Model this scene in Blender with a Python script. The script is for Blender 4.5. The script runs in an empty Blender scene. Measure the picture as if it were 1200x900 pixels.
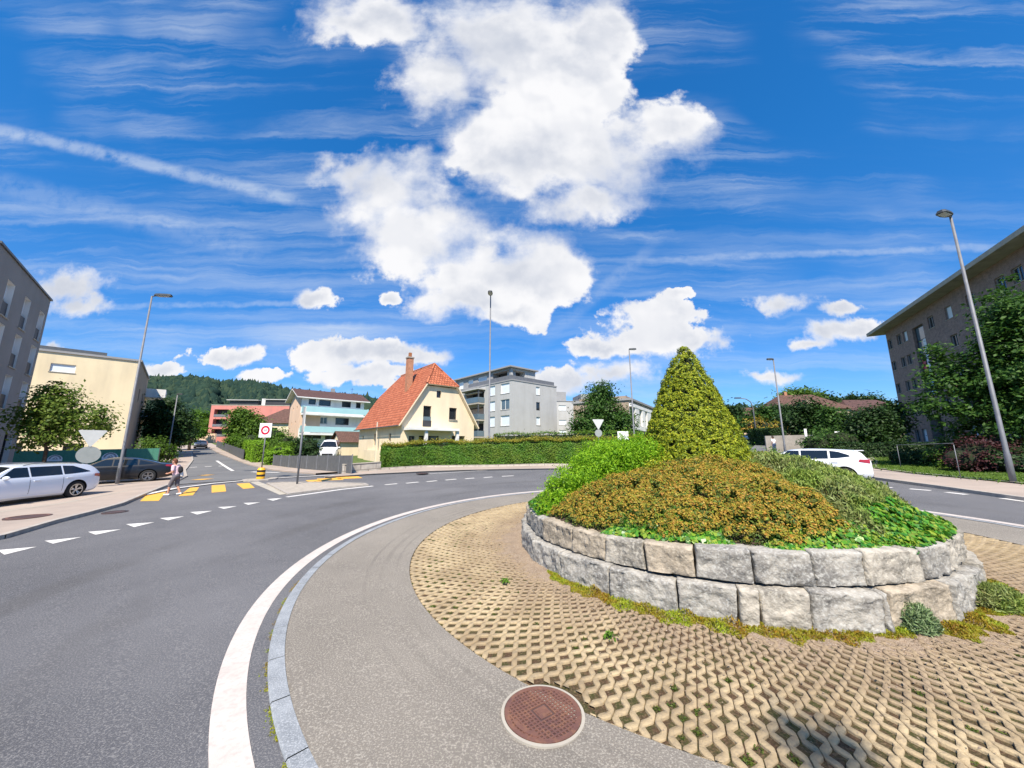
import bpy, math, random
import numpy as np
from mathutils import Vector, Matrix, noise as mnoise

random.seed(7)
RNG = np.random.default_rng(7)
SC = bpy.context.scene
COL = SC.collection
PI = math.pi

# ------------------------------------------------------------------ site survey
# The camera stands at the edge of the roundabout island, 2.15 m up, pitched 10 degrees upward.
F, HZ, CH = 415.0, 523.0, 2.15
PITCH = math.atan((HZ - 450) / F)
CP, SP = math.cos(PITCH), math.sin(PITCH)
CX, CY = 3.86, 7.97                      # centre of the island
R_LINE0, R_LINE1 = 7.62, 7.85
R_KERB0, R_KERB1 = 7.325, 7.465
R_PAV = 5.80
R_WALL = 3.75

def T(x, y):                             # terrain height: a slightly tilted site that climbs away from the island
    r = math.hypot(x, y)
    k = min(r, 60.0) / max(r, 1e-6)
    z = (.0178 * x + .0195 * y) * k
    d = max(0.0, r - 32.0)
    return z + (.035 * (d * d / (d + 12.0)) if d < 170 else .035 * (170 * 170 / 182.0))

def ray(px, py):
    x = (px - 600) / F; d = (py - 450) / F
    return x, CP + d * SP, SP - d * CP

def G(px, py, off=0.0):                  # survey point on the terrain
    x, y, w = ray(px, py); t = 1.0; lo = 0.0
    while t < 900 and CH + w * t > T(x * t, y * t) + off:
        lo = t; t *= 1.01
    hi = t
    for _ in range(40):
        m = (lo + hi) / 2
        if CH + w * m < T(x * m, y * m) + off: hi = m
        else: lo = m
    return (x * lo, y * lo)

def AT(px, py, Y):                       # survey point at a known distance
    x, y, w = ray(px, py); t = Y / y
    return Vector((x * t, Y, CH + w * t))

def ONWALL(px, py, p0, d):               # survey point on a facade line: metres along it, height
    x, y, w = ray(px, py)
    det = x * (-d[1]) + d[0] * y
    t = (p0[0] * (-d[1]) + d[0] * p0[1]) / det
    s = (x * t - p0[0]) * d[0] + (y * t - p0[1]) * d[1]
    return s, CH + w * t

# ------------------------------------------------------------------ materials
MATS = {}
def newmat(name):
    m = bpy.data.materials.new(name); m.use_nodes = True
    nt = m.node_tree; nt.nodes.clear()
    out = nt.nodes.new('ShaderNodeOutputMaterial')
    MATS[name] = m
    return m, nt, out

def N(nt, typ, **kw):
    n = nt.nodes.new(typ)
    for k, v in kw.items():
        if k.startswith('i_'):
            n.inputs[k[2:].replace('_', ' ')].default_value = v
        else: setattr(n, k, v)
    return n

def c4(c): return (c[0], c[1], c[2], 1.0)

def mat(name, c1, c2=None, scale=4.0, rough=.8, bump=0.0, bscale=None, metallic=0.0, coord='Object',
        detail=6.0, spec=.3, lo=.35, hi=.65, c3=None, s3=40.0, a3=.3, coat=0.0):
    m, nt, out = newmat(name)
    b = N(nt, 'ShaderNodeBsdfPrincipled')
    b.inputs['Roughness'].default_value = rough; b.inputs['Metallic'].default_value = metallic
    b.inputs['Specular IOR Level'].default_value = spec
    b.inputs['Coat Weight'].default_value = coat
    b.inputs['Coat Roughness'].default_value = .04
    nt.links.new(b.outputs[0], out.inputs[0])
    tc = N(nt, 'ShaderNodeTexCoord')
    if c2 is None:
        c2 = tuple(v * .86 for v in c1)
    nz = N(nt, 'ShaderNodeTexNoise'); nz.inputs['Scale'].default_value = scale; nz.inputs['Detail'].default_value = detail
    nz.inputs['Roughness'].default_value = .6
    nt.links.new(tc.outputs[coord], nz.inputs['Vector'])
    rp = N(nt, 'ShaderNodeValToRGB')
    rp.color_ramp.elements[0].position = lo; rp.color_ramp.elements[0].color = c4(c1)
    rp.color_ramp.elements[1].position = hi; rp.color_ramp.elements[1].color = c4(c2)
    nt.links.new(nz.outputs[0], rp.inputs[0])
    colour = rp.outputs[0]
    if c3 is not None:                    # a finer speckle on top
        n3 = N(nt, 'ShaderNodeTexNoise'); n3.inputs['Scale'].default_value = s3; n3.inputs['Detail'].default_value = 3
        nt.links.new(tc.outputs[coord], n3.inputs['Vector'])
        r3 = N(nt, 'ShaderNodeMapRange'); r3.inputs[1].default_value = .48; r3.inputs[2].default_value = .68
        r3.inputs[3].default_value = 0; r3.inputs[4].default_value = a3
        nt.links.new(n3.outputs[0], r3.inputs[0])
        mx = N(nt, 'ShaderNodeMix', data_type='RGBA')
        nt.links.new(r3.outputs[0], mx.inputs[0]); nt.links.new(colour, mx.inputs[6]); mx.inputs[7].default_value = c4(c3)
        colour = mx.outputs[2]
    nt.links.new(colour, b.inputs['Base Color'])
    if bump:
        n2 = N(nt, 'ShaderNodeTexNoise'); n2.inputs['Scale'].default_value = bscale or scale * 8; n2.inputs['Detail'].default_value = 5
        nt.links.new(tc.outputs[coord], n2.inputs['Vector'])
        bp = N(nt, 'ShaderNodeBump'); bp.inputs['Strength'].default_value = bump; bp.inputs['Distance'].default_value = .02
        nt.links.new(n2.outputs[0], bp.inputs['Height']); nt.links.new(bp.outputs[0], b.inputs['Normal'])
    return m

def leafmat(name, cols, trans=.3, rough=.55, spec=.25, nscale=0.0, ncols=None):
    """foliage: every leaf is an island of its own and takes its own tint"""
    m, nt, out = newmat(name)
    geo = N(nt, 'ShaderNodeNewGeometry')
    rp = N(nt, 'ShaderNodeValToRGB'); cr = rp.color_ramp
    k = len(cols)
    cr.elements[0].position = 0; cr.elements[0].color = c4(cols[0])
    cr.elements[1].position = 1; cr.elements[1].color = c4(cols[-1])
    for i in range(1, k - 1):
        e = cr.elements.new(i / (k - 1)); e.color = c4(cols[i])
    nt.links.new(geo.outputs['Random Per Island'], rp.inputs[0])
    colour = rp.outputs[0]
    if nscale:
        tc = N(nt, 'ShaderNodeTexCoord')
        nz = N(nt, 'ShaderNodeTexNoise'); nz.inputs['Scale'].default_value = nscale; nz.inputs['Detail'].default_value = 3
        nt.links.new(tc.outputs['Object'], nz.inputs['Vector'])
        mr = N(nt, 'ShaderNodeMapRange'); mr.inputs[1].default_value = .4; mr.inputs[2].default_value = .62
        nt.links.new(nz.outputs[0], mr.inputs[0])
        rp2 = N(nt, 'ShaderNodeValToRGB'); c2 = rp2.color_ramp
        c2.elements[0].color = c4(ncols[0]); c2.elements[1].color = c4(ncols[-1])
        nt.links.new(geo.outputs['Random Per Island'], rp2.inputs[0])
        mx = N(nt, 'ShaderNodeMix', data_type='RGBA')
        nt.links.new(mr.outputs[0], mx.inputs[0]); nt.links.new(colour, mx.inputs[6]); nt.links.new(rp2.outputs[0], mx.inputs[7])
        colour = mx.outputs[2]
    b = N(nt, 'ShaderNodeBsdfPrincipled'); b.inputs['Roughness'].default_value = rough
    b.inputs['Specular IOR Level'].default_value = spec
    nt.links.new(colour, b.inputs['Base Color'])
    t = N(nt, 'ShaderNodeBsdfTranslucent'); nt.links.new(colour, t.inputs[0])
    ms = N(nt, 'ShaderNodeMixShader'); ms.inputs[0].default_value = trans
    nt.links.new(b.outputs[0], ms.inputs[1]); nt.links.new(t.outputs[0], ms.inputs[2])
    nt.links.new(ms.outputs[0], out.inputs[0])
    return m

def brickmat(name, c1, c2, mortar, bw, bh, msize=.02, rough=.85, bump=.5, offset=.5, scale_noise=.3, bias=0.0):
    """courses of tiles, bricks or blocks in metres (UV)"""
    m, nt, out = newmat(name)
    b = N(nt, 'ShaderNodeBsdfPrincipled'); b.inputs['Roughness'].default_value = rough; b.inputs['Specular IOR Level'].default_value = .25
    nt.links.new(b.outputs[0], out.inputs[0])
    tc = N(nt, 'ShaderNodeTexCoord')
    br = N(nt, 'ShaderNodeTexBrick'); br.offset = offset
    br.inputs['Scale'].default_value = 1.0; br.inputs['Mortar Size'].default_value = msize
    br.inputs['Brick Width'].default_value = bw; br.inputs['Row Height'].default_value = bh
    br.inputs['Bias'].default_value = bias
    br.inputs['Color1'].default_value = c4(c1); br.inputs['Color2'].default_value = c4(c2); br.inputs['Mortar'].default_value = c4(mortar)
    br.inputs['Mortar Smooth'].default_value = .3
    nt.links.new(tc.outputs['UV'], br.inputs['Vector'])
    nz = N(nt, 'ShaderNodeTexNoise'); nz.inputs['Scale'].default_value = scale_noise * 10; nz.inputs['Detail'].default_value = 5
    nt.links.new(tc.outputs['Object'], nz.inputs['Vector'])
    mr = N(nt, 'ShaderNodeMapRange'); mr.inputs[1].default_value = .3; mr.inputs[2].default_value = .7; mr.inputs[3].default_value = .78; mr.inputs[4].default_value = 1.15
    nt.links.new(nz.outputs[0], mr.inputs[0])
    mx = N(nt, 'ShaderNodeMix', data_type='RGBA', blend_type='MULTIPLY'); mx.inputs[0].default_value = 1
    nt.links.new(br.outputs[0], mx.inputs[6]); nt.links.new(mr.outputs[0], mx.inputs[7])
    nt.links.new(mx.outputs[2], b.inputs['Base Color'])
    bp = N(nt, 'ShaderNodeBump'); bp.inputs['Strength'].default_value = bump; bp.inputs['Distance'].default_value = .03; bp.invert = True
    nt.links.new(br.outputs['Fac'], bp.inputs['Height']); nt.links.new(bp.outputs[0], b.inputs['Normal'])
    return m

streaks_later = []
# grounds
mat('asphalt', (.132, .132, .140), (.082, .083, .091), scale=.28, rough=.85, bump=.6, bscale=150, c3=(.30, .29, .28), s3=75, a3=.6)
mat('asphalt_street', (.16, .16, .16), (.115, .117, .12), scale=.4, rough=.85, bump=.3, bscale=160, c3=(.2, .2, .2), s3=80, a3=.35)
mat('apron_asphalt', (.24, .215, .182), (.168, .15, .128), scale=.55, rough=.88, bump=.6, bscale=150, c3=(.42, .385, .325), s3=70, a3=.75, lo=.3, hi=.7)
mat('sidewalk_tar', (.40, .325, .27), (.31, .255, .215), scale=.6, rough=.9, bump=.3, bscale=120, c3=(.4, .36, .31), s3=70, a3=.3)
mat('paint_white', (.70, .68, .64), (.58, .555, .52), scale=6, rough=.65, bump=.15, bscale=150, c3=(.34, .33, .32), s3=24, a3=.55)
mat('paint_rose', (.56, .50, .455), (.48, .425, .385), scale=4, rough=.7, bump=.15, bscale=150, c3=(.34, .31, .29), s3=26, a3=.4)
mat('paint_yellow', (.80, .43, .04), (.70, .36, .05), scale=6, rough=.65, c3=(.36, .27, .15), s3=22, a3=.6)
mat('granite_kerb', (.27, .288, .305), (.185, .2, .215), scale=5, rough=.7, bump=.3, bscale=60, c3=(.5, .52, .54), s3=90, a3=.5)
mat('kerb_stone', (.42, .38, .33), (.30, .27, .24), scale=5, rough=.8, bump=.3, bscale=60)
mat('paver_concrete', (.46, .36, .215), (.29, .215, .125), scale=1.6, rough=.85, bump=.35, bscale=90, c3=(.20, .16, .115), s3=30, a3=.5)
mat('paver_soil', (.075, .045, .025), (.05, .052, .015), scale=5.5, rough=1, bump=1.0, bscale=60, c3=(.20, .135, .08), s3=55, a3=.55, lo=.42, hi=.58)
mat('gravel_dust', (.30, .22, .15), (.22, .16, .11), scale=6, rough=1, bump=.8, bscale=90, c3=(.5, .42, .33), s3=80, a3=.7)
mat('soil', (.10, .07, .045), (.06, .045, .03), scale=6, rough=1, bump=.8, bscale=40)
mat('meadow', (.09, .13, .03), (.06, .10, .025), scale=.15, rough=1, bump=.4, bscale=8, c3=(.13, .16, .05), s3=2, a3=.5)
mat('cobbles', (.40, .35, .29), (.27, .24, .2), scale=7, rough=.9, bump=.8, bscale=9, c3=(.5, .46, .4), s3=14, a3=.6)
# dark tyre rub along the apron, broken up by noise
def tyre_rub(name, radii):
    m = MATS[name]; nt = m.node_tree; b = [n for n in nt.nodes if n.type == 'BSDF_PRINCIPLED'][0]; src = b.inputs['Base Color'].links[0].from_socket
    tc = N(nt, 'ShaderNodeTexCoord'); sub = N(nt, 'ShaderNodeVectorMath', operation='SUBTRACT'); sub.inputs[1].default_value = (CX, CY, 0); nt.links.new(tc.outputs['Object'], sub.inputs[0])
    fl = N(nt, 'ShaderNodeVectorMath', operation='MULTIPLY'); fl.inputs[1].default_value = (1, 1, 0); nt.links.new(sub.outputs[0], fl.inputs[0])
    ln = N(nt, 'ShaderNodeVectorMath', operation='LENGTH'); nt.links.new(fl.outputs[0], ln.inputs[0]); acc = None
    nz = N(nt, 'ShaderNodeTexNoise'); nz.inputs['Scale'].default_value = .35; nz.inputs['Detail'].default_value = 3; nt.links.new(tc.outputs['Object'], nz.inputs['Vector'])
    nm = N(nt, 'ShaderNodeMapRange'); nm.inputs[1].default_value = .42; nm.inputs[2].default_value = .6; nt.links.new(nz.outputs[0], nm.inputs[0])
    for r, w in radii:
        d = N(nt, 'ShaderNodeMath', operation='SUBTRACT'); nt.links.new(ln.outputs['Value'], d.inputs[0]); d.inputs[1].default_value = r
        a = N(nt, 'ShaderNodeMath', operation='ABSOLUTE'); nt.links.new(d.outputs[0], a.inputs[0])
        k = N(nt, 'ShaderNodeMapRange', interpolation_type='SMOOTHSTEP'); k.inputs[1].default_value = w; k.inputs[2].default_value = w * .3; nt.links.new(a.outputs[0], k.inputs[0])
        if acc is None: acc = k.outputs[0]
        else: mx = N(nt, 'ShaderNodeMath', operation='MAXIMUM'); nt.links.new(acc, mx.inputs[0]); nt.links.new(k.outputs[0], mx.inputs[1]); acc = mx.outputs[0]
    f = N(nt, 'ShaderNodeMath', operation='MULTIPLY'); nt.links.new(acc, f.inputs[0]); nt.links.new(nm.outputs[0], f.inputs[1])
    f2 = N(nt, 'ShaderNodeMath', operation='MULTIPLY'); nt.links.new(f.outputs[0], f2.inputs[0]); f2.inputs[1].default_value = .26
    mx = N(nt, 'ShaderNodeMix', data_type='RGBA'); nt.links.new(f2.outputs[0], mx.inputs[0]); nt.links.new(src, mx.inputs[6]); mx.inputs[7].default_value = (.06, .055, .05, 1)
    nt.links.new(mx.outputs[2], b.inputs['Base Color'])
tyre_rub('apron_asphalt', [(6.22, .07), (6.46, .04), (6.02, .04)])
def inner_dust(name, r0, r1, col):
    m = MATS[name]; nt = m.node_tree; b = [n for n in nt.nodes if n.type == 'BSDF_PRINCIPLED'][0]; src = b.inputs['Base Color'].links[0].from_socket
    tc = N(nt, 'ShaderNodeTexCoord'); sub = N(nt, 'ShaderNodeVectorMath', operation='SUBTRACT'); sub.inputs[1].default_value = (CX, CY, 0); nt.links.new(tc.outputs['Object'], sub.inputs[0])
    fl = N(nt, 'ShaderNodeVectorMath', operation='MULTIPLY'); fl.inputs[1].default_value = (1, 1, 0); nt.links.new(sub.outputs[0], fl.inputs[0])
    ln = N(nt, 'ShaderNodeVectorMath', operation='LENGTH'); nt.links.new(fl.outputs[0], ln.inputs[0])
    nz = N(nt, 'ShaderNodeTexNoise'); nz.inputs['Scale'].default_value = 2.4; nz.inputs['Detail'].default_value = 6; nz.inputs['Roughness'].default_value = .7; nt.links.new(tc.outputs['Object'], nz.inputs['Vector'])
    nm = N(nt, 'ShaderNodeMath', operation='MULTIPLY_ADD'); nt.links.new(nz.outputs[0], nm.inputs[0]); nm.inputs[1].default_value = -2.6; nm.inputs[2].default_value = 1.3
    ad = N(nt, 'ShaderNodeMath', operation='ADD'); nt.links.new(ln.outputs['Value'], ad.inputs[0]); nt.links.new(nm.outputs[0], ad.inputs[1])
    k = N(nt, 'ShaderNodeMapRange', interpolation_type='SMOOTHSTEP'); k.inputs[1].default_value = r1; k.inputs[2].default_value = r0; k.inputs[4].default_value = .85; nt.links.new(ad.outputs[0], k.inputs[0])
    mx = N(nt, 'ShaderNodeMix', data_type='RGBA'); nt.links.new(k.outputs[0], mx.inputs[0]); nt.links.new(src, mx.inputs[6]); mx.inputs[7].default_value = c4(col)
    nt.links.new(mx.outputs[2], b.inputs['Base Color'])
inner_dust('paver_concrete', 4.0, 5.0, (.275, .205, .135))
def streaks(name, amt, col):
    m = MATS[name]; nt = m.node_tree; b = [n for n in nt.nodes if n.type == 'BSDF_PRINCIPLED'][0]; src = b.inputs['Base Color'].links[0].from_socket
    tc = N(nt, 'ShaderNodeTexCoord'); mp = N(nt, 'ShaderNodeMapping'); mp.inputs['Scale'].default_value = (1.1, 1.1, .2); nt.links.new(tc.outputs['Object'], mp.inputs[0])
    nz = N(nt, 'ShaderNodeTexNoise'); nz.inputs['Scale'].default_value = 1.0; nz.inputs['Detail'].default_value = 6; nt.links.new(mp.outputs[0], nz.inputs['Vector'])
    mr = N(nt, 'ShaderNodeMapRange'); mr.inputs[1].default_value = .46; mr.inputs[2].default_value = .72; mr.inputs[4].default_value = amt; nt.links.new(nz.outputs[0], mr.inputs[0])
    mx = N(nt, 'ShaderNodeMix', data_type='RGBA'); nt.links.new(mr.outputs[0], mx.inputs[0]); nt.links.new(src, mx.inputs[6]); mx.inputs[7].default_value = c4(col)
    nt.links.new(mx.outputs[2], b.inputs['Base Color'])
for nm_ in ('render_yellow', 'render_cream', 'render_peach', 'render_grey', 'render_white', 'cladding_grey', 'clinker', 'render_pink', 'concrete'): streaks_later.append(nm_)
tyre_rub('asphalt', [(9.3, .4), (11.1, .4)])
# stones
mat('granite', (.43, .39, .325), (.19, .175, .15), scale=3.0, rough=.9, bump=1.0, bscale=22, c3=(.50, .47, .40), s3=30, a3=.7, lo=.38, hi=.62)
mat('granite_cool', (.38, .355, .31), (.165, .157, .145), scale=3.4, rough=.9, bump=1.0, bscale=22, c3=(.46, .455, .42), s3=32, a3=.7, lo=.38, hi=.62)
mat('granite_warm', (.42, .355, .27), (.21, .18, .14), scale=3.2, rough=.9, bump=1.0, bscale=22, c3=(.48, .42, .33), s3=30, a3=.65, lo=.38, hi=.62)
# walls
mat('render_grey', (.27, .26, .255), (.235, .228, .225), scale=.5, rough=.9, bump=.25, bscale=60)
mat('render_yellow', (.77, .655, .44), (.72, .605, .40), scale=.4, rough=.9, bump=.15, bscale=50)
mat('render_cream', (.80, .665, .47), (.755, .62, .43), scale=.6, rough=.9, bump=.15, bscale=50)
mat('render_peach', (.74, .53, .38), (.69, .48, .34), scale=.5, rough=.9)
mat('render_white', (.78, .77, .74), (.72, .71, .68), scale=.6, rough=.85)
mat('render_pink', (.60, .225, .19), (.53, .195, .165), scale=.4, rough=.9)
mat('render_tan', (.36, .28, .21), (.30, .235, .18), scale=.4, rough=.9)
mat('concrete', (.36, .33, .29), (.26, .24, .21), scale=1.2, rough=.9, bump=.4, bscale=30)
mat('concrete_light', (.42, .385, .32), (.34, .31, .26), scale=1.5, rough=.9, bump=.2, bscale=30)
mat('cladding_grey', (.47, .465, .45), (.43, .425, .41), scale=.5, rough=.75)
mat('cladding_dark', (.31, .31, .31), (.27, .27, .27), scale=.5, rough=.75)
brickmat('clinker', (.30, .20, .17), (.235, .155, .135), (.29, .23, .2), .5, .13, .02, bump=.4)
brickmat('tiles_orange', (.50, .165, .085), (.37, .105, .05), (.20, .06, .035), .30, .34, .035, bump=1.0, bias=-.1)
brickmat('tiles_brown', (.155, .085, .065), (.11, .065, .052), (.08, .04, .03), .30, .34, .03, bump=.8)
brickmat('tiles_dark', (.13, .07, .06), (.10, .055, .05), (.05, .03, .03), .30, .34, .03, bump=.8)
brickmat('chimney_brick', (.50, .20, .10), (.42, .16, .08), (.4, .3, .22), .25, .08, .012, bump=.4)
brickmat('block_wall', (.48, .44, .38), (.40, .37, .32), (.25, .22, .19), 1.2, .4, .03, bump=.5)
# metals, glass, plastics
mat('galvanised', (.20, .205, .22), (.155, .16, .175), scale=3, rough=.6, metallic=.25)
mat('galvanised_dark', (.13, .135, .14), (.10, .105, .11), scale=3, rough=.5, metallic=.5)
mat('dark_metal', (.045, .048, .05), (.035, .037, .04), scale=3, rough=.45, metallic=.3)
mat('rust_iron', (.24, .115, .08), (.16, .08, .07), scale=3, rough=.6, metallic=.35, bump=.4, bscale=60, c3=(.32, .16, .09), s3=18, a3=.5)
mat('rust_dark', (.105, .065, .06), (.075, .05, .05), scale=3, rough=.7, metallic=.2)
mat('glass_dark', (.022, .026, .03), (.018, .02, .024), scale=.6, rough=.06, spec=.8)
mat('glass_cool', (.12, .17, .2), (.09, .13, .16), scale=.6, rough=.08, spec=.8)
mat('glass_teal', (.40, .64, .66), (.35, .58, .61), scale=.6, rough=.15, spec=.6)
mat('blind_white', (.70, .76, .80), (.66, .72, .77), scale=1, rough=.7)
mat('frame_white', (.80, .80, .78), (.75, .75, .73), scale=1, rough=.6)
mat('frame_grey', (.30, .29, .28), (.26, .25, .25), scale=1, rough=.6)
mat('frame_dark', (.05, .05, .055), (.04, .04, .045), scale=1, rough=.5)
mat('rail_dark', (.035, .032, .04), (.03, .028, .034), scale=1, rough=.5)
mat('disc_back', (.34, .36, .34), (.29, .31, .29), scale=2, rough=.5, metallic=.2)
mat('sign_back', (.62, .62, .58), (.54, .545, .51), scale=2, rough=.5, metallic=.2)
mat('sign_white', (.82, .82, .82), (.78, .78, .79), scale=2, rough=.4)
mat('sign_red', (.46, .01, .04), (.42, .01, .035), scale=2, rough=.4)
mat('sign_grey', (.13, .13, .13), (.12, .12, .12), scale=2, rough=.4)
mat('beacon_yellow', (.85, .45, .03), (.78, .4, .03), scale=2, rough=.4)
mat('black_plastic', (.02, .02, .02), (.025, .025, .025), scale=2, rough=.45)
mat('tyre', (.018, .018, .019), (.025, .025, .025), scale=8, rough=.85)
mat('alloy', (.62, .62, .63), (.55, .55, .56), scale=3, rough=.3, metallic=.8)
mat('alloy_dark', (.22, .21, .21), (.18, .18, .18), scale=3, rough=.35, metallic=.7)
mat('car_white', (.74, .78, .84), (.72, .76, .82), scale=.5, rough=.25, coat=.8, spec=.5)
mat('car_white_pure', (.83, .83, .83), (.80, .80, .80), scale=.5, rough=.25, coat=.8, spec=.5)
mat('car_black', (.010, .010, .012), (.008, .008, .010), scale=.5, rough=.3, coat=.25, spec=.4)
mat('car_grey', (.05, .052, .06), (.045, .047, .055), scale=.5, rough=.25, coat=.8)
mat('car_glass', (.012, .014, .016), (.010, .012, .014), scale=.5, rough=.04, spec=.8)
mat('lamp_red', (.40, .012, .02), (.3, .01, .02), scale=3, rough=.2, spec=.6, coat=.5)
mat('lamp_clear', (.55, .57, .6), (.5, .52, .55), scale=3, rough=.15, spec=.7)
mat('mesh_green', (.085, .27, .19), (.065, .22, .15), scale=12, rough=.8)
mat('screen_grey', (.11, .115, .12), (.09, .095, .1), scale=3, rough=.8)
mat('wood_grey', (.23, .2, .17), (.17, .15, .13), scale=2, rough=.9)
mat('awning', (.62, .57, .46), (.57, .52, .42), scale=2, rough=.8)
mat('copper_pot', (.35, .14, .06), (.3, .12, .05), scale=2, rough=.7)
# people
mat('skin', (.52, .28, .19), (.48, .25, .165), scale=4, rough=.55)
mat('hair_auburn', (.16, .055, .025), (.10, .035, .018), scale=30, rough=.6)
mat('hair_dark', (.05, .035, .025), (.04, .03, .02), scale=30, rough=.6)
mat('shirt_pink', (.72, .52, .55), (.62, .42, .47), scale=14, rough=.9)
mat('shorts_grey', (.15, .14, .155), (.12, .11, .125), scale=8, rough=.9)
mat('cloth_black', (.02, .02, .024), (.028, .026, .03), scale=8, rough=.85)
mat('cloth_white', (.75, .74, .72), (.68, .67, .66), scale=8, rough=.85)
mat('cloth_jeans', (.05, .08, .16), (.04, .065, .13), scale=8, rough=.9)
# plants
mat('bark', (.10, .075, .055), (.06, .045, .035), scale=6, rough=1, bump=.8, bscale=30)
mat('forest_floor', (.02, .04, .022), (.015, .03, .018), scale=.1, rough=1)
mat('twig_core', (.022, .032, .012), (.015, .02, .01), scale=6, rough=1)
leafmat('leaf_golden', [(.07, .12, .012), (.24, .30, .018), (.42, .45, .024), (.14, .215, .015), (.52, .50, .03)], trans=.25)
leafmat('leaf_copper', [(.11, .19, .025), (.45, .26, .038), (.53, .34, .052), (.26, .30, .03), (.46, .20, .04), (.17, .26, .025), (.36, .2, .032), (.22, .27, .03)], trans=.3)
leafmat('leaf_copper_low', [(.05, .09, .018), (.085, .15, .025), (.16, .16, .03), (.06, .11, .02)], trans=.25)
leafmat('leaf_lime', [(.11, .25, .012), (.24, .47, .02), (.36, .57, .03), (.16, .36, .015)], trans=.45)
leafmat('leaf_ivy', [(.02, .10, .012), (.06, .24, .025), (.13, .36, .03), (.35, .42, .05), (.04, .16, .015)], trans=.35, rough=.35, spec=.4)
leafmat('leaf_sage', [(.13, .17, .05), (.27, .31, .11), (.36, .40, .17), (.18, .25, .06), (.28, .22, .11)], trans=.3,
        nscale=2.2, ncols=[(.14, .24, .035), (.30, .38, .07)])
leafmat('leaf_lavender', [(.09, .16, .06), (.20, .29, .13), (.29, .37, .2), (.15, .24, .08)], trans=.25)
leafmat('leaf_sedum', [(.38, .19, .02), (.22, .22, .02), (.36, .22, .02), (.20, .10, .015), (.28, .28, .03)], trans=.3,
        nscale=3.5, ncols=[(.18, .28, .02), (.38, .40, .025)])
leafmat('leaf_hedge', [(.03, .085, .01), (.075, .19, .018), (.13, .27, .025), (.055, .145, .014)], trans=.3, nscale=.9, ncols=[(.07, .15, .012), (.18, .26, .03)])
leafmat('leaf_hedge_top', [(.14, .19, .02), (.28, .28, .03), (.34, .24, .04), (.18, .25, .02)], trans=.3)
leafmat('leaf_green', [(.045, .10, .012), (.085, .17, .02), (.13, .22, .028), (.06, .13, .015)], trans=.35)
leafmat('leaf_street', [(.05, .10, .014), (.11, .18, .024), (.18, .24, .04), (.08, .14, .018)], trans=.35)
leafmat('leaf_dark', [(.012, .035, .01), (.025, .06, .015), (.04, .085, .02), (.02, .05, .012)], trans=.25)
leafmat('leaf_right', [(.022, .06, .012), (.045, .115, .02), (.085, .175, .028), (.03, .08, .014)], trans=.35)
leafmat('leaf_fresh', [(.06, .13, .012), (.10, .21, .02), (.14, .27, .025), (.08, .17, .015)], trans=.4)
leafmat('leaf_clipped', [(.10, .22, .012), (.19, .36, .022), (.26, .44, .03), (.14, .28, .016)], trans=.35)
leafmat('leaf_moss', [(.04, .07, .01), (.075, .11, .015), (.11, .14, .02)], trans=.2)
leafmat('leaf_purple', [(.03, .012, .014), (.06, .018, .022), (.09, .028, .03), (.04, .02, .018)], trans=.25)
leafmat('leaf_forest', [(.014, .031, .026), (.019, .040, .030), (.028, .051, .034), (.040, .062, .036)], trans=0.0, rough=.9, spec=.05)  # blue of the distance haze is mixed into these leaf colours
leafmat('leaf_grass', [(.06, .12, .012), (.09, .16, .02), (.12, .19, .025)], trans=.3)
M = MATS
for nm_ in streaks_later: streaks(nm_, .20, (.2, .18, .15))

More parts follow.
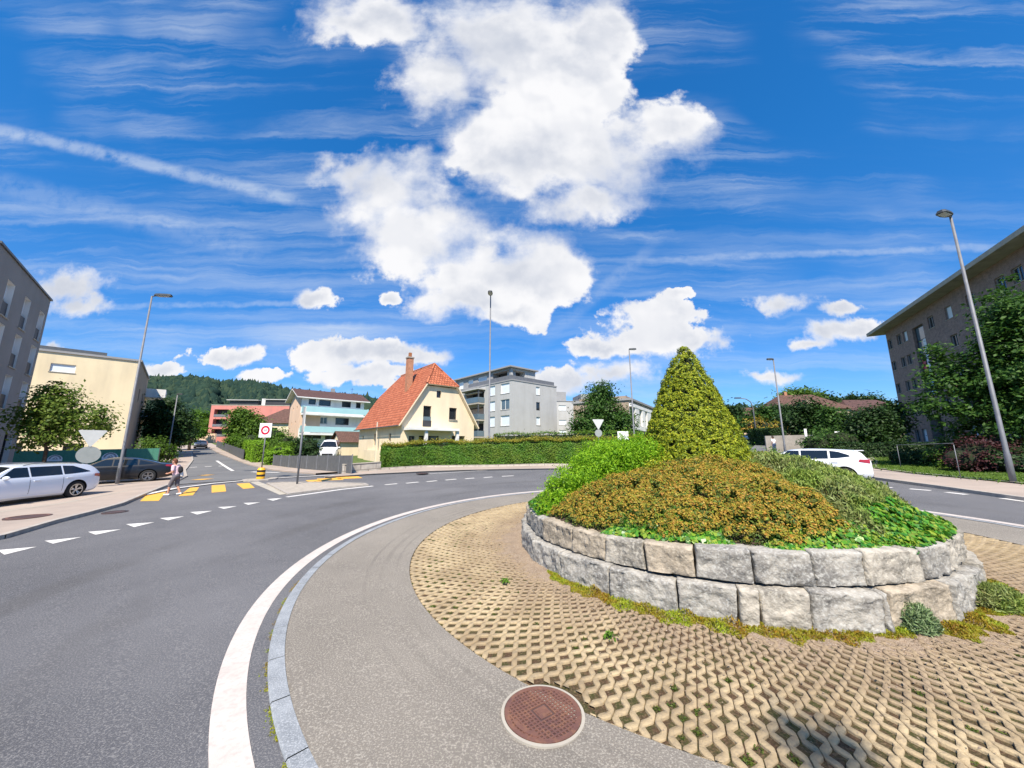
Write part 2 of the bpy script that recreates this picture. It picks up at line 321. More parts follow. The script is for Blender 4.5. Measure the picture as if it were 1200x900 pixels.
# ------------------------------------------------------------------ mesh helpers
class MB:
    def __init__(s): s.v = []; s.f = []; s.mi = []; s.uv = []
    def quad(s, a, b, c, d, mi=0):
        i = len(s.v); s.v += [tuple(a), tuple(b), tuple(c), tuple(d)]; s.f.append((i, i + 1, i + 2, i + 3)); s.mi.append(mi)
        a, b, d = Vector(a), Vector(b), Vector(d)
        lu = (b - a).length; lv = (d - a).length
        s.uv.append([(0, 0), (lu, 0), (lu, lv), (0, lv)])
    def poly(s, pts, mi=0, uv=None):
        i = len(s.v); s.v += [tuple(p) for p in pts]; s.f.append(tuple(range(i, i + len(pts)))); s.mi.append(mi)
        s.uv.append(uv or [(p[0], p[1]) for p in pts])
    def box(s, x0, x1, y0, y1, z0, z1, mi=0, xf=None):
        P = [(x0, y0, z0), (x1, y0, z0), (x1, y1, z0), (x0, y1, z0), (x0, y0, z1), (x1, y0, z1), (x1, y1, z1), (x0, y1, z1)]
        if xf: P = [tuple(xf @ Vector(p)) for p in P]
        for q in ((0, 1, 5, 4), (1, 2, 6, 5), (2, 3, 7, 6), (3, 0, 4, 7), (4, 5, 6, 7), (3, 2, 1, 0)):
            s.quad(*[P[k] for k in q], mi=mi)
    def prism(s, pts, z0, z1, mi=0):         # horizontal outline, vertical sides
        n = len(pts)
        A = sum(pts[i][0] * pts[(i + 1) % n][1] - pts[(i + 1) % n][0] * pts[i][1] for i in range(n))
        if A < 0: pts = pts[::-1]
        s.poly([(p[0], p[1], z1) for p in pts], mi); s.poly([(p[0], p[1], z0) for p in pts[::-1]], mi)
        for i in range(n):
            a, b = pts[i], pts[(i + 1) % n]
            s.quad((a[0], a[1], z0), (b[0], b[1], z0), (b[0], b[1], z1), (a[0], a[1], z1), mi)
    def tube(s, path, radii, n=10, mi=0, cap=True):
        path = [Vector(p) for p in path]
        if not hasattr(radii, '__len__'): radii = [radii] * len(path)
        rings = []
        for i, p in enumerate(path):
            d = (path[min(i + 1, len(path) - 1)] - path[max(i - 1, 0)]).normalized()
            a = d.orthogonal().normalized() if i == 0 else (a - d * a.dot(d)).normalized()
            b = d.cross(a)
            base = len(s.v)
            for k in range(n):
                t = 2 * PI * k / n
                s.v.append(tuple(p + (a * math.cos(t) + b * math.sin(t)) * radii[i]))
            rings.append(base)
        for i in range(len(path) - 1):
            for k in range(n):
                k2 = (k + 1) % n
                s.f.append((rings[i] + k, rings[i] + k2, rings[i + 1] + k2, rings[i + 1] + k)); s.mi.append(mi)
                s.uv.append([(k / n, i), ((k + 1) / n, i), ((k + 1) / n, i + 1), (k / n, i + 1)])
        if cap:
            for r0, rev in ((rings[0], True), (rings[-1], False)):
                idx = [r0 + k for k in range(n)]
                if rev: idx = idx[::-1]
                s.f.append(tuple(idx)); s.mi.append(mi); s.uv.append([(0, 0)] * n)
    def disc(s, c, r, nrm, n=24, mi=0, r0=0.0, thick=0.0):
        nrm = Vector(nrm).normalized(); a = nrm.orthogonal().normalized(); b = nrm.cross(a); c = Vector(c)
        P = [c + (a * math.cos(2 * PI * k / n) + b * math.sin(2 * PI * k / n)) * r for k in range(n)]
        if r0 <= 0: s.poly(P, mi)
        else:
            Q = [c + (a * math.cos(2 * PI * k / n) + b * math.sin(2 * PI * k / n)) * r0 for k in range(n)]
            for k in range(n): s.quad(Q[k], P[k], P[(k + 1) % n], Q[(k + 1) % n], mi)
        if thick:
            B = [p - nrm * thick for p in P]
            s.poly(B[::-1], mi)
            for k in range(n): s.quad(B[k], B[(k + 1) % n], P[(k + 1) % n], P[k], mi)
    def build(s, name, mats, parent=None, smooth=False):
        me = bpy.data.meshes.new(name)
        me.from_pydata(s.v, [], s.f)
        if not isinstance(mats, (list, tuple)): mats = [mats]
        for m in mats: me.materials.append(M[m] if isinstance(m, str) else m)
        if len(mats) > 1: me.polygons.foreach_set('material_index', s.mi)
        uvl = me.uv_layers.new(name='UVMap')
        flat = [c for face in s.uv for q in face for c in q]
        uvl.data.foreach_set('uv', flat)
        if smooth: me.polygons.foreach_set('use_smooth', [True] * len(me.polygons))
        me.update()
        o = bpy.data.objects.new(name, me); COL.objects.link(o)
        if parent: o.parent = parent
        return o

def quick_mesh(name, V, Fq, mats, parent=None, mi=None, smooth=False):
    """fast numpy quads"""
    me = bpy.data.meshes.new(name)
    V = np.asarray(V, np.float32); Fq = np.asarray(Fq, np.int32)
    nf, k = Fq.shape
    me.vertices.add(len(V)); me.vertices.foreach_set('co', V.ravel())
    me.loops.add(nf * k); me.loops.foreach_set('vertex_index', Fq.ravel())
    me.polygons.add(nf); me.polygons.foreach_set('loop_start', np.arange(0, nf * k, k, dtype=np.int32))
    me.polygons.foreach_set('loop_total', np.full(nf, k, np.int32))
    if not isinstance(mats, (list, tuple)): mats = [mats]
    for m in mats: me.materials.append(M[m])
    if mi is not None: me.polygons.foreach_set('material_index', np.asarray(mi, np.int32))
    if smooth: me.polygons.foreach_set('use_smooth', np.ones(nf, bool))
    me.update(calc_edges=True); me.validate()
    o = bpy.data.objects.new(name, me); COL.objects.link(o)
    if parent: o.parent = parent
    return o

def thing(name, label, cat, loc=(0, 0, 0), rotz=0.0, group=None):
    o = bpy.data.objects.new(name, None); COL.objects.link(o)
    o.empty_display_size = .2
    o.location = loc; o.rotation_euler = (0, 0, rotz); o['label'] = label; o['category'] = cat
    if group: o['group'] = group
    return o
def tag(o, label, cat, group=None):
    o['label'] = label; o['category'] = cat
    if group: o['group'] = group
    return o
def kind(o, k='structure'): o['kind'] = k; return o
def dup(root, loc, rotz=None, label=None, group=None):
    r = root.copy(); COL.objects.link(r); r.location = loc
    if rotz is not None: r.rotation_euler = (0, 0, rotz)
    if label: r['label'] = label
    if group: r['group'] = group
    for ch in list(root.children):
        c = ch.copy(); COL.objects.link(c); c.parent = r
        for g in list(ch.children):
            d = g.copy(); COL.objects.link(d); d.parent = c
    return r
def gz(p, h=0.0): return (p[0], p[1], T(p[0], p[1]) + h)

# ------------------------------------------------------------------ leaf clouds
def leaf_quads(P, Nn, size, aspect=.5, jitter=.6, rng=RNG, along=None):
    """one folded diamond per point; Nn = preferred facing, along = preferred growing direction"""
    n = len(P); P = np.asarray(P, float)
    Nn = np.asarray(Nn, float) + rng.normal(0, jitter, (n, 3))
    Nn /= np.linalg.norm(Nn, axis=1, keepdims=True) + 1e-9
    A = rng.normal(0, 1, (n, 3)) if along is None else np.asarray(along, float) + rng.normal(0, jitter, (n, 3))
    A -= Nn * np.sum(A * Nn, axis=1, keepdims=True)
    A /= np.linalg.norm(A, axis=1, keepdims=True) + 1e-9
    B = np.cross(Nn, A)
    s = np.asarray(size, float).reshape(-1, 1) * np.ones((n, 1))
    V = np.empty((n, 4, 3))
    V[:, 0] = P - A * s * .5
    V[:, 1] = P + B * s * aspect * .5 + A * s * .05 + Nn * s * .08
    V[:, 2] = P + A * s * .5
    V[:, 3] = P - B * s * aspect * .5 + A * s * .05 + Nn * s * .08
    return V.reshape(-1, 3), np.arange(n * 4).reshape(n, 4)

def merge(chunks):
    Vs, Fs, Ms = [], [], []; off = 0
    for V, Fq, m in chunks:
        Vs.append(V); Fs.append(Fq + off); Ms.append(np.full(len(Fq), m)); off += len(V)
    return np.concatenate(Vs), np.concatenate(Fs), np.concatenate(Ms)

def ico(n=1):
    import bmesh
    bm = bmesh.new(); bmesh.ops.create_icosphere(bm, subdivisions=n, radius=1.0)
    bm.verts.ensure_lookup_table()
    V = np.array([v.co[:] for v in bm.verts]); Fq = np.array([[v.index for v in f.verts] for f in bm.faces])
    bm.free(); return V, Fq

def crown(blobs, nclump, per, csize, lsize, rng, flat=.6, droop=.1):
    """leaves gathered in clumps near the surface of several lobes, leaving gaps between the clumps"""
    blobs = np.asarray(blobs, float)
    vol = blobs[:, 3] * blobs[:, 4] * blobs[:, 5]; vol = vol ** .75
    bi = rng.choice(len(blobs), nclump, p=vol / vol.sum())
    d = rng.normal(0, 1, (nclump, 3)); d /= np.linalg.norm(d, axis=1, keepdims=True)
    rr = 1 - .75 * rng.random(nclump) ** 1.8
    C = blobs[bi, :3] + d * blobs[bi, 3:6] * rr[:, None] * (1 + rng.normal(0, .06, (nclump, 1)))
    cs = csize * rng.uniform(.55, 1.35, nclump)
    idx = np.repeat(np.arange(nclump), per)
    off = rng.normal(0, .5, (len(idx), 3)); off[:, 2] *= flat
    P = C[idx] + off * cs[idx][:, None]
    Nn = d[idx] * .7 + np.array([0, 0, .7])
    return P, Nn, lsize * rng.uniform(.6, 1.35, len(idx))

def tree(name, label, base, height, blobs, lmat, seed, nclump=120, per=60, csize=.8, lsize=.16, trunk=.14, group=None,
         cat='tree', limbs=7, trunk_top=None, aspect=.55):
    """blobs in metres relative to the base"""
    rng = np.random.default_rng(seed); rnd = random.Random(seed)
    r = thing(name, label, cat, gz(base), 0, group)
    mb = MB(); tt = trunk_top or height * .6
    pts = [Vector((0, 0, -.2))]
    for i in range(1, 6):
        pts.append(Vector((rnd.uniform(-.05, .05) * i, rnd.uniform(-.05, .05) * i, tt * i / 5)))
    mb.tube(pts, [trunk * (1.25 if i == 0 else 1 - .13 * i) for i in range(6)], 9)
    for k in range(limbs):
        b = blobs[k % len(blobs)]
        s0 = pts[2].lerp(pts[5], rnd.uniform(.1, 1))
        e = Vector((b[0] + rnd.uniform(-.6, .6) * b[3], b[1] + rnd.uniform(-.6, .6) * b[4], b[2] + rnd.uniform(-.4, .5) * b[5]))
        mid = s0.lerp(e, .5) + Vector((rnd.uniform(-.2, .2), rnd.uniform(-.2, .2), .1))
        mb.tube([s0, mid, e], [trunk * .42, trunk * .25, trunk * .08], 6)
    mb.build('trunk', 'bark', r, True)
    P, Nn, sz = crown(blobs, nclump, per, csize, lsize, rng)
    V, Fq = leaf_quads(P, Nn, sz, aspect, .5, rng)
    quick_mesh('crown', V, Fq, lmat, r)
    return r

def shrub(name, label, base, blobs, lmat, seed, nclump=60, per=60, csize=.4, lsize=.08, group=None, cat='shrub', core=True, aspect=.55):
    rng = np.random.default_rng(seed)
    P, Nn, sz = crown(blobs, nclump, per, csize, lsize, rng)
    P[:, 2] = np.maximum(P[:, 2], .02)
    V, Fq = leaf_quads(P, Nn, sz, aspect, .42, rng)
    iv, iff = ico(2)
    r = thing(name, label, cat, gz(base), 0, group)
    quick_mesh('foliage', V, Fq, lmat, r)
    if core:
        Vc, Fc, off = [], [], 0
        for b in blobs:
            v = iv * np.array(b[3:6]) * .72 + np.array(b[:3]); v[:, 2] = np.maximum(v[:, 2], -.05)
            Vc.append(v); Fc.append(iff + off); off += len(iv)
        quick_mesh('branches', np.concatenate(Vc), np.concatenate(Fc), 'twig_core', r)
    return r

def hedge_box(name, label, a, b, depth, h, lmat, seed, n=16000, lsize=.1, top=None, z0=0.0, cat='hedge', group=None, rough=.05):
    """clipped hedge from a to b (front foot line); grows to the far side"""
    rng = np.random.default_rng(seed)
    a, b = Vector((a[0], a[1])), Vector((b[0], b[1])); d = (b - a); L = d.length; d.normalize()
    nrm = Vector((d.y, -d.x))
    r = thing(name, label, cat, gz(a), 0, group)
    def W(u, w, z):          # along, depth (0 = front), height
        p = d * u - nrm * w
        return np.array([p.x, p.y, 0]) + np.array([0, 0, z + T(a.x + p.x, a.y + p.y) - T(a.x, a.y)])
    def many(u, w, z):
        X = d.x * u - nrm.x * w; Y = d.y * u - nrm.y * w
        # terrain is planar across a hedge: interpolate
        zA = 0; zB = T(b.x, b.y) - T(a.x, a.y)
        return np.stack([X, Y, z + zA + (zB - zA) * u / L], 1)
    fr = np.array([nrm.x, nrm.y, 0]); dd = np.array([d.x, d.y, 0])
    areas = np.array([L * h, L * depth, depth * h, depth * h, L * h * .3]); cnt = (n * areas / areas.sum()).astype(int)
    ch = []
    bumps = lambda u, z: rough * (np.sin(u * 2.3 + seed) + np.sin(u * 5.1 + z * 3) * .7 + np.sin(z * 6.3 + u * 1.3) * .6)
    def put(u, w, z, nv, m, k):
        P = many(u, w, z) + rng.normal(0, .03, (k, 3))
        V, Fq = leaf_quads(P, np.tile(nv, (k, 1)), lsize * rng.uniform(.6, 1.3, k), .6, .45, rng); ch.append((V, Fq, m))
    k = cnt[0]; u = rng.uniform(0, L, k); z = z0 + (h - z0) * rng.random(k) ; put(u, bumps(u, z) - .06 * rng.random(k), z, fr + [0, 0, .4], 0, k)
    k = cnt[1]; u = rng.uniform(0, L, k); w = rng.uniform(-.05, depth, k); put(u, w, h + bumps(u, w) + rng.exponential(.035, k), np.array([0, 0, 1.]), 1 if top else 0, k)
    k = cnt[2]; w = rng.uniform(0, depth, k); z = rng.uniform(z0, h, k); put(np.zeros(k) + bumps(w, z), w, z, -dd, 0, k)
    k = cnt[3]; w = rng.uniform(0, depth, k); z = rng.uniform(z0, h, k); put(np.full(k, L) + bumps(w, z), w, z, dd, 0, k)
    k = cnt[4]; u = rng.uniform(0, L, k); z = rng.uniform(z0, h, k); put(u, np.full(k, depth), z, -fr, 0, k)
    V, Fq, mi = merge(ch)
    quick_mesh('foliage', V, Fq, [lmat, top or lmat], r, mi)
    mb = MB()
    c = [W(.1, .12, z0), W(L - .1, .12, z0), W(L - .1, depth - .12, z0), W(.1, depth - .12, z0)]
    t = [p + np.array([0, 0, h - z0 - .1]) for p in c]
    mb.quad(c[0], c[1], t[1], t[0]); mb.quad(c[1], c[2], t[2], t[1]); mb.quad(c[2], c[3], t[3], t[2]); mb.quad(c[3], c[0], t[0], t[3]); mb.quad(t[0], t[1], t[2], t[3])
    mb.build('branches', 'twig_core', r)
    return r
# ------------------------------------------------------------------ ground and roads
def resample(L, k):
    out = []
    for i in range(len(L) - 1):
        for j in range(k):
            t = j / k; out.append((L[i][0] * (1 - t) + L[i + 1][0] * t, L[i][1] * (1 - t) + L[i + 1][1] * t))
    out.append(tuple(L[-1])); return out

def strip(name, A, B, off, m, k=6, nc=6, skirt=.12, parent=None):
    A, B = resample(A, k), resample(B, k); mb = MB()
    P = [[(a[0] + (b[0] - a[0]) * j / nc, a[1] + (b[1] - a[1]) * j / nc) for j in range(nc + 1)] for a, b in zip(A, B)]
    Q = lambda p, o=off: (p[0], p[1], T(p[0], p[1]) + o)
    for i in range(len(P) - 1):
        for j in range(nc):
            q = [P[i][j], P[i + 1][j], P[i + 1][j + 1], P[i][j + 1]]
            a = (q[1][0] - q[0][0]) * (q[3][1] - q[0][1]) - (q[1][1] - q[0][1]) * (q[3][0] - q[0][0])
            if a < 0: q = q[::-1]
            mb.quad(*[Q(p) for p in q])
        if skirt:
            for j in (0, nc):
                a, b = P[i][j], P[i + 1][j]
                mb.quad(Q(a), Q(b), Q(b, off - skirt), Q(a, off - skirt))
    return kind(mb.build(name, m, parent))

def ribbon(mb, pts, w, off, k=1, mi=0):
    pts = resample(pts, k)
    L, R = [], []
    for i, p in enumerate(pts):
        a, b = pts[max(i - 1, 0)], pts[min(i + 1, len(pts) - 1)]
        d = Vector((b[0] - a[0], b[1] - a[1])).normalized()
        L.append((p[0] - d.y * w / 2, p[1] + d.x * w / 2)); R.append((p[0] + d.y * w / 2, p[1] - d.x * w / 2))
    Q = lambda p: (p[0], p[1], T(p[0], p[1]) + off)
    for i in range(len(pts) - 1): mb.quad(Q(R[i]), Q(R[i + 1]), Q(L[i + 1]), Q(L[i]), mi)

def ring(name, r0, r1, off, m, n=200, nr=1, skirt=0.0):
    mb = MB(); Q = lambda r, t, o=off: (CX + r * math.cos(t), CY + r * math.sin(t), T(CX + r * math.cos(t), CY + r * math.sin(t)) + o)
    for i in range(n):
        t0, t1 = 2 * PI * i / n, 2 * PI * (i + 1) / n
        for j in range(nr):
            ra, rb = r0 + (r1 - r0) * j / nr, r0 + (r1 - r0) * (j + 1) / nr
            mb.quad(Q(ra, t0), Q(rb, t0), Q(rb, t1), Q(ra, t1))
        if skirt:
            mb.quad(Q(r1, t0), Q(r1, t0, off - skirt), Q(r1, t1, off - skirt), Q(r1, t1))
    return kind(mb.build(name, m))

# one sheet out to the horizon
mb = MB()
rad = [0, 20, 32] + [32 + 4 * i for i in range(1, 36)] + [200, 260, 400, 700, 1300, 2500, 5000]
na = 120
for i in range(len(rad) - 1):
    for k in range(na):
        t0, t1 = 2 * PI * k / na, 2 * PI * (k + 1) / na
        q = [(rad[i] * math.cos(t0), rad[i] * math.sin(t0)), (rad[i + 1] * math.cos(t0), rad[i + 1] * math.sin(t0)),
             (rad[i + 1] * math.cos(t1), rad[i + 1] * math.sin(t1)), (rad[i] * math.cos(t1), rad[i] * math.sin(t1))]
        z = [(p[0], p[1], T(*p) - .16) for p in q]
        if i == 0: mb.poly([z[1], z[2], z[3]])
        else: mb.quad(*z)
kind(mb.build('ground', 'meadow'))

ring('road', R_KERB1, 36, 0.0, 'asphalt', 180, 24)
ring('truck_apron', R_PAV, R_KERB0, .014, 'apron_asphalt', 240, 3, .05)
ring('paver_bed', 3.2, R_PAV, -.006, 'paver_soil', 240, 4)
ring('road_marking', R_LINE0, R_LINE1, .004, 'paint_rose', 260)

# granite setts of the inner kerb, flush with the apron
mb = MB(); n = 66
for i in range(n):
    t0 = 2 * PI * i / n + .0006; t1 = 2 * PI * (i + 1) / n - .0006
    for j in range(4):
        a, b = t0 + (t1 - t0) * j / 4, t0 + (t1 - t0) * (j + 1) / 4
        Q = lambda r, t, o: (CX + r * math.cos(t), CY + r * math.sin(t), T(CX + r * math.cos(t), CY + r * math.sin(t)) + o)
        h = .022 + .002 * math.sin(i * 7.3)
        mb.quad(Q(R_KERB0, a, h), Q(R_KERB1 - .012, a, h), Q(R_KERB1 - .012, b, h), Q(R_KERB0, b, h))
        mb.quad(Q(R_KERB1 - .012, a, h), Q(R_KERB1, a, h - .014), Q(R_KERB1, b, h - .014), Q(R_KERB1 - .012, b, h))
        mb.quad(Q(R_KERB1, a, h - .014), Q(R_KERB1, a, -.05), Q(R_KERB1, b, -.05), Q(R_KERB1, b, h - .014))
kind(mb.build('kerb', 'granite_kerb'))
# weeds and grit along the kerb foot
rng = np.random.default_rng(3)
n = 1500; th = rng.uniform(math.radians(-165), math.radians(-125), n); th = th[(np.sin(th * 61) + np.sin(th * 137)) > -.2]; n = len(th)
r = R_KERB1 + rng.exponential(.012, n)
X, Y = CX + r * np.cos(th), CY + r * np.sin(th)
P = np.stack([X, Y, np.array([T(a, b) for a, b in zip(X, Y)]) + .006], 1)
V, Fq = leaf_quads(P, np.tile([0, 0, 1.], (n, 1)), .016 * rng.uniform(.5, 1.5, n), .5, .6, rng)
kind(quick_mesh('kerb_weeds', V, Fq, 'leaf_sedum'), 'stuff')

# grass paver lattice: radial zigzag strips that touch at every other bend, laid with real openings
MH = G(636, 838)
def pavers():
    NC = 182; step = PI / NC; vstep = PI / 156; rows = 22; rng = random.Random(5)
    V, Fc = [], []
    d, g, bev = .62, .045, .03
    zt, zb = .014, -.03
    vs = [0, .19, .38, .5, .62, .81]
    def pos(u, v, z):
        t = u * step; r = min(R_PAV * math.exp(-v * vstep), R_PAV - .006)
        x, y = CX + r * math.cos(t), CY + r * math.sin(t)
        return (x, y, T(x, y) + z)
    for j in range(2 * NC):
        b0 = len(V); nr = 0; lift = du = 0.0
        for k in range(-1, rows):
            if (k + j) % 2 == 0: lift = rng.uniform(-.009, .004); du = rng.uniform(-.04, .04)
            for a in vs:
                v = k + a; q = (v + (1 - j % 2)) % 2.0
                L = max(g, d - abs(q - 1)); Rr = min(1 - g, 1 - (d - min(q, 2 - q)))
                V += [pos(j + L + du, v, zb), pos(j + L + du, v, zt + lift - .004), pos(j + L + bev + du, v, zt + lift),
                      pos(j + Rr - bev + du, v, zt + lift), pos(j + Rr + du, v, zt + lift - .004), pos(j + Rr + du, v, zb)]
                nr += 1
        for i in range(nr - 1):
            if math.dist(V[b0 + i * 6 + 2][:2], MH) < .375: continue
            for c in range(5):
                p = b0 + i * 6 + c
                Fc.append((p, p + 6, p + 7, p + 1))
    return kind(quick_mesh('grass_pavers', np.array(V), np.array(Fc), 'paver_concrete'))
pavers()
# dusty gravel that has drifted over the inner pavers, on the left
mbg = MB()
def gravel_patch(t0, t1, r0f, r1f, off, n=40, m=8):
    for i in range(n):
        for j in range(m):
            def Q(a, b):
                t = t0 + (t1 - t0) * a / n; s = b / m
                e = math.sin(PI * a / n) ** .4
                ra = r0f; rb = r0f + (r1f - r0f) * e * (1 + .16 * math.sin(t * 23) + .1 * math.sin(t * 57))
                r = ra + (rb - ra) * s; x, y = CX + r * math.cos(t), CY + r * math.sin(t)
                h = off * (1 - s ** 3) - .004 * s + .006 * mnoise.noise(Vector((x * 9, y * 9, 0)))
                return (x, y, T(x, y) + h)
            mbg.quad(Q(i, j), Q(i, j + 1), Q(i + 1, j + 1), Q(i + 1, j))
gravel_patch(math.radians(100), math.radians(235), 3.55, 4.22, .022, 70, 8)
gravel_patch(math.radians(226), math.radians(335), 3.6, 4.12, .022, 60, 6)
kind(mbg.build('gravel', 'gravel_dust'), 'stuff')
# crumbs, straw and dry leaves lying on the pavers
rng = np.random.default_rng(12); n = 5200
th = rng.uniform(math.radians(120), math.radians(330), n); r = 3.8 + rng.exponential(.45, n); ok = r < 5.75; th, r = th[ok], r[ok]; n = len(r)
X, Y = CX + r * np.cos(th), CY + r * np.sin(th)
P = np.stack([X, Y, np.array([T(a, b) for a, b in zip(X, Y)]) + .018], 1)
V, Fq = leaf_quads(P, np.tile([0, 0, 1.], (n, 1)), .022 * rng.uniform(.4, 1.5, n), .5, .3, rng)
kind(quick_mesh('leaf_litter', V, Fq, 'gravel_dust'), 'stuff')
# moss and small weeds in the openings
rng = np.random.default_rng(13); NC = 182; st = PI / NC; vst = PI / 156
ch = []
for c in range(420):
    j = int(rng.integers(int(math.radians(150) / st), int(math.radians(300) / st))); k = int(min(rng.exponential(5), 20))
    if (j + k) % 2: k += 1
    t = j * st; rr = R_PAV * math.exp(-k * vst)
    if mnoise.noise(Vector((rr * math.cos(t) * 1.1, rr * math.sin(t) * 1.1, 3))) < -.05: continue
    m = int(rng.integers(10, 46)); x = CX + rr * math.cos(t) + rng.normal(0, .02, m); y = CY + rr * math.sin(t) + rng.normal(0, .02, m)
    P = np.stack([x, y, np.array([T(a, b) for a, b in zip(x, y)]) - .004 + .014 * rng.random(m)], 1)
    ch.append((*leaf_quads(P, np.tile([0, 0, 1.], (m, 1)), .02 * rng.uniform(.5, 1.4, m), .5, .7, rng), 0))
V, Fq, mi = merge(ch); kind(quick_mesh('moss', V, Fq, 'leaf_moss'), 'stuff')
for px, py, lab in ((592, 684, 'small bright green weed growing in the pavers left of the stone wall'), (714, 749, 'tiny green weed in the paver openings between manhole and wall')):
    q = G(px, py); m = 60; rng = np.random.default_rng(px)
    P = np.stack([rng.normal(0, .035, m), rng.normal(0, .03, m), .02 + .05 * rng.random(m)], 1)
    t = thing('weed', lab, 'weed', gz(q))
    quick_mesh('leaves', *leaf_quads(P, np.tile([0, -.3, 1.], (m, 1)), .045 * rng.uniform(.6, 1.3, m), .5, .6, rng), 'leaf_fresh', t)

# ------------------------------------------------------------------ side streets, pavements
left_edge = [(-18.6, 19.9), (-22.0, 24.6), (-26.3, 29.2), (-34.7, 39.3), (-48, 54), (-66, 75), (-86, 99)]
right_edge = [(-13.2, 24.5), (-15.6, 26.2), (-18.8, 28.6), (-25.1, 34.4), (-40, 49.5), (-56, 66.5), (-76, 88)]
strip('street', left_edge, right_edge, .03, 'asphalt_street', 6, 4, .2)
strip('pavement', right_edge, [(p[0] + 1.35, p[1] + 1.15) for p in right_edge], .12, 'sidewalk_tar', 6, 2, .1)
strip('side_street', [(13.2, 21.5), (18, 30), (27, 41), (36, 53), (52, 75), (66, 96)], [(16.8, 18), (23, 26), (33, 38.5), (42.5, 51), (58, 72), (72, 93)], .03, 'asphalt_street', 6, 4, .2)
kerbA = [(-10.4, -6), (-11.2, -1), (-11.7, 4), (-12.26, 9.0), (-13.1, 10.62), (-13.54, 11.8), (-14.29, 13.47), (-15.9, 15.8), (-17.86, 18.73), (-18.6, 19.9), (-22.0, 24.6), (-26.3, 29.2), (-34.7, 39.3), (-48, 54), (-66, 75)]
kerbB = [(-40, -6), (-42, -1), (-44, 4), (-46, 9), (-47, 10.6), (-48, 11.8), (-49, 13.5), (-50, 16), (-50, 19), (-50, 22), (-50, 26), (-52, 32), (-58, 44), (-70, 60), (-86, 84)]
strip('pavement', kerbA, kerbB, .09, 'sidewalk_tar', 4, 10, .0)
mb = MB()
for (w, off, m) in ((.16, .105, 0),):
    ribbon(mb, kerbA, w, off, 5)
kb = resample(kerbA, 5)
for i in range(len(kb) - 1):
    a, b = kb[i], kb[i + 1]; d = Vector((b[0] - a[0], b[1] - a[1])).normalized(); o = Vector((d.y, -d.x)) * .082
    Q = lambda p, h: (p[0] + o.x, p[1] + o.y, T(p[0], p[1]) + h)
    mb.quad(Q(a, -.02), Q(b, -.02), Q(b, .105), Q(a, .105))
kind(mb.build('kerb', 'kerb_stone'))
# edge of the parking strip on the left pavement
mb = MB(); ribbon(mb, [G(0, 600, .09), G(40, 594.5, .09), G(72, 590, .09), G(150, 575, .09)], .14, .096, 6); kind(mb.build('kerb', 'concrete_light'))
# front pavement under the hedge
wallL = [G(402, 556), G(446, 552), G(500, 548.7), G(575, 548), G(640, 546.6), (6.5, 27.2), (10.5, 26.6)]
kerbF = [G(380, 560.5), G(430, 557), G(500, 553.5), G(560, 551.6), G(640, 550.3), (6.6, 24.6), (11.0, 23.6)]
strip('pavement', kerbF, wallL, .08, 'sidewalk_tar', 5, 4, .1)
mb = MB(); ribbon(mb, kerbF, .2, .09, 5); kind(mb.build('kerb', 'kerb_stone'))
yard = [(-21.5, 34), (-14, 34), (-6, 33.5), (0, 33), (5, 33), (8, 33), (12, 33)]
strip('yard', wallL, [(p[0] * 2.0, p[1] * 2.0) for p in wallL], .05, 'meadow', 4, 10, 0)
# right-hand pavement and lawn
kr = [(13.3, 3), (14.6, 7), (15.75, 11.2), (16.35, 14), (16.9, 17), (18.2, 19.5), (23.3, 26.2), (33.5, 38.5)]
krb = [(17.5, 3), (18.6, 8), (19.4, 12.5), (19.7, 15), (20.1, 18.4), (21.0, 21), (26.2, 26.0), (35.7, 37.5)]
strip('pavement', kr, krb, .10, 'sidewalk_tar', 5, 4, .0)
mb = MB(); ribbon(mb, kr, .18, .112, 5)
kb = resample(kr, 5)
for i in range(len(kb) - 1):
    a, b = kb[i], kb[i + 1]; d = Vector((b[0] - a[0], b[1] - a[1])).normalized(); o = Vector((-d.y, d.x)) * .092
    Q = lambda p, h: (p[0] + o.x, p[1] + o.y, T(p[0], p[1]) + h)
    mb.quad(Q(b, -.02), Q(a, -.02), Q(a, .112), Q(b, .112))
kind(mb.build('kerb', 'kerb_stone'))
mb = MB(); ribbon(mb, krb, .12, .16, 5); kind(mb.build('kerb', 'concrete'))
strip('lawn', krb, [(p[0] + 24, p[1] + 16) for p in krb], .12, 'meadow', 4, 8, 0)
# blades on the lawn, thick enough to read as grass from the road
rng = np.random.default_rng(9); n = 26000
a = rng.random(n); s = rng.random(n) ** 1.3
k2 = np.array(resample(krb, 8)); ii = (a * (len(k2) - 1)).astype(int)
X = k2[ii, 0] + s * 9 + rng.normal(0, .4, n) + .4; Y = k2[ii, 1] + s * 6 + rng.normal(0, .4, n)
P = np.stack([X, Y, np.array([T(p, q) for p, q in zip(X, Y)]) + .16], 1)
V, Fq = leaf_quads(P, np.tile([0, -1., .4], (n, 1)), .14 * rng.uniform(.6, 1.3, n), .4, .5, rng, along=np.tile([0, 0, 1.], (n, 1)))
kind(quick_mesh('grass', V, Fq, 'leaf_grass'), 'stuff')

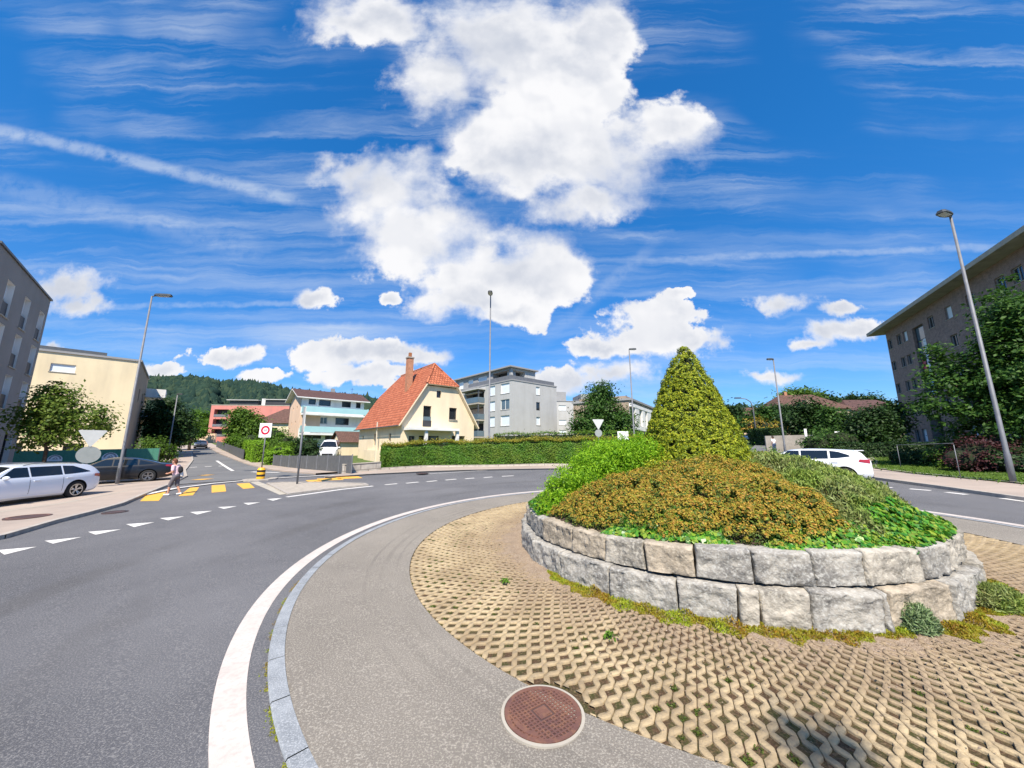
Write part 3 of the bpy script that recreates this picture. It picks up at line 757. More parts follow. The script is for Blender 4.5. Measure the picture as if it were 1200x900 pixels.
# ------------------------------------------------------------------ painted markings
def flat(mb, pts, off=.007): mb.poly([(p[0], p[1], T(p[0], p[1]) + off) for p in (pts if sum(pts[i][0] * pts[(i + 1) % len(pts)][1] - pts[(i + 1) % len(pts)][0] * pts[i][1] for i in range(len(pts))) > 0 else pts[::-1])])
mb = MB()
for tri in ([(-3, 645), (5, 650.5), (43, 641)], [(52, 634), (62, 637.5), (96, 629.5)], [(103, 623.5), (112, 627), (142, 620.5)],
            [(147.5, 614.5), (157, 618), (181, 612.2)], [(187, 607.5), (197, 610), (216, 605.2)], [(222.5, 600.3), (231, 603.2), (249, 598.8)],
            [(255, 594.5), (262.5, 596.6), (278, 593.3)], [(285, 589.6), (291, 591.8), (305, 588.8)], [(312.5, 585), (320, 587), (331, 583.8)],
            [(-62, 661), (-52, 668), (-10, 655)]):
    flat(mb, [G(*p) for p in tri])
kind(mb.build('yield_marking', 'paint_white'))
mb = MB()
for q in ([(176, 576), (195, 576), (186, 587), (164, 587.5)], [(222.5, 571.7), (233.5, 571), (226, 580.5), (209, 581.5)],
          [(248, 569), (263.5, 568), (265, 576), (248, 577.5)], [(277, 567), (292, 566), (298.5, 571.8), (285, 573)],
          [(358, 563), (374, 562), (378, 564.2), (362, 565.2)], [(371, 561), (399, 560), (403, 562.4), (374, 563.5)], [(392, 559.2), (420, 558.3), (425, 560.3), (397, 561.5)]):
    flat(mb, [G(*p) for p in q])
kind(mb.build('crosswalk_marking', 'paint_yellow'))
mb = MB()
ribbon(mb, [G(336, 582.6), G(365, 578.6), G(400, 573.7), G(437, 569.7)], .26, .007, 3)
for a, b in (((451, 568.2), (465.5, 566.9)), ((476, 566.4), (490.5, 565)), ((500, 564.6), (512, 563.4)), ((522, 562.7), (534.5, 561.6)), ((545, 561.2), (556, 560.3)), ((567, 559.8), (577, 559)), ((588, 558.3), (602, 557.6)),
             ((1066, 573), (1091, 575)), ((1109, 577), (1133, 579.8)), ((1174, 584), (1203, 588)), ((1030, 570.3), (1046, 571.6))):
    ribbon(mb, [G(*a), G(*b)], .24, .007)
ribbon(mb, [G(254, 540, .03), G(263, 546, .03), G(273, 552, .03)], .22, .042, 4)
for a, b in (((222, 548.3), (231, 547.8)), ((240, 547.5), (248, 547)), ((256, 546.8), (262, 546.5))): ribbon(mb, [G(*a), G(*b)], .35, .042)
for a, b in (((295, 553.5), (303, 554)), ((310, 554), (327, 554.5))): ribbon(mb, [G(*a), G(*b)], .3, .042)
ribbon(mb, [G(640, 548.8), G(560, 551.8), G(500, 555.5)], .14, .007, 4)
kind(mb.build('lane_marking', 'paint_white'))
mb = MB()
ribbon(mb, [G(168, 581), G(205, 573.2), G(250, 567.3), G(300, 562.6), G(350, 559.3), G(402, 557)], .32, .046, 6)
kind(mb.build('kerb', 'paint_white'))
mb = MB(); q = G(241, 557.5); flat(mb, [(q[0] - .35, q[1] - .3), (q[0] + .3, q[1] - .25), (q[0] + .4, q[1] + .3), (q[0] - .3, q[1] + .25)], .045)
q = G(237, 562.5); flat(mb, [(q[0] - .5, q[1] - .3), (q[0] + .3, q[1] - .35), (q[0] + .5, q[1] + .3), (q[0] - .3, q[1] + .3)], .045); kind(mb.build('lane_marking', 'paint_yellow'))

# traffic island with cobbles
def island(name, pts, h, top, side):
    mb = MB(); pts = [G(*p) if p[1] > 100 else p for p in pts]
    A = sum(pts[i][0] * pts[(i + 1) % len(pts)][1] - pts[(i + 1) % len(pts)][0] * pts[i][1] for i in range(len(pts)))
    if A < 0: pts = pts[::-1]
    c = Vector((sum(p[0] for p in pts) / len(pts), sum(p[1] for p in pts) / len(pts)))
    ins = [tuple(c + (Vector(p) - c) * (1 - .22 / max((Vector(p) - c).length, .5))) for p in pts]
    Q = lambda p, z: (p[0], p[1], T(p[0], p[1]) + z)
    mb.poly([Q(p, h - .01) for p in ins], 0)
    for i in range(len(pts)):
        a, b, c0, d0 = pts[i], pts[(i + 1) % len(pts)], ins[(i + 1) % len(pts)], ins[i]
        mb.quad(Q(a, h), Q(b, h), Q(c0, h), Q(d0, h), 1); mb.quad(Q(a, -.02), Q(b, -.02), Q(b, h), Q(a, h), 1)
    return kind(mb.build(name, [top, side]))
island('traffic_island', [(337, 580.5), (365, 576.8), (400, 572.4), (432, 569.3), (428, 567.6), (400, 566.5), (360, 565.8), (330, 566), (312, 567.3)], .07, 'cobbles', 'kerb_stone')
mb = MB(); ribbon(mb, [G(298, 565), G(316, 572), G(334, 579.5)], .4, .012, 3); kind(mb.build('kerb', 'concrete_light'))
zs = G(305, 562.4); island('traffic_island', [(zs[0] + .9 * math.cos(a), zs[1] + .9 * math.sin(a)) for a in [i * PI / 6 for i in range(12)]], .07, 'concrete_light', 'kerb_stone')

# ------------------------------------------------------------------ manholes
def manhole(name, label, c, r, frame, lidmat, detail=True):
    t = thing(name, label, 'manhole', gz(c, .016))
    n = 64
    mb = MB()
    for k in range(n):
        a, b = 2 * PI * k / n, 2 * PI * (k + 1) / n
        Q = lambda rr, tt, z: (rr * math.cos(tt), rr * math.sin(tt), z)
        mb.quad(Q(r, a, .006), Q(frame, a, .004), Q(frame, b, .004), Q(r, b, .006)); mb.quad(Q(frame, a, .004), Q(frame, a, -.03), Q(frame, b, -.03), Q(frame, b, .004))
    mb.build('frame', 'concrete_light' if detail else 'rust_dark', t)
    mb = MB()
    for k in range(n):
        a, b = 2 * PI * k / n, 2 * PI * (k + 1) / n
        Q = lambda rr, tt, z: (rr * math.cos(tt), rr * math.sin(tt), z)
        mb.quad(Q(r * .87, a, .009), Q(r * .985, a, .009), Q(r * .985, b, .009), Q(r * .87, b, .009))
        mb.quad(Q(r * .985, a, .009), Q(r * .985, a, -.02), Q(r * .985, b, -.02), Q(r * .985, b, .009))
        mb.quad(Q(r * .87, a, -.002), Q(r * .87, a, .009), Q(r * .87, b, .009), Q(r * .87, b, -.002))
    lid = mb.build('lid', lidmat, t)
    mb = MB(); mb.disc((0, 0, .001), r * .88, (0, 0, 1), 48); mb.build('recess', 'rust_dark', t)
    if detail:
        mb = MB(); rr = r * .875; nb = 17; w = rr * 2 / nb; xf = Matrix.Rotation(math.radians(33), 4, 'Z')
        for i in range(-nb // 2, nb // 2 + 1):
            p = (i + .5) * w
            if abs(p) > rr * .97: continue
            h = math.sqrt(rr * rr - p * p)
            for s0, s1 in ((-h, -.075), (.075, h)) if abs(p) < .055 else ((-h, h),):
                mb.box(p - w * .2, p + w * .2, s0, s1, 0, .0085, xf=xf)
                mb.box(s0, s1, p - w * .2, p + w * .2, 0, .0083, xf=xf)
        mb.build('grid', lidmat, t)
        mb = MB()      # cast emblem and name bar
        mb.box(-.055, .055, -.055, .055, .001, .006, xf=xf)
        mb.poly([tuple(xf @ Vector(p)) for p in ((-.045, -.012, .0105), (.0, .045, .0105), (-.045, .045, .0105))]); mb.poly([tuple(xf @ Vector(p)) for p in ((.045, .012, .0105), (-.0, -.045, .0105), (.045, -.045, .0105))])
        mb.build('emblem', lidmat, t)
        mb = MB()
        for k in range(10):
            a, b = math.radians(205 + 5.2 * k), math.radians(205 + 5.2 * (k + 1)); Q = lambda rr, tt, z=.0125: (rr * math.cos(tt), rr * math.sin(tt), z)
            mb.quad(Q(r * .72, a), Q(r * .84, a), Q(r * .84, b), Q(r * .72, b))
            mb.quad(Q(r * .72, a, .0), Q(r * .72, a), Q(r * .72, b), Q(r * .72, b, .0)); mb.quad(Q(r * .84, a), Q(r * .84, a, .0), Q(r * .84, b, .0), Q(r * .84, b))
        mb.build('name_bar', lidmat, t)
    return t
manhole('manhole_cover', 'round rusty manhole cover with waffle grid in the apron at the paver edge', G(636, 838), .305, .328, 'rust_iron')
p = G(33, 606, .09)
m2 = manhole('manhole_cover', 'flat brown manhole cover in the pavement below the white estate car', p, .42, .46, 'rust_iron', False); m2.location.z += .09
p = G(135, 600.5); m3 = manhole('manhole_cover', 'dark round disc in the road beside the left kerb', p, .28, .31, 'dark_metal', False)  # a plain dark disc in the road surface, built like the covers
p = G(495, 554.6, .08); m4 = manhole('manhole_cover', 'small dark manhole cover in the far pavement below the hedge', p, .36, .4, 'dark_metal', False); m4.location.z += .08
# ------------------------------------------------------------------ the planted island: granite blocks
def wall_top(x, y): return T(x, y) + .72 + .07 * min(1, max(0, (x - .5) / 2.0))
def stone_mesh(w, h, d, seed, rough=.02):
    """a split granite block: w along, d inward (y), h up; outer face at y = 0, facing -y"""
    nx, nz, ny = max(5, int(w / .027)), max(5, int(h / .027)), 5
    V, Fq, idx = [], [], {}
    rnd = random.Random(seed); o = Vector((seed * 3.7, seed * 1.3, 0))
    sk = [rnd.uniform(-.018, .018) for _ in range(6)]
    def vert(i, j, k):
        key = (i, j, k)
        if key in idx: return idx[key]
        u, v, s = i / nx, k / nz, j / ny
        x, y, z = (u - .5) * w, s * d, v * h
        x += sk[0] * (v - .5) * 2 * (u) + sk[1] * (v - .5) * 2 * (1 - u); z += sk[2] * (u - .5) * (v) - sk[3] * (u - .5) * (1 - v)
        p = Vector((x, y, z))
        n = mnoise.noise((p + o) * 3.0) * .9 + mnoise.noise((p + o) * 8) * .9 + mnoise.noise((p + o) * 18) * .9 + mnoise.noise((p + o) * 40) * .6
        if j == 0:
            p.y += n * rough * 1.25 + .006 * abs(mnoise.noise((p + o) * 1.9))
            e = min(u, 1 - u, v, 1 - v)
            if e == 0: p.y += .006 + .014 * mnoise.noise((p + o) * 9)
        if k == nz: p.z += n * rough * .35 - (.014 if j == 0 else 0)
        if k == 0: p.z += (.012 if j == 0 else 0)
        if i in (0, nx): p.x += n * rough * .5 * (1 if i else -1) + (0.004 if i == 0 else -.004) * (j == 0)
        idx[key] = len(V); V.append(tuple(p)); return idx[key]
    for i in range(nx):
        for k in range(nz):
            Fq.append((vert(i, 0, k), vert(i + 1, 0, k), vert(i + 1, 0, k + 1), vert(i, 0, k + 1)))
            Fq.append((vert(i + 1, ny, k), vert(i, ny, k), vert(i, ny, k + 1), vert(i + 1, ny, k + 1)))
        for j in range(ny):
            Fq.append((vert(i, j, nz), vert(i + 1, j, nz), vert(i + 1, j + 1, nz), vert(i, j + 1, nz)))
    for j in range(ny):
        for k in range(nz):
            Fq.append((vert(0, j + 1, k), vert(0, j, k), vert(0, j, k + 1), vert(0, j + 1, k + 1)))
            Fq.append((vert(nx, j, k), vert(nx, j + 1, k), vert(nx, j + 1, k + 1), vert(nx, j, k + 1)))
    return V, Fq

rw = thing('retaining_wall', 'low round wall of two courses of split granite blocks around the planting', 'stone wall', (CX, CY, T(CX, CY)))
def ang(p): return math.atan2(p[1] - CY, p[0] - CX)
low = [ang(G(*p)) for p in ((620, 658), (658, 677), (713, 702), (795, 724), (868, 735), (893, 737), (955, 743), (1034, 741), (1042, 740), (1110, 727), (1150, 700))]
upp = [ang(G(*p, .6)) for p in ((629, 612), (637, 617), (667, 631), (707, 642), (753, 652), (815, 660), (885, 668), (956, 670), (1021, 670), (1080, 662), (1115, 655))]
def extend(L):
    L = sorted(a if a > -PI * 1.2 else a + 2 * PI for a in L)
    L = sorted([(a - 2 * PI if a > PI / 2 + .3 else a) for a in L])
    a = L[-1]; st = .195; rnd = random.Random(2); end = L[0] + 2 * PI
    k = round((end - a) / st); 
    return L + [a + (end - a) * (i + (rnd.uniform(-.2, .2) if i < k else 0)) / k for i in range(1, k + 1)]
stone_mats = ['granite', 'granite_cool', 'granite', 'granite', 'granite_cool', 'granite_warm']
def course(angs, r_out, z0f, z1f, depth, seed):
    rnd = random.Random(seed)
    for i in range(len(angs) - 1):
        a, b = angs[i], angs[i + 1]; m = (a + b) / 2; half = (b - a) / 2
        gap = rnd.choice([.016, .024, .034, .042])
        w = 2 * r_out * math.sin(half) - gap
        if w < .03: continue
        r = r_out * math.cos(half) + .02 - .10 * max(0, -math.cos(m) - .55) / .45
        x, y = CX + r * math.cos(m), CY + r * math.sin(m)
        z0, z1 = z0f(x, y), z1f(x, y) + rnd.uniform(-.012, .012)
        r += rnd.uniform(-.02, .02)
        V, Fq = stone_mesh(w, z1 - z0, depth, seed + i, .019)
        xf = Matrix.Translation((r * math.cos(m), r * math.sin(m), z0 - T(CX, CY))) @ Matrix.Rotation(m + PI / 2 + rnd.uniform(-.02, .02), 4, 'Z')
        V = [tuple(xf @ Vector(p)) for p in V]
        left = math.cos(m) < -.5
        mat_ = 'granite_cool' if left and seed == 100 else stone_mats[rnd.randrange(6)]  # left-facing lower stones darker: their shade is put into the colour
        quick_mesh('stone', V, Fq, mat_, rw, smooth=False)
mid = lambda x, y: T(x, y) + (wall_top(x, y) - T(x, y)) * .53
course(extend(low), R_WALL, lambda x, y: T(x, y) - .03, lambda x, y: mid(x, y) - .006, .38, 100)
course(extend(upp), R_WALL - .13, lambda x, y: mid(x, y) + .004, wall_top, .34, 200)

# soil mound
def mound(x, y):
    r = math.hypot(x - CX, y - CY) / 3.3
    return wall_top(CX, CY) - .07 + (.0178 * (x - CX) + .0195 * (y - CY)) + .70 * max(0, 1 - r ** 2.9)
mb = MB(); nr, na = 14, 72
for i in range(nr):
    for k in range(na):
        q = [(3.42 * (i + a) / nr, 2 * PI * (k + b) / na) for a, b in ((0, 0), (1, 0), (1, 1), (0, 1))]
        p = [(CX + r * math.cos(t), CY + r * math.sin(t)) for r, t in q]
        p = [(x, y, mound(x, y)) for x, y in p]
        if i == 0: mb.poly(p[1:])
        else: mb.quad(*p)
mb = mb.build('soil_mound', 'soil', None, True); kind(mb)

# ------------------------------------------------------------------ plants on the island
vm = np.vectorize(mound)
def bump(x, y, f=1.0): return (np.sin(x * 4.1 * f + 1.3 * np.sin(y * 3.3 * f)) + np.sin(y * 5.2 * f + 1.7 * np.sin(x * 2.9 * f)) + .6 * np.sin((x + y) * 9.7 * f)) / 2.6
def in_disc(n, rng, r1=3.42):
    r = r1 * np.sqrt(rng.random(n)); t = rng.uniform(0, 2 * PI, n)
    return CX + r * np.cos(t), CY + r * np.sin(t), r, t
def rosettes(P, up, k, size, rng, el=(.25, 1.0)):
    n = len(P); az = rng.uniform(0, 2 * PI, (n, 1)) + np.arange(k)[None] * 2.4; e = rng.uniform(el[0], el[1], (n, k))
    D = np.stack([np.cos(az) * np.cos(e), np.sin(az) * np.cos(e), np.sin(e)], 2)
    D = D + (up[:, None, :] - np.array([0, 0, 1.])) * .6
    S = size[:, None] * rng.uniform(.6, 1.25, (n, k))
    Q = P[:, None, :] + D * S[..., None] * .5
    Nn = np.array([0, 0, 1.]) * .8 - D * np.array([1, 1, 0]) * .5
    return Q.reshape(-1, 3), Nn.reshape(-1, 3), S.ravel(), D.reshape(-1, 3)

def domes(P, up, R, k, size, rng, lowcut=.25):
    """little cushions of leaves: k leaves spread over a half sphere above each point"""
    n = len(P); d = rng.normal(0, 1, (n, k, 3)); d /= np.linalg.norm(d, axis=2, keepdims=True)
    c = np.einsum('nki,ni->nk', d, up); d = np.where((c < -.25)[..., None], -d, d); c = np.einsum('nki,ni->nk', d, up)
    r = R * rng.uniform(.6, 1.35, (n, 1, 1)) * rng.uniform(.75, 1.1, (n, k, 1))
    Q = P[:, None, :] + d * r
    al = rng.normal(0, .6, (n, k, 3)) + up[:, None, :] * .4 + d * .3
    return Q.reshape(-1, 3), (d + up[:, None, :] * .35).reshape(-1, 3), (size * rng.uniform(.6, 1.35, (n, k))).ravel(), al.reshape(-1, 3), (c < lowcut).ravel()
def valley_x(y): return 4.46 + .06 * (y - 5) + .07 * np.sin(y * 5)
# copper-coloured cushion shrub over the front of the mound
rng = np.random.default_rng(21)
X, Y, r, t = in_disc(26000, rng)
lim = 6.98 + np.clip((X - 2.3) * .40, -.1, .5)
ok = (X < valley_x(Y) - .02) & (Y < lim) & (r < 3.36 + .05 * np.sin(t * 17))
X, Y, r, t, lim = X[ok], Y[ok], r[ok], t[ok], lim[ok]
edge = np.clip((3.45 - r) / .28, 0, 1) ** .6 * np.clip((valley_x(Y) + .04 - X) / .3, 0.05, 1) ** .5 * np.clip((lim + .05 - Y) / .3, .05, 1) ** .5
Z = vm(X, Y) + (.25 + .075 * bump(X, Y) + .05 * bump(X + 3, Y, 2.3)) * edge
up = np.stack([(X - CX) * .22, (Y - CY) * .22, np.ones_like(X)], 1); up /= np.linalg.norm(up, axis=1, keepdims=True)
Z = Z + rng.normal(0, .018, len(X))
keep = np.arange(len(X)) % 2 == 0
P = np.stack([X, Y, Z], 1)[keep]; U = up[keep]
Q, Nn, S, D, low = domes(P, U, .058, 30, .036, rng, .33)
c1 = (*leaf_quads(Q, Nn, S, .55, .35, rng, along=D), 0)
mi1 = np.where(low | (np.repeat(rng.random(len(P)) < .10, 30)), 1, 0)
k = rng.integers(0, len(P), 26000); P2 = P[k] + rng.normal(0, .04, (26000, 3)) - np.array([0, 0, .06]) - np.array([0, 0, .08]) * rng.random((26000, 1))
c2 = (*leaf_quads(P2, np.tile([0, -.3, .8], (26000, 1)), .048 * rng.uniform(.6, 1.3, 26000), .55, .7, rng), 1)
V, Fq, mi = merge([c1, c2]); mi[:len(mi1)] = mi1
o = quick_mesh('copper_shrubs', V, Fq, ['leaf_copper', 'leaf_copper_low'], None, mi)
o['kind'] = 'stuff'

# sage-green bed on the right flank
rng = np.random.default_rng(22)
X, Y, r, t = in_disc(24000, rng)
ok = (X > valley_x(Y) + .10) & (r < 3.3) & (Y < 8.9) & (r > .95) & ~((r > 3.02) & (t % (2 * PI) > math.radians(288)) & (t % (2 * PI) < math.radians(320)))
X, Y, r, t = X[ok], Y[ok], r[ok], t[ok]
edge = np.clip((3.4 - r) / .5, 0, 1) ** .6 * np.clip((X - valley_x(Y) - .02) / .32, 0.05, 1) ** .6
Z = vm(X, Y) + (.37 + .08 * bump(X, Y, .9) + .04 * bump(X, Y + 2, 2.1)) * edge
n = len(X); m = 7
A = rng.normal(0, .45, (n, m, 3)) + np.array([0, 0, 1.0]); A /= np.linalg.norm(A, axis=2, keepdims=True)
S = .085 * rng.uniform(.5, 1.3, (n, m))
P = np.stack([X, Y, Z], 1)[:, None, :] + rng.normal(0, .025, (n, m, 3)) - np.array([0, 0, .06]) * rng.random((n, m, 1))
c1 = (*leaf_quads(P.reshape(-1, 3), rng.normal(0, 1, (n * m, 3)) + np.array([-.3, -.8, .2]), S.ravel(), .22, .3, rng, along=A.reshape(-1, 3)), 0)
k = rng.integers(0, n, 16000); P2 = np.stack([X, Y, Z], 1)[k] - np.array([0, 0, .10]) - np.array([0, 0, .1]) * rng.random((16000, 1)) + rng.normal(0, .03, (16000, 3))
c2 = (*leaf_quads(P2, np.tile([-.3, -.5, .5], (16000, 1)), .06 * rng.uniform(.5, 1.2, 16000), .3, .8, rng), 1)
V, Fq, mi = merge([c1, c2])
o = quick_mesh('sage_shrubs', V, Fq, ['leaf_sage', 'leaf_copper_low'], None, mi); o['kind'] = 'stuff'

# low pale green seam along the valley
rng = np.random.default_rng(25); n = 1500
Y = rng.uniform(4.75, 6.9, n); X = valley_x(Y) + rng.normal(.07, .055, n); Z = vm(X, Y) + .05 + .10 * rng.random(n)
Q, Nn, S, D = rosettes(np.stack([X, Y, Z], 1), np.tile([0, 0, 1.], (n, 1)), 8, .05 * rng.uniform(.6, 1.3, n), rng)
o = tag(quick_mesh('creeper', *leaf_quads(Q, Nn, S, .5, .3, rng, along=D), 'leaf_sage'), 'narrow pale green seam of creeper between the copper and the sage shrubs', 'creeper')

# ivy patches at the wall head
def ivy(name, label, t0, t1, r0, r1, h, n, seed, size=.075):
    rng = np.random.default_rng(seed)
    t = np.radians(rng.uniform(t0, t1, n)); s = rng.random(n); e = np.sin(PI * (np.degrees(t) - t0) / (t1 - t0)) ** .5
    r = r1 - (r1 - r0) * s * e
    x, y = CX + r * np.cos(t), CY + r * np.sin(t)
    z = vm(x, y) + h * np.minimum(1, .35 + s * 1.6) * e * (.6 + .4 * rng.random(n)) + .03 * bump(x, y, 2)
    out = np.stack([np.cos(t), np.sin(t), np.full(n, 1.1)], 1)
    rad = rng.normal(0, .5, (n, 3)) + np.stack([np.cos(t), np.sin(t), -.5 * np.ones(n)], 1)
    return tag(quick_mesh(name, *leaf_quads(np.stack([x, y, z], 1), out, size * rng.uniform(.55, 1.3, n), .95, .45, rng, along=rad), 'leaf_ivy'), label, 'ivy')
ivy('ivy_patch', 'glossy green ivy at the middle of the front wall, below the copper shrubs', -137, -107, 2.85, 3.47, .24, 1900, 31, .065)
ivy('ivy_patch', 'narrow ivy strip with yellowed leaves on the wall head right of the middle', -103, -72, 2.95, 3.52, .20, 1900, 32, .06)
ivy('ivy_patch', 'broad bright ivy clump hanging over the right end of the wall', -76, -38, 2.72, 3.6, .32, 3900, 33, .076)
ivy('ivy_patch', 'dark ivy at the left end of the wall, under the lime green shrub', -186, -164, 2.9, 3.5, .26, 1300, 34, .06)

# lime green shrub on the left flank
rng = np.random.default_rng(41)
blobs = [(1.55, 7.45, 1.46, .72, .60, .48), (2.1, 7.62, 1.76, .74, .62, .56), (2.65, 7.75, 1.92, .58, .55, .50), (1.15, 7.6, 1.16, .50, .55, .36), (.85, 7.35, .98, .32, .45, .24), (2.0, 8.3, 1.6, .8, .5, .5)]
P, Nn, S = crown(blobs, 900, 54, .16, .062, rng, flat=1.0)
z0 = vm(P[:, 0], P[:, 1]); P[:, 2] = np.maximum(P[:, 2], z0 + .02)
A = rng.normal(0, .5, P.shape) + np.array([0, 0, .9])
sh = thing('lime_shrub', 'tall bright lime green shrub on the left flank of the planted island', 'shrub', (2.0, 7.6, mound(2.0, 7.6)))
o = quick_mesh('foliage', *leaf_quads(P - np.array(sh.location), Nn, S, .34, .8, rng, along=A), 'leaf_lime', sh)
mb = MB()
for b in blobs:
    for k in range(8):
        e = Vector(b[:3]) + Vector(rng.normal(0, .4, 3)) * .6; s = Vector((b[0], b[1], mound(b[0], b[1])))
        mb.tube([s - sh.location, s.lerp(e, .5) + Vector(rng.normal(0, .05, 3)) - sh.location, e - sh.location], [.012, .008, .003], 5)
mb.build('stems', 'bark', sh)

# clipped golden cone
rng = np.random.default_rng(51)
bx, by = 4.02, 8.05; bz = mound(bx, by) - .1; Hc, Rc = 2.94, 1.13
co = thing('clipped_conifer', 'golden green conifer clipped to a cone at the top of the planted island', 'tree', (bx, by, bz))
nt = 2900
s = 1 - np.sqrt(rng.random(nt)); t = rng.uniform(0, 2 * PI, nt)
prof = lambda s: Rc * ((1 - s) ** .76) * np.where(s < .10, .88 + 1.2 * s, 1.0) + .05 * (1 - s)
rr = prof(s) * (1 + .012 * np.sin(3 * t + 5 * s * 2) + .015 * np.sin(7 * t + 19 * s)) + rng.normal(0, .022, nt)
out = np.stack([np.cos(t), np.sin(t), np.full(nt, .42)], 1); out /= np.linalg.norm(out, axis=1, keepdims=True)
P = np.stack([rr * np.cos(t), rr * np.sin(t), s * Hc], 1)
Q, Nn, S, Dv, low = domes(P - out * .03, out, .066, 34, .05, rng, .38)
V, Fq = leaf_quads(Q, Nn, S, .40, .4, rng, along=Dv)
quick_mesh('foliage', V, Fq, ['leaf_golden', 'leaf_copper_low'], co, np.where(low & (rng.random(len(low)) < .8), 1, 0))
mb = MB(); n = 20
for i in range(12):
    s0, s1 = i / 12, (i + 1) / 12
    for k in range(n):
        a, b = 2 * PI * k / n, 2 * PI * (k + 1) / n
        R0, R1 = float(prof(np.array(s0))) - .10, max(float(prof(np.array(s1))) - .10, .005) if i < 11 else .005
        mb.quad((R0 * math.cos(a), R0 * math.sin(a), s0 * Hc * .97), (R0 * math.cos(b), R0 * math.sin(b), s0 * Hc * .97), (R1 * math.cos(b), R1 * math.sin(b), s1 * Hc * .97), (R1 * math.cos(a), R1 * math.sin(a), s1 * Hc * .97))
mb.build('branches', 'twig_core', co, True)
mb = MB(); mb.tube([(0, 0, -.2), (0, 0, .6)], [.07, .06], 8); mb.build('trunk', 'bark', co)

def on_mound(px, py, Y):
    return AT(px, py, Y)
def mini(name, label, x, y, rx, ry, rz, lm, seed, n=2600, size=.05, asp=.5, cat='shrub'):
    rng = np.random.default_rng(seed); b = (x, y, mound(x, y))
    P, Nn, S = crown([(0, 0, rz * .75, rx, ry, rz)], n // 26, 26, .12, size, rng, flat=1)
    r = thing(name, label, cat, b); quick_mesh('foliage', *leaf_quads(P, Nn, S, asp, .6, rng), lm, r); 
    mb = MB()
    for k in range(7):
        mb.tube([(0, 0, -.05), (rng.normal(0, rx * .4), rng.normal(0, ry * .4), rz)], [.01, .004], 5)
    mb.build('stems', 'bark', r)
mini('yellow_shrub', 'small yellow green shrub at the left foot of the clipped cone', 2.82, 7.05, .25, .25, .20, 'leaf_golden', 61)
mini('small_shrub', 'small fresh green shrub right behind the clipped cone', 5.35, 8.35, .36, .3, .30, 'leaf_hedge', 62)
mini('small_shrub', 'low coppery shrub between the clipped cone and the sage bed', 5.0, 7.3, .26, .26, .2, 'leaf_copper', 63)
mini('yellow_shrub', 'yellow green shoot above the sage bed in front of the white car', 5.75, 8.0, .16, .16, .30, 'leaf_fresh', 64, 1200)
mini('small_shrub', 'dark green low shrub beside the sage bed, right of the clipped cone', 5.55, 7.6, .3, .25, .22, 'leaf_hedge', 65)

# ------------------------------------------------------------------ growth at the foot of the wall
def mat_patch(t0, t1, r0, r1, n, seed, lm, size, h, label, name='sedum_mat'):
    rng = np.random.default_rng(seed)
    t = np.radians(rng.uniform(t0, t1, n)); w = (np.degrees(t) - t0) / (t1 - t0)
    e = np.clip(np.sin(PI * w), 0, 1) ** .45 * (1 + .22 * np.sin(t * 41) + .15 * np.sin(t * 97))
    s = rng.random(n); r = r0 + (r1 - r0) * s * e
    x, y = CX + r * np.cos(t), CY + r * np.sin(t)
    z = np.array([T(a, b) for a, b in zip(x, y)]) + .012 + h * (1 - s ** 2) * e * rng.random(n) * (.7 + .5 * bump(x, y, 3))
    A = rng.normal(0, .5, (n, 3)) + np.array([0, 0, 1.])
    return tag(quick_mesh(name, *leaf_quads(np.stack([x, y, z], 1), rng.normal(0, 1, (n, 3)) + [0, -.6, .3], size * rng.uniform(.6, 1.4, n), .35, .3, rng, along=A), lm), label, 'ground plant')
mat_patch(-152, -80, 3.70, 3.98, 15000, 71, 'leaf_sedum', .032, .085, 'long yellow and orange sedum mat at the front foot of the stone wall')
mat_patch(-80.5, -63, 3.72, 4.04, 5200, 72, 'leaf_sedum', .032, .08, 'short orange sedum mat left of the upright grey green tuft at the wall foot')
mat_patch(-64, -35, 3.74, 4.05, 5600, 73, 'leaf_sedum', .032, .08, 'orange sedum mat between the two tufts at the right wall foot')
def tuft(label, px, py, rx, ry, h, lm, seed, n, name='plant_tuft'):
    rng = np.random.default_rng(seed); q = G(px, py)
    t = thing(name, label, 'shrub', gz(q))
    d = rng.normal(0, 1, (n, 3)); d[:, 2] = np.abs(d[:, 2]); d /= np.linalg.norm(d, axis=1, keepdims=True)
    u = rng.random((n, 1)) ** .5
    P = d * u * np.array([rx, ry, h]) + np.array([0, 0, .03])
    quick_mesh('foliage', *leaf_quads(P, rng.normal(0, 1, (n, 3)), .06 * rng.uniform(.5, 1.3, n), .2, .3, rng, along=d + np.array([0, 0, .5])), lm, t)
tuft('upright grey green tuft leaning against the right front of the stone wall', 1072, 738, .22, .2, .27, 'leaf_lavender', 81, 5200)
tuft('rounded green tuft at the right end of the stone wall foot', 1168, 712, .34, .26, .25, 'leaf_sage', 82, 7000)
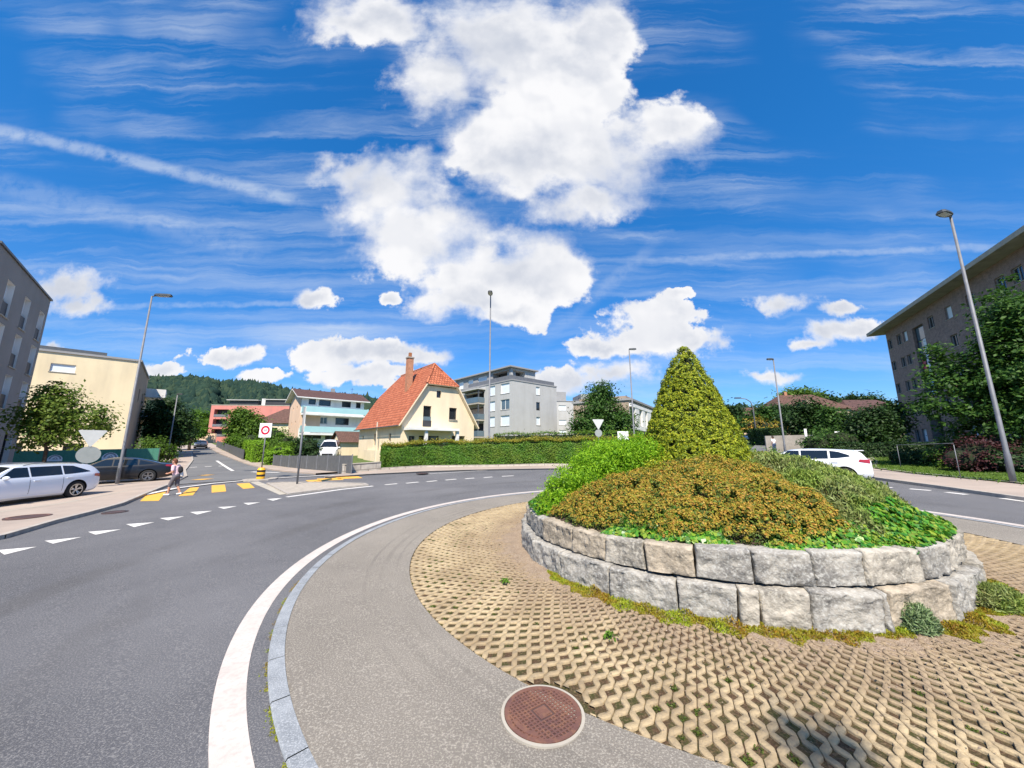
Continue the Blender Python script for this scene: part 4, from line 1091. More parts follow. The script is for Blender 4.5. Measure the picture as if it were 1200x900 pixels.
# ------------------------------------------------------------------ buildings
class Bld:
    def __init__(s, name, label, cat, p, z=None, group=None):
        s.z = T(*p) if z is None else z
        s.o = Vector((p[0], p[1], s.z)); s.root = thing(name, label, cat, s.o, 0, group); s.frame = 'frame_white'
    def P(s, p0, d, u, w, z):               # along, outward, absolute height -> local
        return (p0[0] + d[0] * u + d[1] * w - s.o.x, p0[1] + d[1] * u - d[0] * w - s.o.y, z - s.o.z)
    def bx(s, mb, p0, d, u0, u1, w0, w1, z0, z1, mi=0):
        c = [s.P(p0, d, u, w, z) for z in (z0, z1) for (u, w) in ((u0, w1), (u1, w1), (u1, w0), (u0, w0))]
        for q in ((0, 1, 5, 4), (1, 2, 6, 5), (2, 3, 7, 6), (3, 0, 4, 7), (4, 5, 6, 7), (3, 2, 1, 0)): mb.quad(*[c[k] for k in q], mi=mi)
    def part(s, name, m, p0, d, boxes, parent=None):
        mb = MB()
        for b in boxes: s.bx(mb, p0, d, *b)
        return mb.build(name, m, parent or s.root)
    def facade(s, m, p0, d, L, z0, z1, ops=(), depth=.18, name='wall', top=None, reveal=None):
        mb = MB()
        us = sorted({0.0, L} | {min(max(v, 0), L) for o in ops for v in (o[0], o[2])}); zs = sorted({z0, z1} | {v for o in ops for v in (o[1], o[3])})
        for i in range(len(us) - 1):
            for j in range(len(zs) - 1):
                cu, cz = (us[i] + us[i + 1]) / 2, (zs[j] + zs[j + 1]) / 2
                if any(o[0] < cu < o[2] and o[1] < cz < o[3] for o in ops): continue
                q = [s.P(p0, d, us[i], 0, zs[j]), s.P(p0, d, us[i + 1], 0, zs[j]), s.P(p0, d, us[i + 1], 0, zs[j + 1]), s.P(p0, d, us[i], 0, zs[j + 1])]
                mb.quad(*q); mb.uv[-1] = [(us[i], zs[j]), (us[i + 1], zs[j]), (us[i + 1], zs[j + 1]), (us[i], zs[j + 1])]
        for o in ops:
            u0, a, u1, b = max(o[0], 0), o[1], min(o[2], L), o[3]; D = -(o[5] if len(o) > 5 else depth)
            mi = 1 if reveal else 0
            mb.quad(s.P(p0, d, u0, 0, a), s.P(p0, d, u0, 0, b), s.P(p0, d, u0, D, b), s.P(p0, d, u0, D, a), mi)
            mb.quad(s.P(p0, d, u1, 0, b), s.P(p0, d, u1, 0, a), s.P(p0, d, u1, D, a), s.P(p0, d, u1, D, b), mi)
            mb.quad(s.P(p0, d, u0, 0, b), s.P(p0, d, u1, 0, b), s.P(p0, d, u1, D, b), s.P(p0, d, u0, D, b), mi)
            mb.quad(s.P(p0, d, u1, 0, a), s.P(p0, d, u0, 0, a), s.P(p0, d, u0, D, a), s.P(p0, d, u1, D, a), mi)
        if top: mb.poly([s.P(p0, d, u, 0, z) for u, z in top], 0, [(u, z) for u, z in top])
        w = mb.build(name, [m, reveal] if reveal else m, s.root)
        for o in ops: s.window(p0, d, o[0], o[1], o[2], o[3], o[4] if len(o) > 4 else 'glass', -(o[5] if len(o) > 5 else depth))
        return w
    def window(s, p0, d, u0, z0, u1, z1, style, D):
        fw = .07; mb = MB(); fr = 'frame_dark' if style in ('dark', 'recess', 'stair') else s.frame
        if style == 'recess':
            s.part('loggia', 'frame_dark', p0, d, [(u0, u1, D - .05, D, z0, z1)]); return  # near-black panel: the shade inside the recess is put into its colour
        for b in ((u0, u0 + fw, D - .05, D + .04, z0, z1), (u1 - fw, u1, D - .05, D + .04, z0, z1), (u0 + fw, u1 - fw, D - .05, D + .038, z1 - fw, z1), (u0 + fw, u1 - fw, D - .05, D + .038, z0, z0 + fw)): s.bx(mb, p0, d, *b)
        if style in ('glass', 'two', 'cool') and u1 - u0 > .9: c = (u0 + u1) / 2; s.bx(mb, p0, d, c - .035, c + .035, D - .05, D + .037, z0 + fw, z1 - fw)
        if style == 'stair':
            k = 5
            for i in range(1, k): z = z0 + (z1 - z0) * i / k; s.bx(mb, p0, d, u0 + fw, u1 - fw, D - .05, D + .037, z - .05, z + .05)
        f = mb.build('window', fr, s.root)
        pm = {'glass': 'glass_dark', 'dark': 'glass_dark', 'stair': 'glass_cool', 'cool': 'glass_cool', 'blind': 'blind_white', 'half': 'glass_dark', 'french': 'glass_dark'}.get(style, 'glass_dark')
        s.part('blind' if style == 'blind' else 'pane', pm, p0, d, [(u0 + fw, u1 - fw, D - .04, D - .01, z0 + fw, z1 - fw)], f)
        if style == 'half': s.part('blind', 'blind_white', p0, d, [(u0 + fw, u1 - fw, D - .005, D + .02, z0 + (z1 - z0) * .55, z1 - fw)], f)
        if style in ('glass', 'blind', 'half', 'cool') and D > -.3: s.part('sill', 'concrete_light', p0, d, [(u0 - .06, u1 + .06, D, .05, z0 - .06, z0)], f)

def along(p, d, s): return (p[0] + d[0] * s, p[1] + d[1] * s)
def unit(x, y): l = math.hypot(x, y); return (x / l, y / l)

# --- grey apartment house on the left
d = unit(-.68, .735); Pc = (-32.7, 23.7); L = 9.9; p0 = along(Pc, d, -L)
B = Bld('apartment_house', 'dark grey rendered apartment house with tall recessed windows at the left edge', 'building', Pc)
ops = []
off = L - 13.1
for col in (2.4, 5.35, 8.35, 11.45):
    for zt in (11.12, 8.75, 6.3, 3.75):
        if col + off > .1: ops.append((col + off, zt - 1.95, col + off + 1.15, zt, 'half'))
# keep floors 2.45 m apart as surveyed; the street floor has tall doors
ops = [o for o in ops if o[3] > 5]
for col in (4.2, 7.4, 10.6): ops.append((col + off, .15, col + off + 1.5, 2.9, 'dark'))
B.facade('render_grey', p0, d, L, B.z - .3, 12.3, ops, .26, reveal='render_white')
rails = []
for o in ops:
    if o[4] == 'half':
        B.part('railing', 'rail_dark', p0, d, [(o[0] + .03, o[2] - .03, -.12, -.08, o[1] + .02, o[1] + .82)])
e = (-d[1] * -1 * -1, 0)
n = (d[1], -d[0])
B.facade('render_grey', Pc, (-n[0], -n[1]), 10, B.z - .3, 12.3, [], .2)
back = along(Pc, (-n[0], -n[1]), 10)
B.facade('render_grey', back, (-d[0], -d[1]), L, B.z - .3, 12.3, [], .2)
B.part('roof', 'galvanised_dark', p0, d, [(-.05, L + .1, -10.1, .08, 12.302, 12.42)])

# --- yellow block
d = unit(.73, .68); Pc = (-39.5, 36.7); L = 18.0; p0 = along(Pc, d, -L)
B = Bld('apartment_block', 'pale yellow flat-roofed block behind the street tree on the left', 'building', Pc)
ops = [(12.2, 9.15, 13.75, 9.95, 'blind', .12), (8.6, 9.15, 10.2, 9.95, 'blind', .12), (14.0, .55, 15.3, 2.4, 'dark'), (10.4, .55, 11.7, 2.4, 'dark')]
B.facade('render_yellow', p0, d, L, B.z - .5, 11.0, ops)
d2 = (-d[1], d[0])
B.facade('render_tan', Pc, d2, 14, B.z - .5, 11.0, [(9.0, 7.2, 10.6, 8.6, 'glass'), (9.0, 4.2, 10.6, 5.6, 'glass'), (4.0, 7.2, 5.4, 8.6, 'glass')])  # end and back walls in darker tan: their shade is in the colour
B.facade('render_tan', along(Pc, d2, 14), (-d[0], -d[1]), L, B.z - .5, 11.0, [])
B.part('roof', 'cladding_dark', p0, d, [(-.1, L + .12, -14.1, .12, 11.003, 11.2)])
B.part('roof_railing', 'galvanised_dark', p0, d, [(6, L - 2.5, -.6, -.55, 11.2, 11.62), (6, L - 2.5, -6.0, -5.9, 11.2, 11.62)])
B.part('base', 'render_tan', p0, d, [(0, L + .03, 0.0, .03, B.z - .5, 1.0)])
# white balconies standing out from its far end
q = along(Pc, d2, 14.0); qn = (d2[1], -d2[0])
for zb in (8.6, 5.6):
    b = B.part('balcony', 'render_white', q, d2, [(-.6, 3.4, 0.0, 1.9, zb, zb + .25), (-.6, -.5, 0, 1.9, zb + .25, zb + 1.15), (3.3, 3.4, 0, 1.9, zb + .25, zb + 1.15), (-.5, 3.3, 1.8, 1.9, zb + .25, zb + 1.15)])
B.part('wing_wall', 'render_yellow', q, d2, [(0.01, 4.2, -2.4, -.01, B.z - .3, 9.8)])

# --- peach block with teal balconies
Pc = (-34.4, 57.5); d = unit(.75, .66); L = 10.0
B = Bld('balcony_house', 'peach house with two long teal glass balconies and a dark tiled roof', 'building', Pc)
ze = 10.25; d2 = (-d[1], d[0])
z0 = B.z - .5
ops = [(1.05, 9.0, 2.1, 9.9, 'dark'), (2.6, 8.9, 4.4, 9.9, 'dark'), (6.2, 8.9, 7.7, 9.9, 'dark'), (8.6, 8.9, 9.4, 9.9, 'dark'),
       (3.0, 5.9, 4.1, 7.0, 'cool'), (5.4, 5.8, 7.6, 7.0, 'dark'), (1.0, 3.4, 3.4, 4.0, 'recess'), (4.0, 1.3, 6.8, 3.9, 'dark')]
B.facade('render_white', Pc, d, L, z0, ze, ops)
gd = (-d2[0], -d2[1]); g0 = along(Pc, d2, 9.0)
B.facade('render_peach', g0, gd, 9.0, z0, ze, [(2.6, 8.3, 3.2, 8.8, 'dark'), (5.6, 8.3, 6.2, 8.8, 'dark'), (2.4, 5.8, 3.0, 6.3, 'dark'), (5.6, 5.8, 6.2, 6.3, 'dark'), (2.4, 3.6, 3.0, 4.1, 'dark')],
         top=[(0, ze), (9, ze), (4.5, ze + 1.55)])
B.facade('render_peach', along(Pc, d, L), d2, 9.0, z0, ze, [])
B.part('wall', 'render_peach', Pc, d, [(0.0, 3.0, .004, .06, 5.1, 7.5)])
for zb, nm in ((7.45, 0), (4.25, 1)):
    b = B.part('balcony', 'render_white', Pc, d, [(.1, L + .3, .02, 1.7, zb - .30, zb)])
    B.part('balustrade', 'glass_teal', Pc, d, [(.1, L + .3, 1.64, 1.7, zb + .14, zb + 1.08), (.1, .16, .02, 1.64, zb + .12, zb + 1.18), (L + .24, L + .3, .02, 1.64, zb + .12, zb + 1.18)], b)
B.part('pillar', 'concrete_light', Pc, d, [(L - .6, L - .3, 1.2, 1.5, z0, 7.07)])
mb = MB(); ov = .8
for sgn in (0, 1):
    a = [B.P(g0, gd, u, w, z) for (u, w, z) in ((9.0 + ov, ov, ze - .16), (9.0 + ov, -L - ov, ze - .16), (4.5, -L - ov, ze + 1.75), (4.5, ov, ze + 1.75))] if sgn else [B.P(g0, gd, u, w, z) for (u, w, z) in ((-ov, -L - ov, ze - .16), (-ov, ov, ze - .16), (4.5, ov, ze + 1.75), (4.5, -L - ov, ze + 1.75))]
    mb.quad(*a); low = [(p[0], p[1], p[2] - .16) for p in a]
    mb.quad(*low[::-1], mi=1)
    for k in range(4): mb.quad(low[k], low[(k + 1) % 4], a[(k + 1) % 4], a[k], mi=1)
rf = mb.build('roof', ['tiles_dark', 'render_white'], B.root)
B.part('chimney', 'cladding_dark', Pc, d, [(5.6, 6.2, -5.6, -5.0, ze + 1.2, ze + 2.5)], rf)
B.part('antenna', 'dark_metal', Pc, d, [(9.2, 9.24, -5, -4.96, ze + 1.2, ze + 3.0), (8.9, 9.5, -5.0, -4.96, ze + 2.7, ze + 2.74)], rf)

# --- cream house with the orange tiled roof
a = math.radians(40); d = (math.cos(a), math.sin(a)); C0 = (-10.2, 32.9); W_, LL = 8.0, 12.2
B = Bld('cream_house', 'cream gabled house with a steep orange tiled roof and brick chimney', 'building', C0)
l = (-d[1], d[0]); z0 = B.z - .4; ze, zh, zr = 4.62, 8.08, 10.6
u1, u2 = 2.2, 5.8
ops = [(3.46, 6.95, 3.98, 7.66, 'dark'), (2.1, 4.0, 2.95, 6.05, 'french'), (4.95, 4.85, 5.85, 6.05, 'french'), (.75, .9, 1.35, 3.1, 'dark'), (1.75, .9, 3.9, 3.15, 'dark'), (5.35, .9, 6.9, 3.2, 'recess', .5)]
B.facade('render_cream', C0, d, W_, z0, ze, [o for o in ops if o[3] < ze], depth=.2); B.part('frame', 'frame_dark', C0, d, [(2.08, 2.97, .004, .03, 4.03, ze)])
# upper gable with its own openings
mb = MB()
def gable(mb, ops, depth=.2):
    zs = sorted({ze, zh} | {v for o in ops for v in (o[1], o[3])})
    for j in range(len(zs) - 1):
        za, zb = zs[j], zs[j + 1]
        la = u1 * (za - ze) / (zh - ze); lb = u1 * (zb - ze) / (zh - ze); ra = W_ - (W_ - u2) * (za - ze) / (zh - ze); rb = W_ - (W_ - u2) * (zb - ze) / (zh - ze)
        cuts = sorted([o for o in ops if o[1] <= za + 1e-6 and o[3] >= zb - 1e-6], key=lambda o: o[0])
        x0a, x0b = la, lb
        for o in cuts + [None]:
            x1a, x1b = (o[0], o[0]) if o else (ra, rb)
            mb.quad(B.P(C0, d, x0a, 0, za), B.P(C0, d, x1a, 0, za), B.P(C0, d, x1b, 0, zb), B.P(C0, d, x0b, 0, zb))
            if o: x0a = x0b = o[2]
    for o in ops:
        for q in (((o[0], o[1]), (o[0], o[3])), ((o[2], o[3]), (o[2], o[1])), ((o[0], o[3]), (o[2], o[3])), ((o[2], o[1]), (o[0], o[1]))):
            mb.quad(B.P(C0, d, q[0][0], 0, q[0][1]), B.P(C0, d, q[1][0], 0, q[1][1]), B.P(C0, d, q[1][0], -depth, q[1][1]), B.P(C0, d, q[0][0], -depth, q[0][1]))
g_ops = [(3.46, 6.95, 3.98, 7.66), (2.1, ze, 2.95, 6.05), (4.95, 4.85, 5.85, 6.05)]
gable(mb, g_ops); mb.build('wall', 'render_cream', B.root)
for o in ((3.46, 6.95, 3.98, 7.66, 'dark'), (2.1, 4.05, 2.95, 6.05, 'dark'), (4.95, 4.85, 5.85, 6.05, 'dark')): B.window(C0, d, o[0], o[1], o[2], o[3], o[4], -.2)
B.part('balustrade', 'glass_cool', C0, d, [(2.1, 2.95, -.06, -.02, 4.05, 5.0)]); B.part('sill', 'concrete', C0, d, [(4.9, 5.9, .002, .1, 4.74, 4.84)])
p0 = along(C0, l, LL); dl = (-l[0], -l[1])
B.facade('render_cream', p0, dl, LL, z0, ze, [(5.0, 2.25, 5.75, 3.5, 'dark'), (9.2, 2.6, 9.75, 3.4, 'dark'), (1.2, 2.9, 1.7, 3.3, 'dark')])
B.facade('render_cream', along(C0, d, W_), l, LL, z0, ze, [(2, 1.8, 3.2, 3.2, 'glass'), (6, 1.8, 7.2, 3.2, 'glass')])
B.facade('render_cream', along(along(C0, d, W_), l, LL), (-d[0], -d[1]), W_, z0, ze, [], top=[(0, ze), (W_, ze), (W_ - u1, zh), (W_ - u2, zh)])
B.part('annex', 'render_cream', p0, dl, [(3.2, LL + .0, .004, .35, z0, 1.75)])
B.part('downpipe', 'awning', p0, dl, [(6.9, 7.0, .35, .45, z0, ze)])
B.part('canopy', 'render_white', C0, d, [(.2, 5.3, .004, 1.5, 3.62, 3.86)])
for u in (1.75, 5.1): B.part('pillar', 'render_white', C0, d, [(u, u + .28, 1.05, 1.33, z0, 3.62)])
# roof: two steep sides, half hip in front and behind
def RP(u, s, z): return (C0[0] + d[0] * u + l[0] * s - B.o.x, C0[1] + d[1] * u + l[1] * s - B.o.y, z - B.o.z)
hs = 1.75; ov = .38; um = (u1 + u2) / 2
sl = (zh - ze) / u1
A0 = (-.45, -ov, ze - .45 * sl + .12); A1 = (-.45, LL + ov, ze - .45 * sl + .12); Bq = (u1 - .02, -ov, zh + .12); Rg0 = (um, hs, zr + .2); Rg1 = (um, LL - hs, zr + .2); B1 = (u1 - .02, LL + ov, zh + .12)
D0 = (W_ + .45, -ov, ze - .45 * sl + .12); D1 = (W_ + .45, LL + ov, ze - .45 * sl + .12); E0 = (u2 + .02, -ov, zh + .12); E1 = (u2 + .02, LL + ov, zh + .12)
def rface(mb, pts, mi=0):
    P3 = [Vector(RP(*p)) for p in pts]; n = (P3[1] - P3[0]).cross(P3[2] - P3[0]).normalized()
    ax = Vector((0, 0, 1)).cross(n).normalized(); ay = n.cross(ax)
    uv = [((p - P3[0]).dot(ax), (p - P3[0]).dot(ay)) for p in P3]
    th = n * -.12
    mb.poly(P3, mi, uv); mb.poly([p + th for p in P3[::-1]], 1)
    for k in range(len(P3)): a_, b_ = P3[k], P3[(k + 1) % len(P3)]; mb.quad(a_ + th, b_ + th, b_, a_, 1)
mb = MB()
rface(mb, [A1, A0, Bq, Rg0, Rg1, B1]); rface(mb, [D0, D1, E1, Rg1, Rg0, E0]); rface(mb, [Bq, E0, Rg0]); rface(mb, [E1, B1, Rg1])
rf = mb.build('roof', ['tiles_orange', 'render_cream'], B.root)
cs, cu = 4.3, 2.35
mb = MB(); 
def cbox(mb, u0_, u1_, s0, s1, za, zb, mi=0):
    c = [RP(u, s, z) for z in (za, zb) for (u, s) in ((u0_, s0), (u1_, s0), (u1_, s1), (u0_, s1))]
    for q in ((0, 1, 5, 4), (1, 2, 6, 5), (2, 3, 7, 6), (3, 0, 4, 7), (4, 5, 6, 7)): mb.quad(*[c[k] for k in q], mi=mi)
cbox(mb, cu - .30, cu + .30, cs - .30, cs + .30, 7.6, 11.6); cbox(mb, cu - .36, cu + .36, cs - .36, cs + .36, 11.6, 11.75, 1); cbox(mb, cu - .14, cu + .14, cs - .14, cs + .14, 11.75, 12.25, 2)
mb.build('chimney', ['chimney_brick', 'concrete', 'copper_pot'], rf)
mb = MB(); mb.tube([RP(-.52, -ov, A0[2] - .02), RP(-.52, LL + ov, A0[2] - .02)], .06, 8); mb.build('gutter', 'galvanised_dark', rf)
mb = MB()
for a_, b_ in ((Rg0, Rg1), (Bq, Rg0), (E0, Rg0)): mb.tube([RP(a_[0], a_[1], a_[2] + .02), RP(b_[0], b_[1], b_[2] + .02)], .1, 8)
mb.build('ridge_tiles', 'tiles_orange', rf)

# --- grey apartment building in the middle
Pc = (0, 58.0); d = unit(.75, .66); dl = unit(.66, -.75); LL, LR = 20.0, 11.05; p0 = along(Pc, dl, -LL)
B = Bld('grey_apartments', 'light grey four storey apartment building with corner balconies and a set-back attic', 'building', Pc)
z0 = B.z - .5; zt = 13.0
ops = []
for z in (12.7, 9.95, 7.25):
    for u in (17.05, 13.9): ops.append((u, z - 1.75, u + (2.3 if u > 15 else 1.6), z, 'cool' if (z, u) == (9.95, 17.05) else 'blind'))
for z in (12.3, 9.3, 6.3): ops.append((6.6, z - 2.45, 12.3, z, 'recess', 1.6))
for z in (12.3, 9.5, 6.7): ops.append((1.2, z - 1.6, 3.2, z, 'blind'))
B.facade('cladding_grey', p0, dl, LL, z0, zt, ops, .14)
B.facade('cladding_grey', Pc, d, LR, z0, zt, [(5.65, z - 1.45, 6.6, z, st, .14) for z, st in ((12.55, 'blind'), (9.8, 'dark'), (7.2, 'blind'))])
B.facade('cladding_grey', along(Pc, d, LR), (-dl[0], -dl[1]), LL, z0, zt, [])
B.facade('cladding_grey', along(p0, d, LR), (-d[0], -d[1]), LR, z0, zt, [])
B.part('roof', 'cladding_dark', p0, dl, [(-.08, LL + .08, -LR - .08, .08, zt + .003, zt + .22)])
for z in (9.85, 6.85, 3.85):
    b = B.part('balcony', 'concrete_light', p0, dl, [(6.4, 12.5, .01, 1.5, z - .25, z)])
    B.part('balustrade', 'glass_cool', p0, dl, [(6.4, 12.5, 1.43, 1.5, z + .05, z + 1.0), (6.4, 6.47, .01, 1.43, z + .05, z + 1.0), (12.43, 12.5, .01, 1.43, z + .05, z + 1.0)], b)
B.part('pillar', 'galvanised_dark', p0, dl, [(6.42, 6.6, 1.2, 1.38, z0, zt - .6), (12.3, 12.48, 1.2, 1.38, z0, zt - .6)])
B.part('canopy', 'cladding_grey', p0, dl, [(6.2, 12.7, .01, 1.7, zt - .75, zt - .5)])
aw = B.part('awning', 'awning', p0, dl, [(7.0, 11.8, .01, 1.0, 11.75, 11.85)]); B.part('awning', 'render_peach', p0, dl, [(7.0, 11.0, -.9, -.84, 7.2, 9.1)])
# set-back attic
A_ = along(along(p0, d, 1.3), dl, .5); AL = LL - 2.3
B.facade('cladding_dark', A_, dl, AL, zt + .2, 15.7, [(1.2, 13.7, 3.0, 15.2, 'blind'), (4.6, 13.7, 6.4, 15.2, 'blind'), (8.0, 13.6, 10.9, 15.3, 'blind'), (12.6, 13.7, AL - .4, 15.3, 'recess', 1.5)])
Ac = along(A_, dl, AL)
B.facade('cladding_grey', Ac, d, 6.0, zt + .2, 15.7, [(.5, 13.7, 3.4, 15.3, 'recess', 1.5)]); B.facade('cladding_grey', along(Ac, d, 6.0), (-dl[0], -dl[1]), AL, zt + .2, 15.7, [])
B.part('attic_roof', 'cladding_dark', A_, dl, [(-.3, AL + .5, -6.4, .5, 15.703, 15.95)])
B.part('railing', 'galvanised', p0, dl, [(7.0, LL - .1, -.16, -.12, zt + .22, zt + 1.0)]); B.part('railing', 'galvanised', Pc, d, [(.1, LR - .5, -.16, -.12, zt + .22, zt + .9)])

# --- second grey block behind
p0 = (10.1, 80.0); d = unit(1, .12)
B = Bld('grey_block', 'smaller grey block with white blinds between the apartment building and the tree', 'building', p0)
ops = [(u, z - 1.15, u + 1.7, z, 'blind') for u in (.5, 4.5, 7.3) for z in (11.3, 8.0, 5.7)]
B.facade('cladding_grey', p0, d, 10, B.z - .3, 12.2, ops, .12)
B.facade('cladding_grey', along(p0, (-d[1], d[0]), 10), (d[1], -d[0]), 10, B.z - .3, 12.2, [])
B.part('roof', 'cladding_dark', p0, d, [(-.1, 10.1, -10, .1, 12.203, 12.4)])
B.part('attic', 'cladding_dark', p0, d, [(.2, 2.6, -8, -1.2, 12.4, 14.6), (6.2, 10.2, -8, -1.2, 12.4, 14.2)]); B.part('base', 'frame_dark', p0, d, [(0, 10, .004, .1, B.z - .3, B.z + .9)])

# --- two storey building with white window bands
Pc = (17.6, 53.0); d = unit(.55, .84); dl = unit(.84, -.55)
B = Bld('office_building', 'low beige building with a white framed band of windows behind the round tree', 'building', Pc)
z0 = B.z - .5
ops = [(.5, 5.55, 2.3, 7.95, 'dark'), (4.9, 5.55, 6.6, 7.95, 'dark'), (8.9, 5.55, 10.2, 7.95, 'dark'), (13.3, 5.55, 15.0, 7.95, 'dark'), (1.0, 1.6, 19, 4.2, 'recess', .3)]
B.facade('cladding_grey', Pc, d, 21, z0, 9.0, ops, .25)
B.facade('render_tan', along(Pc, dl, -9), dl, 9, z0, 9.0, [])
B.part('window_band', 'render_white', Pc, d, [(0, 21, .004, .35, 8.05, 8.55), (0, 21, .004, .35, 4.6, 5.3)] + [(a, b, .004, .3, 5.3, 8.05) for a, b in ((2.4, 4.8), (6.7, 8.8), (10.3, 13.2))])
B.part('roof', 'cladding_dark', Pc, d, [(-.2, 21.2, -9.2, .45, 9.003, 9.3)]); B.part('parapet', 'render_tan', Pc, d, [(0, 20.8, -8, -.4, 9.3, 9.7)])

# --- pink block far up the left street
p0 = (-89.5, 105); d = unit(1, .1)
B = Bld('pink_block', 'salmon pink flat-roofed block with dark loggias below the wooded hill', 'building', p0)
ops = [(1.0, z, 5.0, z + 2.3, 'recess', 1.4) for z in (10.7, 7.8, 4.9)] + [(8.4, 10.2, 10.2, 12.9, 'dark'), (8.4, 7.0, 10.2, 9.2, 'dark')]
B.facade('render_pink', p0, d, 22, B.z - 1, 14.2, ops)
B.facade('render_pink', along(p0, (-d[1], d[0]), 12), (d[1], -d[0]), 12, B.z - 1, 14.2, [])
B.facade('render_pink', along(p0, d, 22), (-d[1], d[0]), 12, B.z - 1, 14.2, [])
B.part('roof', 'concrete_light', p0, d, [(-.05, 22.05, -12, .05, 14.203, 14.4)])
for z in (10.7, 7.8, 4.9): B.part('balustrade', 'galvanised', p0, d, [(1.0, 5.0, .01, .06, z + .1, z + .8)])
B.part('attic', 'frame_dark', p0, d, [(4, 12, -8, -1.5, 14.4, 15.9), (14.5, 21.5, -8, -1.0, 14.4, 16.1)]); B.part('attic_roof', 'cladding_grey', p0, d, [(3.4, 12.4, -8.4, -.8, 15.9, 16.1), (14, 22, -8.4, -.6, 16.1, 16.35)])
B.part('chimney', 'render_white', p0, d, [(12.8, 13.8, -3, -2, 14.4, 16.6)])

def hip_house(name, label, p0, ang, L, Wd, ze, zr, wall, tiles, ops=(), hip=3.0, ov=.5, gable=False):
    d = (math.cos(ang), math.sin(ang)); B = Bld(name, label, 'building', p0); z0 = B.z - 1.0
    n = (-d[1], d[0])
    B.facade(wall, p0, d, L, z0, ze, ops); B.facade(wall, along(p0, d, L), n, Wd, z0, ze, [])
    B.facade(wall, along(along(p0, d, L), n, Wd), (-d[0], -d[1]), L, z0, ze, []); B.facade(wall, along(p0, n, Wd), (-n[0], -n[1]), Wd, z0, ze, [])
    def Q(u, s, z): return Vector((p0[0] + d[0] * u + n[0] * s - B.o.x, p0[1] + d[1] * u + n[1] * s - B.o.y, z - B.o.z))
    e = ze - .1; a, b, c, f = Q(-ov, -ov, e), Q(L + ov, -ov, e), Q(L + ov, Wd + ov, e), Q(-ov, Wd + ov, e)
    h = -ov if gable else hip
    r0, r1 = Q(h, Wd / 2, zr), Q(L - h, Wd / 2, zr); mb = MB()
    def face(P):
        nn = (P[1] - P[0]).cross(P[2] - P[0]).normalized(); ax = Vector((0, 0, 1)).cross(nn).normalized(); ay = nn.cross(ax)
        mb.poly(P, 0, [((p - P[0]).dot(ax), (p - P[0]).dot(ay)) for p in P])
    face([a, b, r1, r0]); face([c, f, r0, r1])
    if gable:
        wm = MB(); wm.poly([Q(0, 0, ze), Q(0, Wd, ze), Q(0, Wd / 2, zr - .15)]); wm.poly([Q(L, Wd, ze), Q(L, 0, ze), Q(L, Wd / 2, zr - .15)]); wm.build('gable_wall', wall, B.root)
    else: face([f, a, r0]); face([b, c, r1])
    mb.quad(f, c, b, a)
    B.roof = mb.build('roof', tiles, B.root); B.d, B.n, B.p0 = d, n, p0
    return B
p = AT(298, 500, 74); 
B = hip_house('old_house', 'house with a broad brown hipped roof left of the peach house', (p.x, 74), .1, 13, 10, 7.0, 10.4, 'render_cream', 'tiles_brown', [(3.5, 4.6, 4.6, 6.0, 'dark'), (8.5, 4.6, 9.6, 6.0, 'dark')], 3.0)
B.part('roof_window', 'glass_dark', B.p0, B.d, [(8.2, 10.2, -2.6, -1.4, 8.35, 8.75)], B.roof)
p = AT(401, 512, 45)
B = hip_house('garage', 'small cream garage with a brown saddle roof beside the parked van', (p.x, 45), .72, 3.4, 4.2, 2.75, 4.1, 'render_cream', 'tiles_brown', [], gable=True, ov=.35)
p = AT(912, 500, 78)
B = hip_house('hillside_house', 'long house with a rusty brown hipped roof on the right hillside', (p.x, 78), -.12, 15, 10, 10.3, 14.0, 'render_tan', 'tiles_brown', [(3, 8.0, 4.4, 9.6, 'dark'), (8, 8.0, 9.4, 9.6, 'dark')], 4.0)
B.part('dormer', 'render_tan', B.p0, B.d, [(7, 8.6, -3.0, -1.2, 11.4, 12.4)], B.roof); B.part('chimney', 'chimney_brick', B.p0, B.d, [(5, 5.6, -5.4, -4.8, 13.2, 14.7)], B.roof)
p = AT(998, 492, 84)
hip_house('hillside_house', 'brown roofed house peeping over the dark trees beside the right block', (p.x, 84), -.05, 13, 9, 10.6, 13.6, 'render_tan', 'tiles_dark', [], 2.5)
p = AT(868, 492, 105)
hip_house('hillside_house', 'small distant house with an orange roof up the right-hand street', (p.x, 105), -.3, 12, 9, 10.4, 13.8, 'render_peach', 'tiles_brown', [(2, 7.6, 3.2, 9.2, 'dark'), (6, 7.6, 7.2, 9.2, 'dark')], 2.0)

# --- dark brick apartment block on the right
Pf = (53.8, 49.0); d = unit(-.47, -.88); L = 34.0
B = Bld('brick_block', 'long dark brown brick apartment block with an overhanging flat roof on the right', 'building', Pf); B.frame = 'frame_grey'
ops = []
for k, (zt, h) in enumerate(((17.02, 1.38), (13.85, 1.28), (10.68, 1.34), (7.55, 1.42), (4.3, 1.6))):
    for u0_, u1_ in ((.2, 1.4), (2.85, 4.0), (4.5, 5.6), (10.5, 11.7), (13.9, 15.1), (17.5, 18.7), (21.6, 22.8), (23.6, 24.8), (27.2, 28.4), (30.4, 31.6)): ops.append((u0_, zt - h, u1_, zt, 'blind' if (k * 7 + int(u0_ * 3)) % 4 == 1 else 'glass'))
ops.append((6.9, 8.2, 9.4, 16.75, 'stair', .3)); ops.append((6.7, 2.3, 9.2, 5.8, 'recess', .8))
B.facade('clinker', Pf, d, L, B.z - 1.5, 18.3, ops, .18)
n = (d[1], -d[0]); bk = (-n[0], -n[1])
B.facade('clinker', along(Pf, bk, 12), n, 12, B.z - 1.5, 18.3, [])
B.facade('clinker', along(Pf, d, L), bk, 12, B.z - 1.5, 18.3, [])
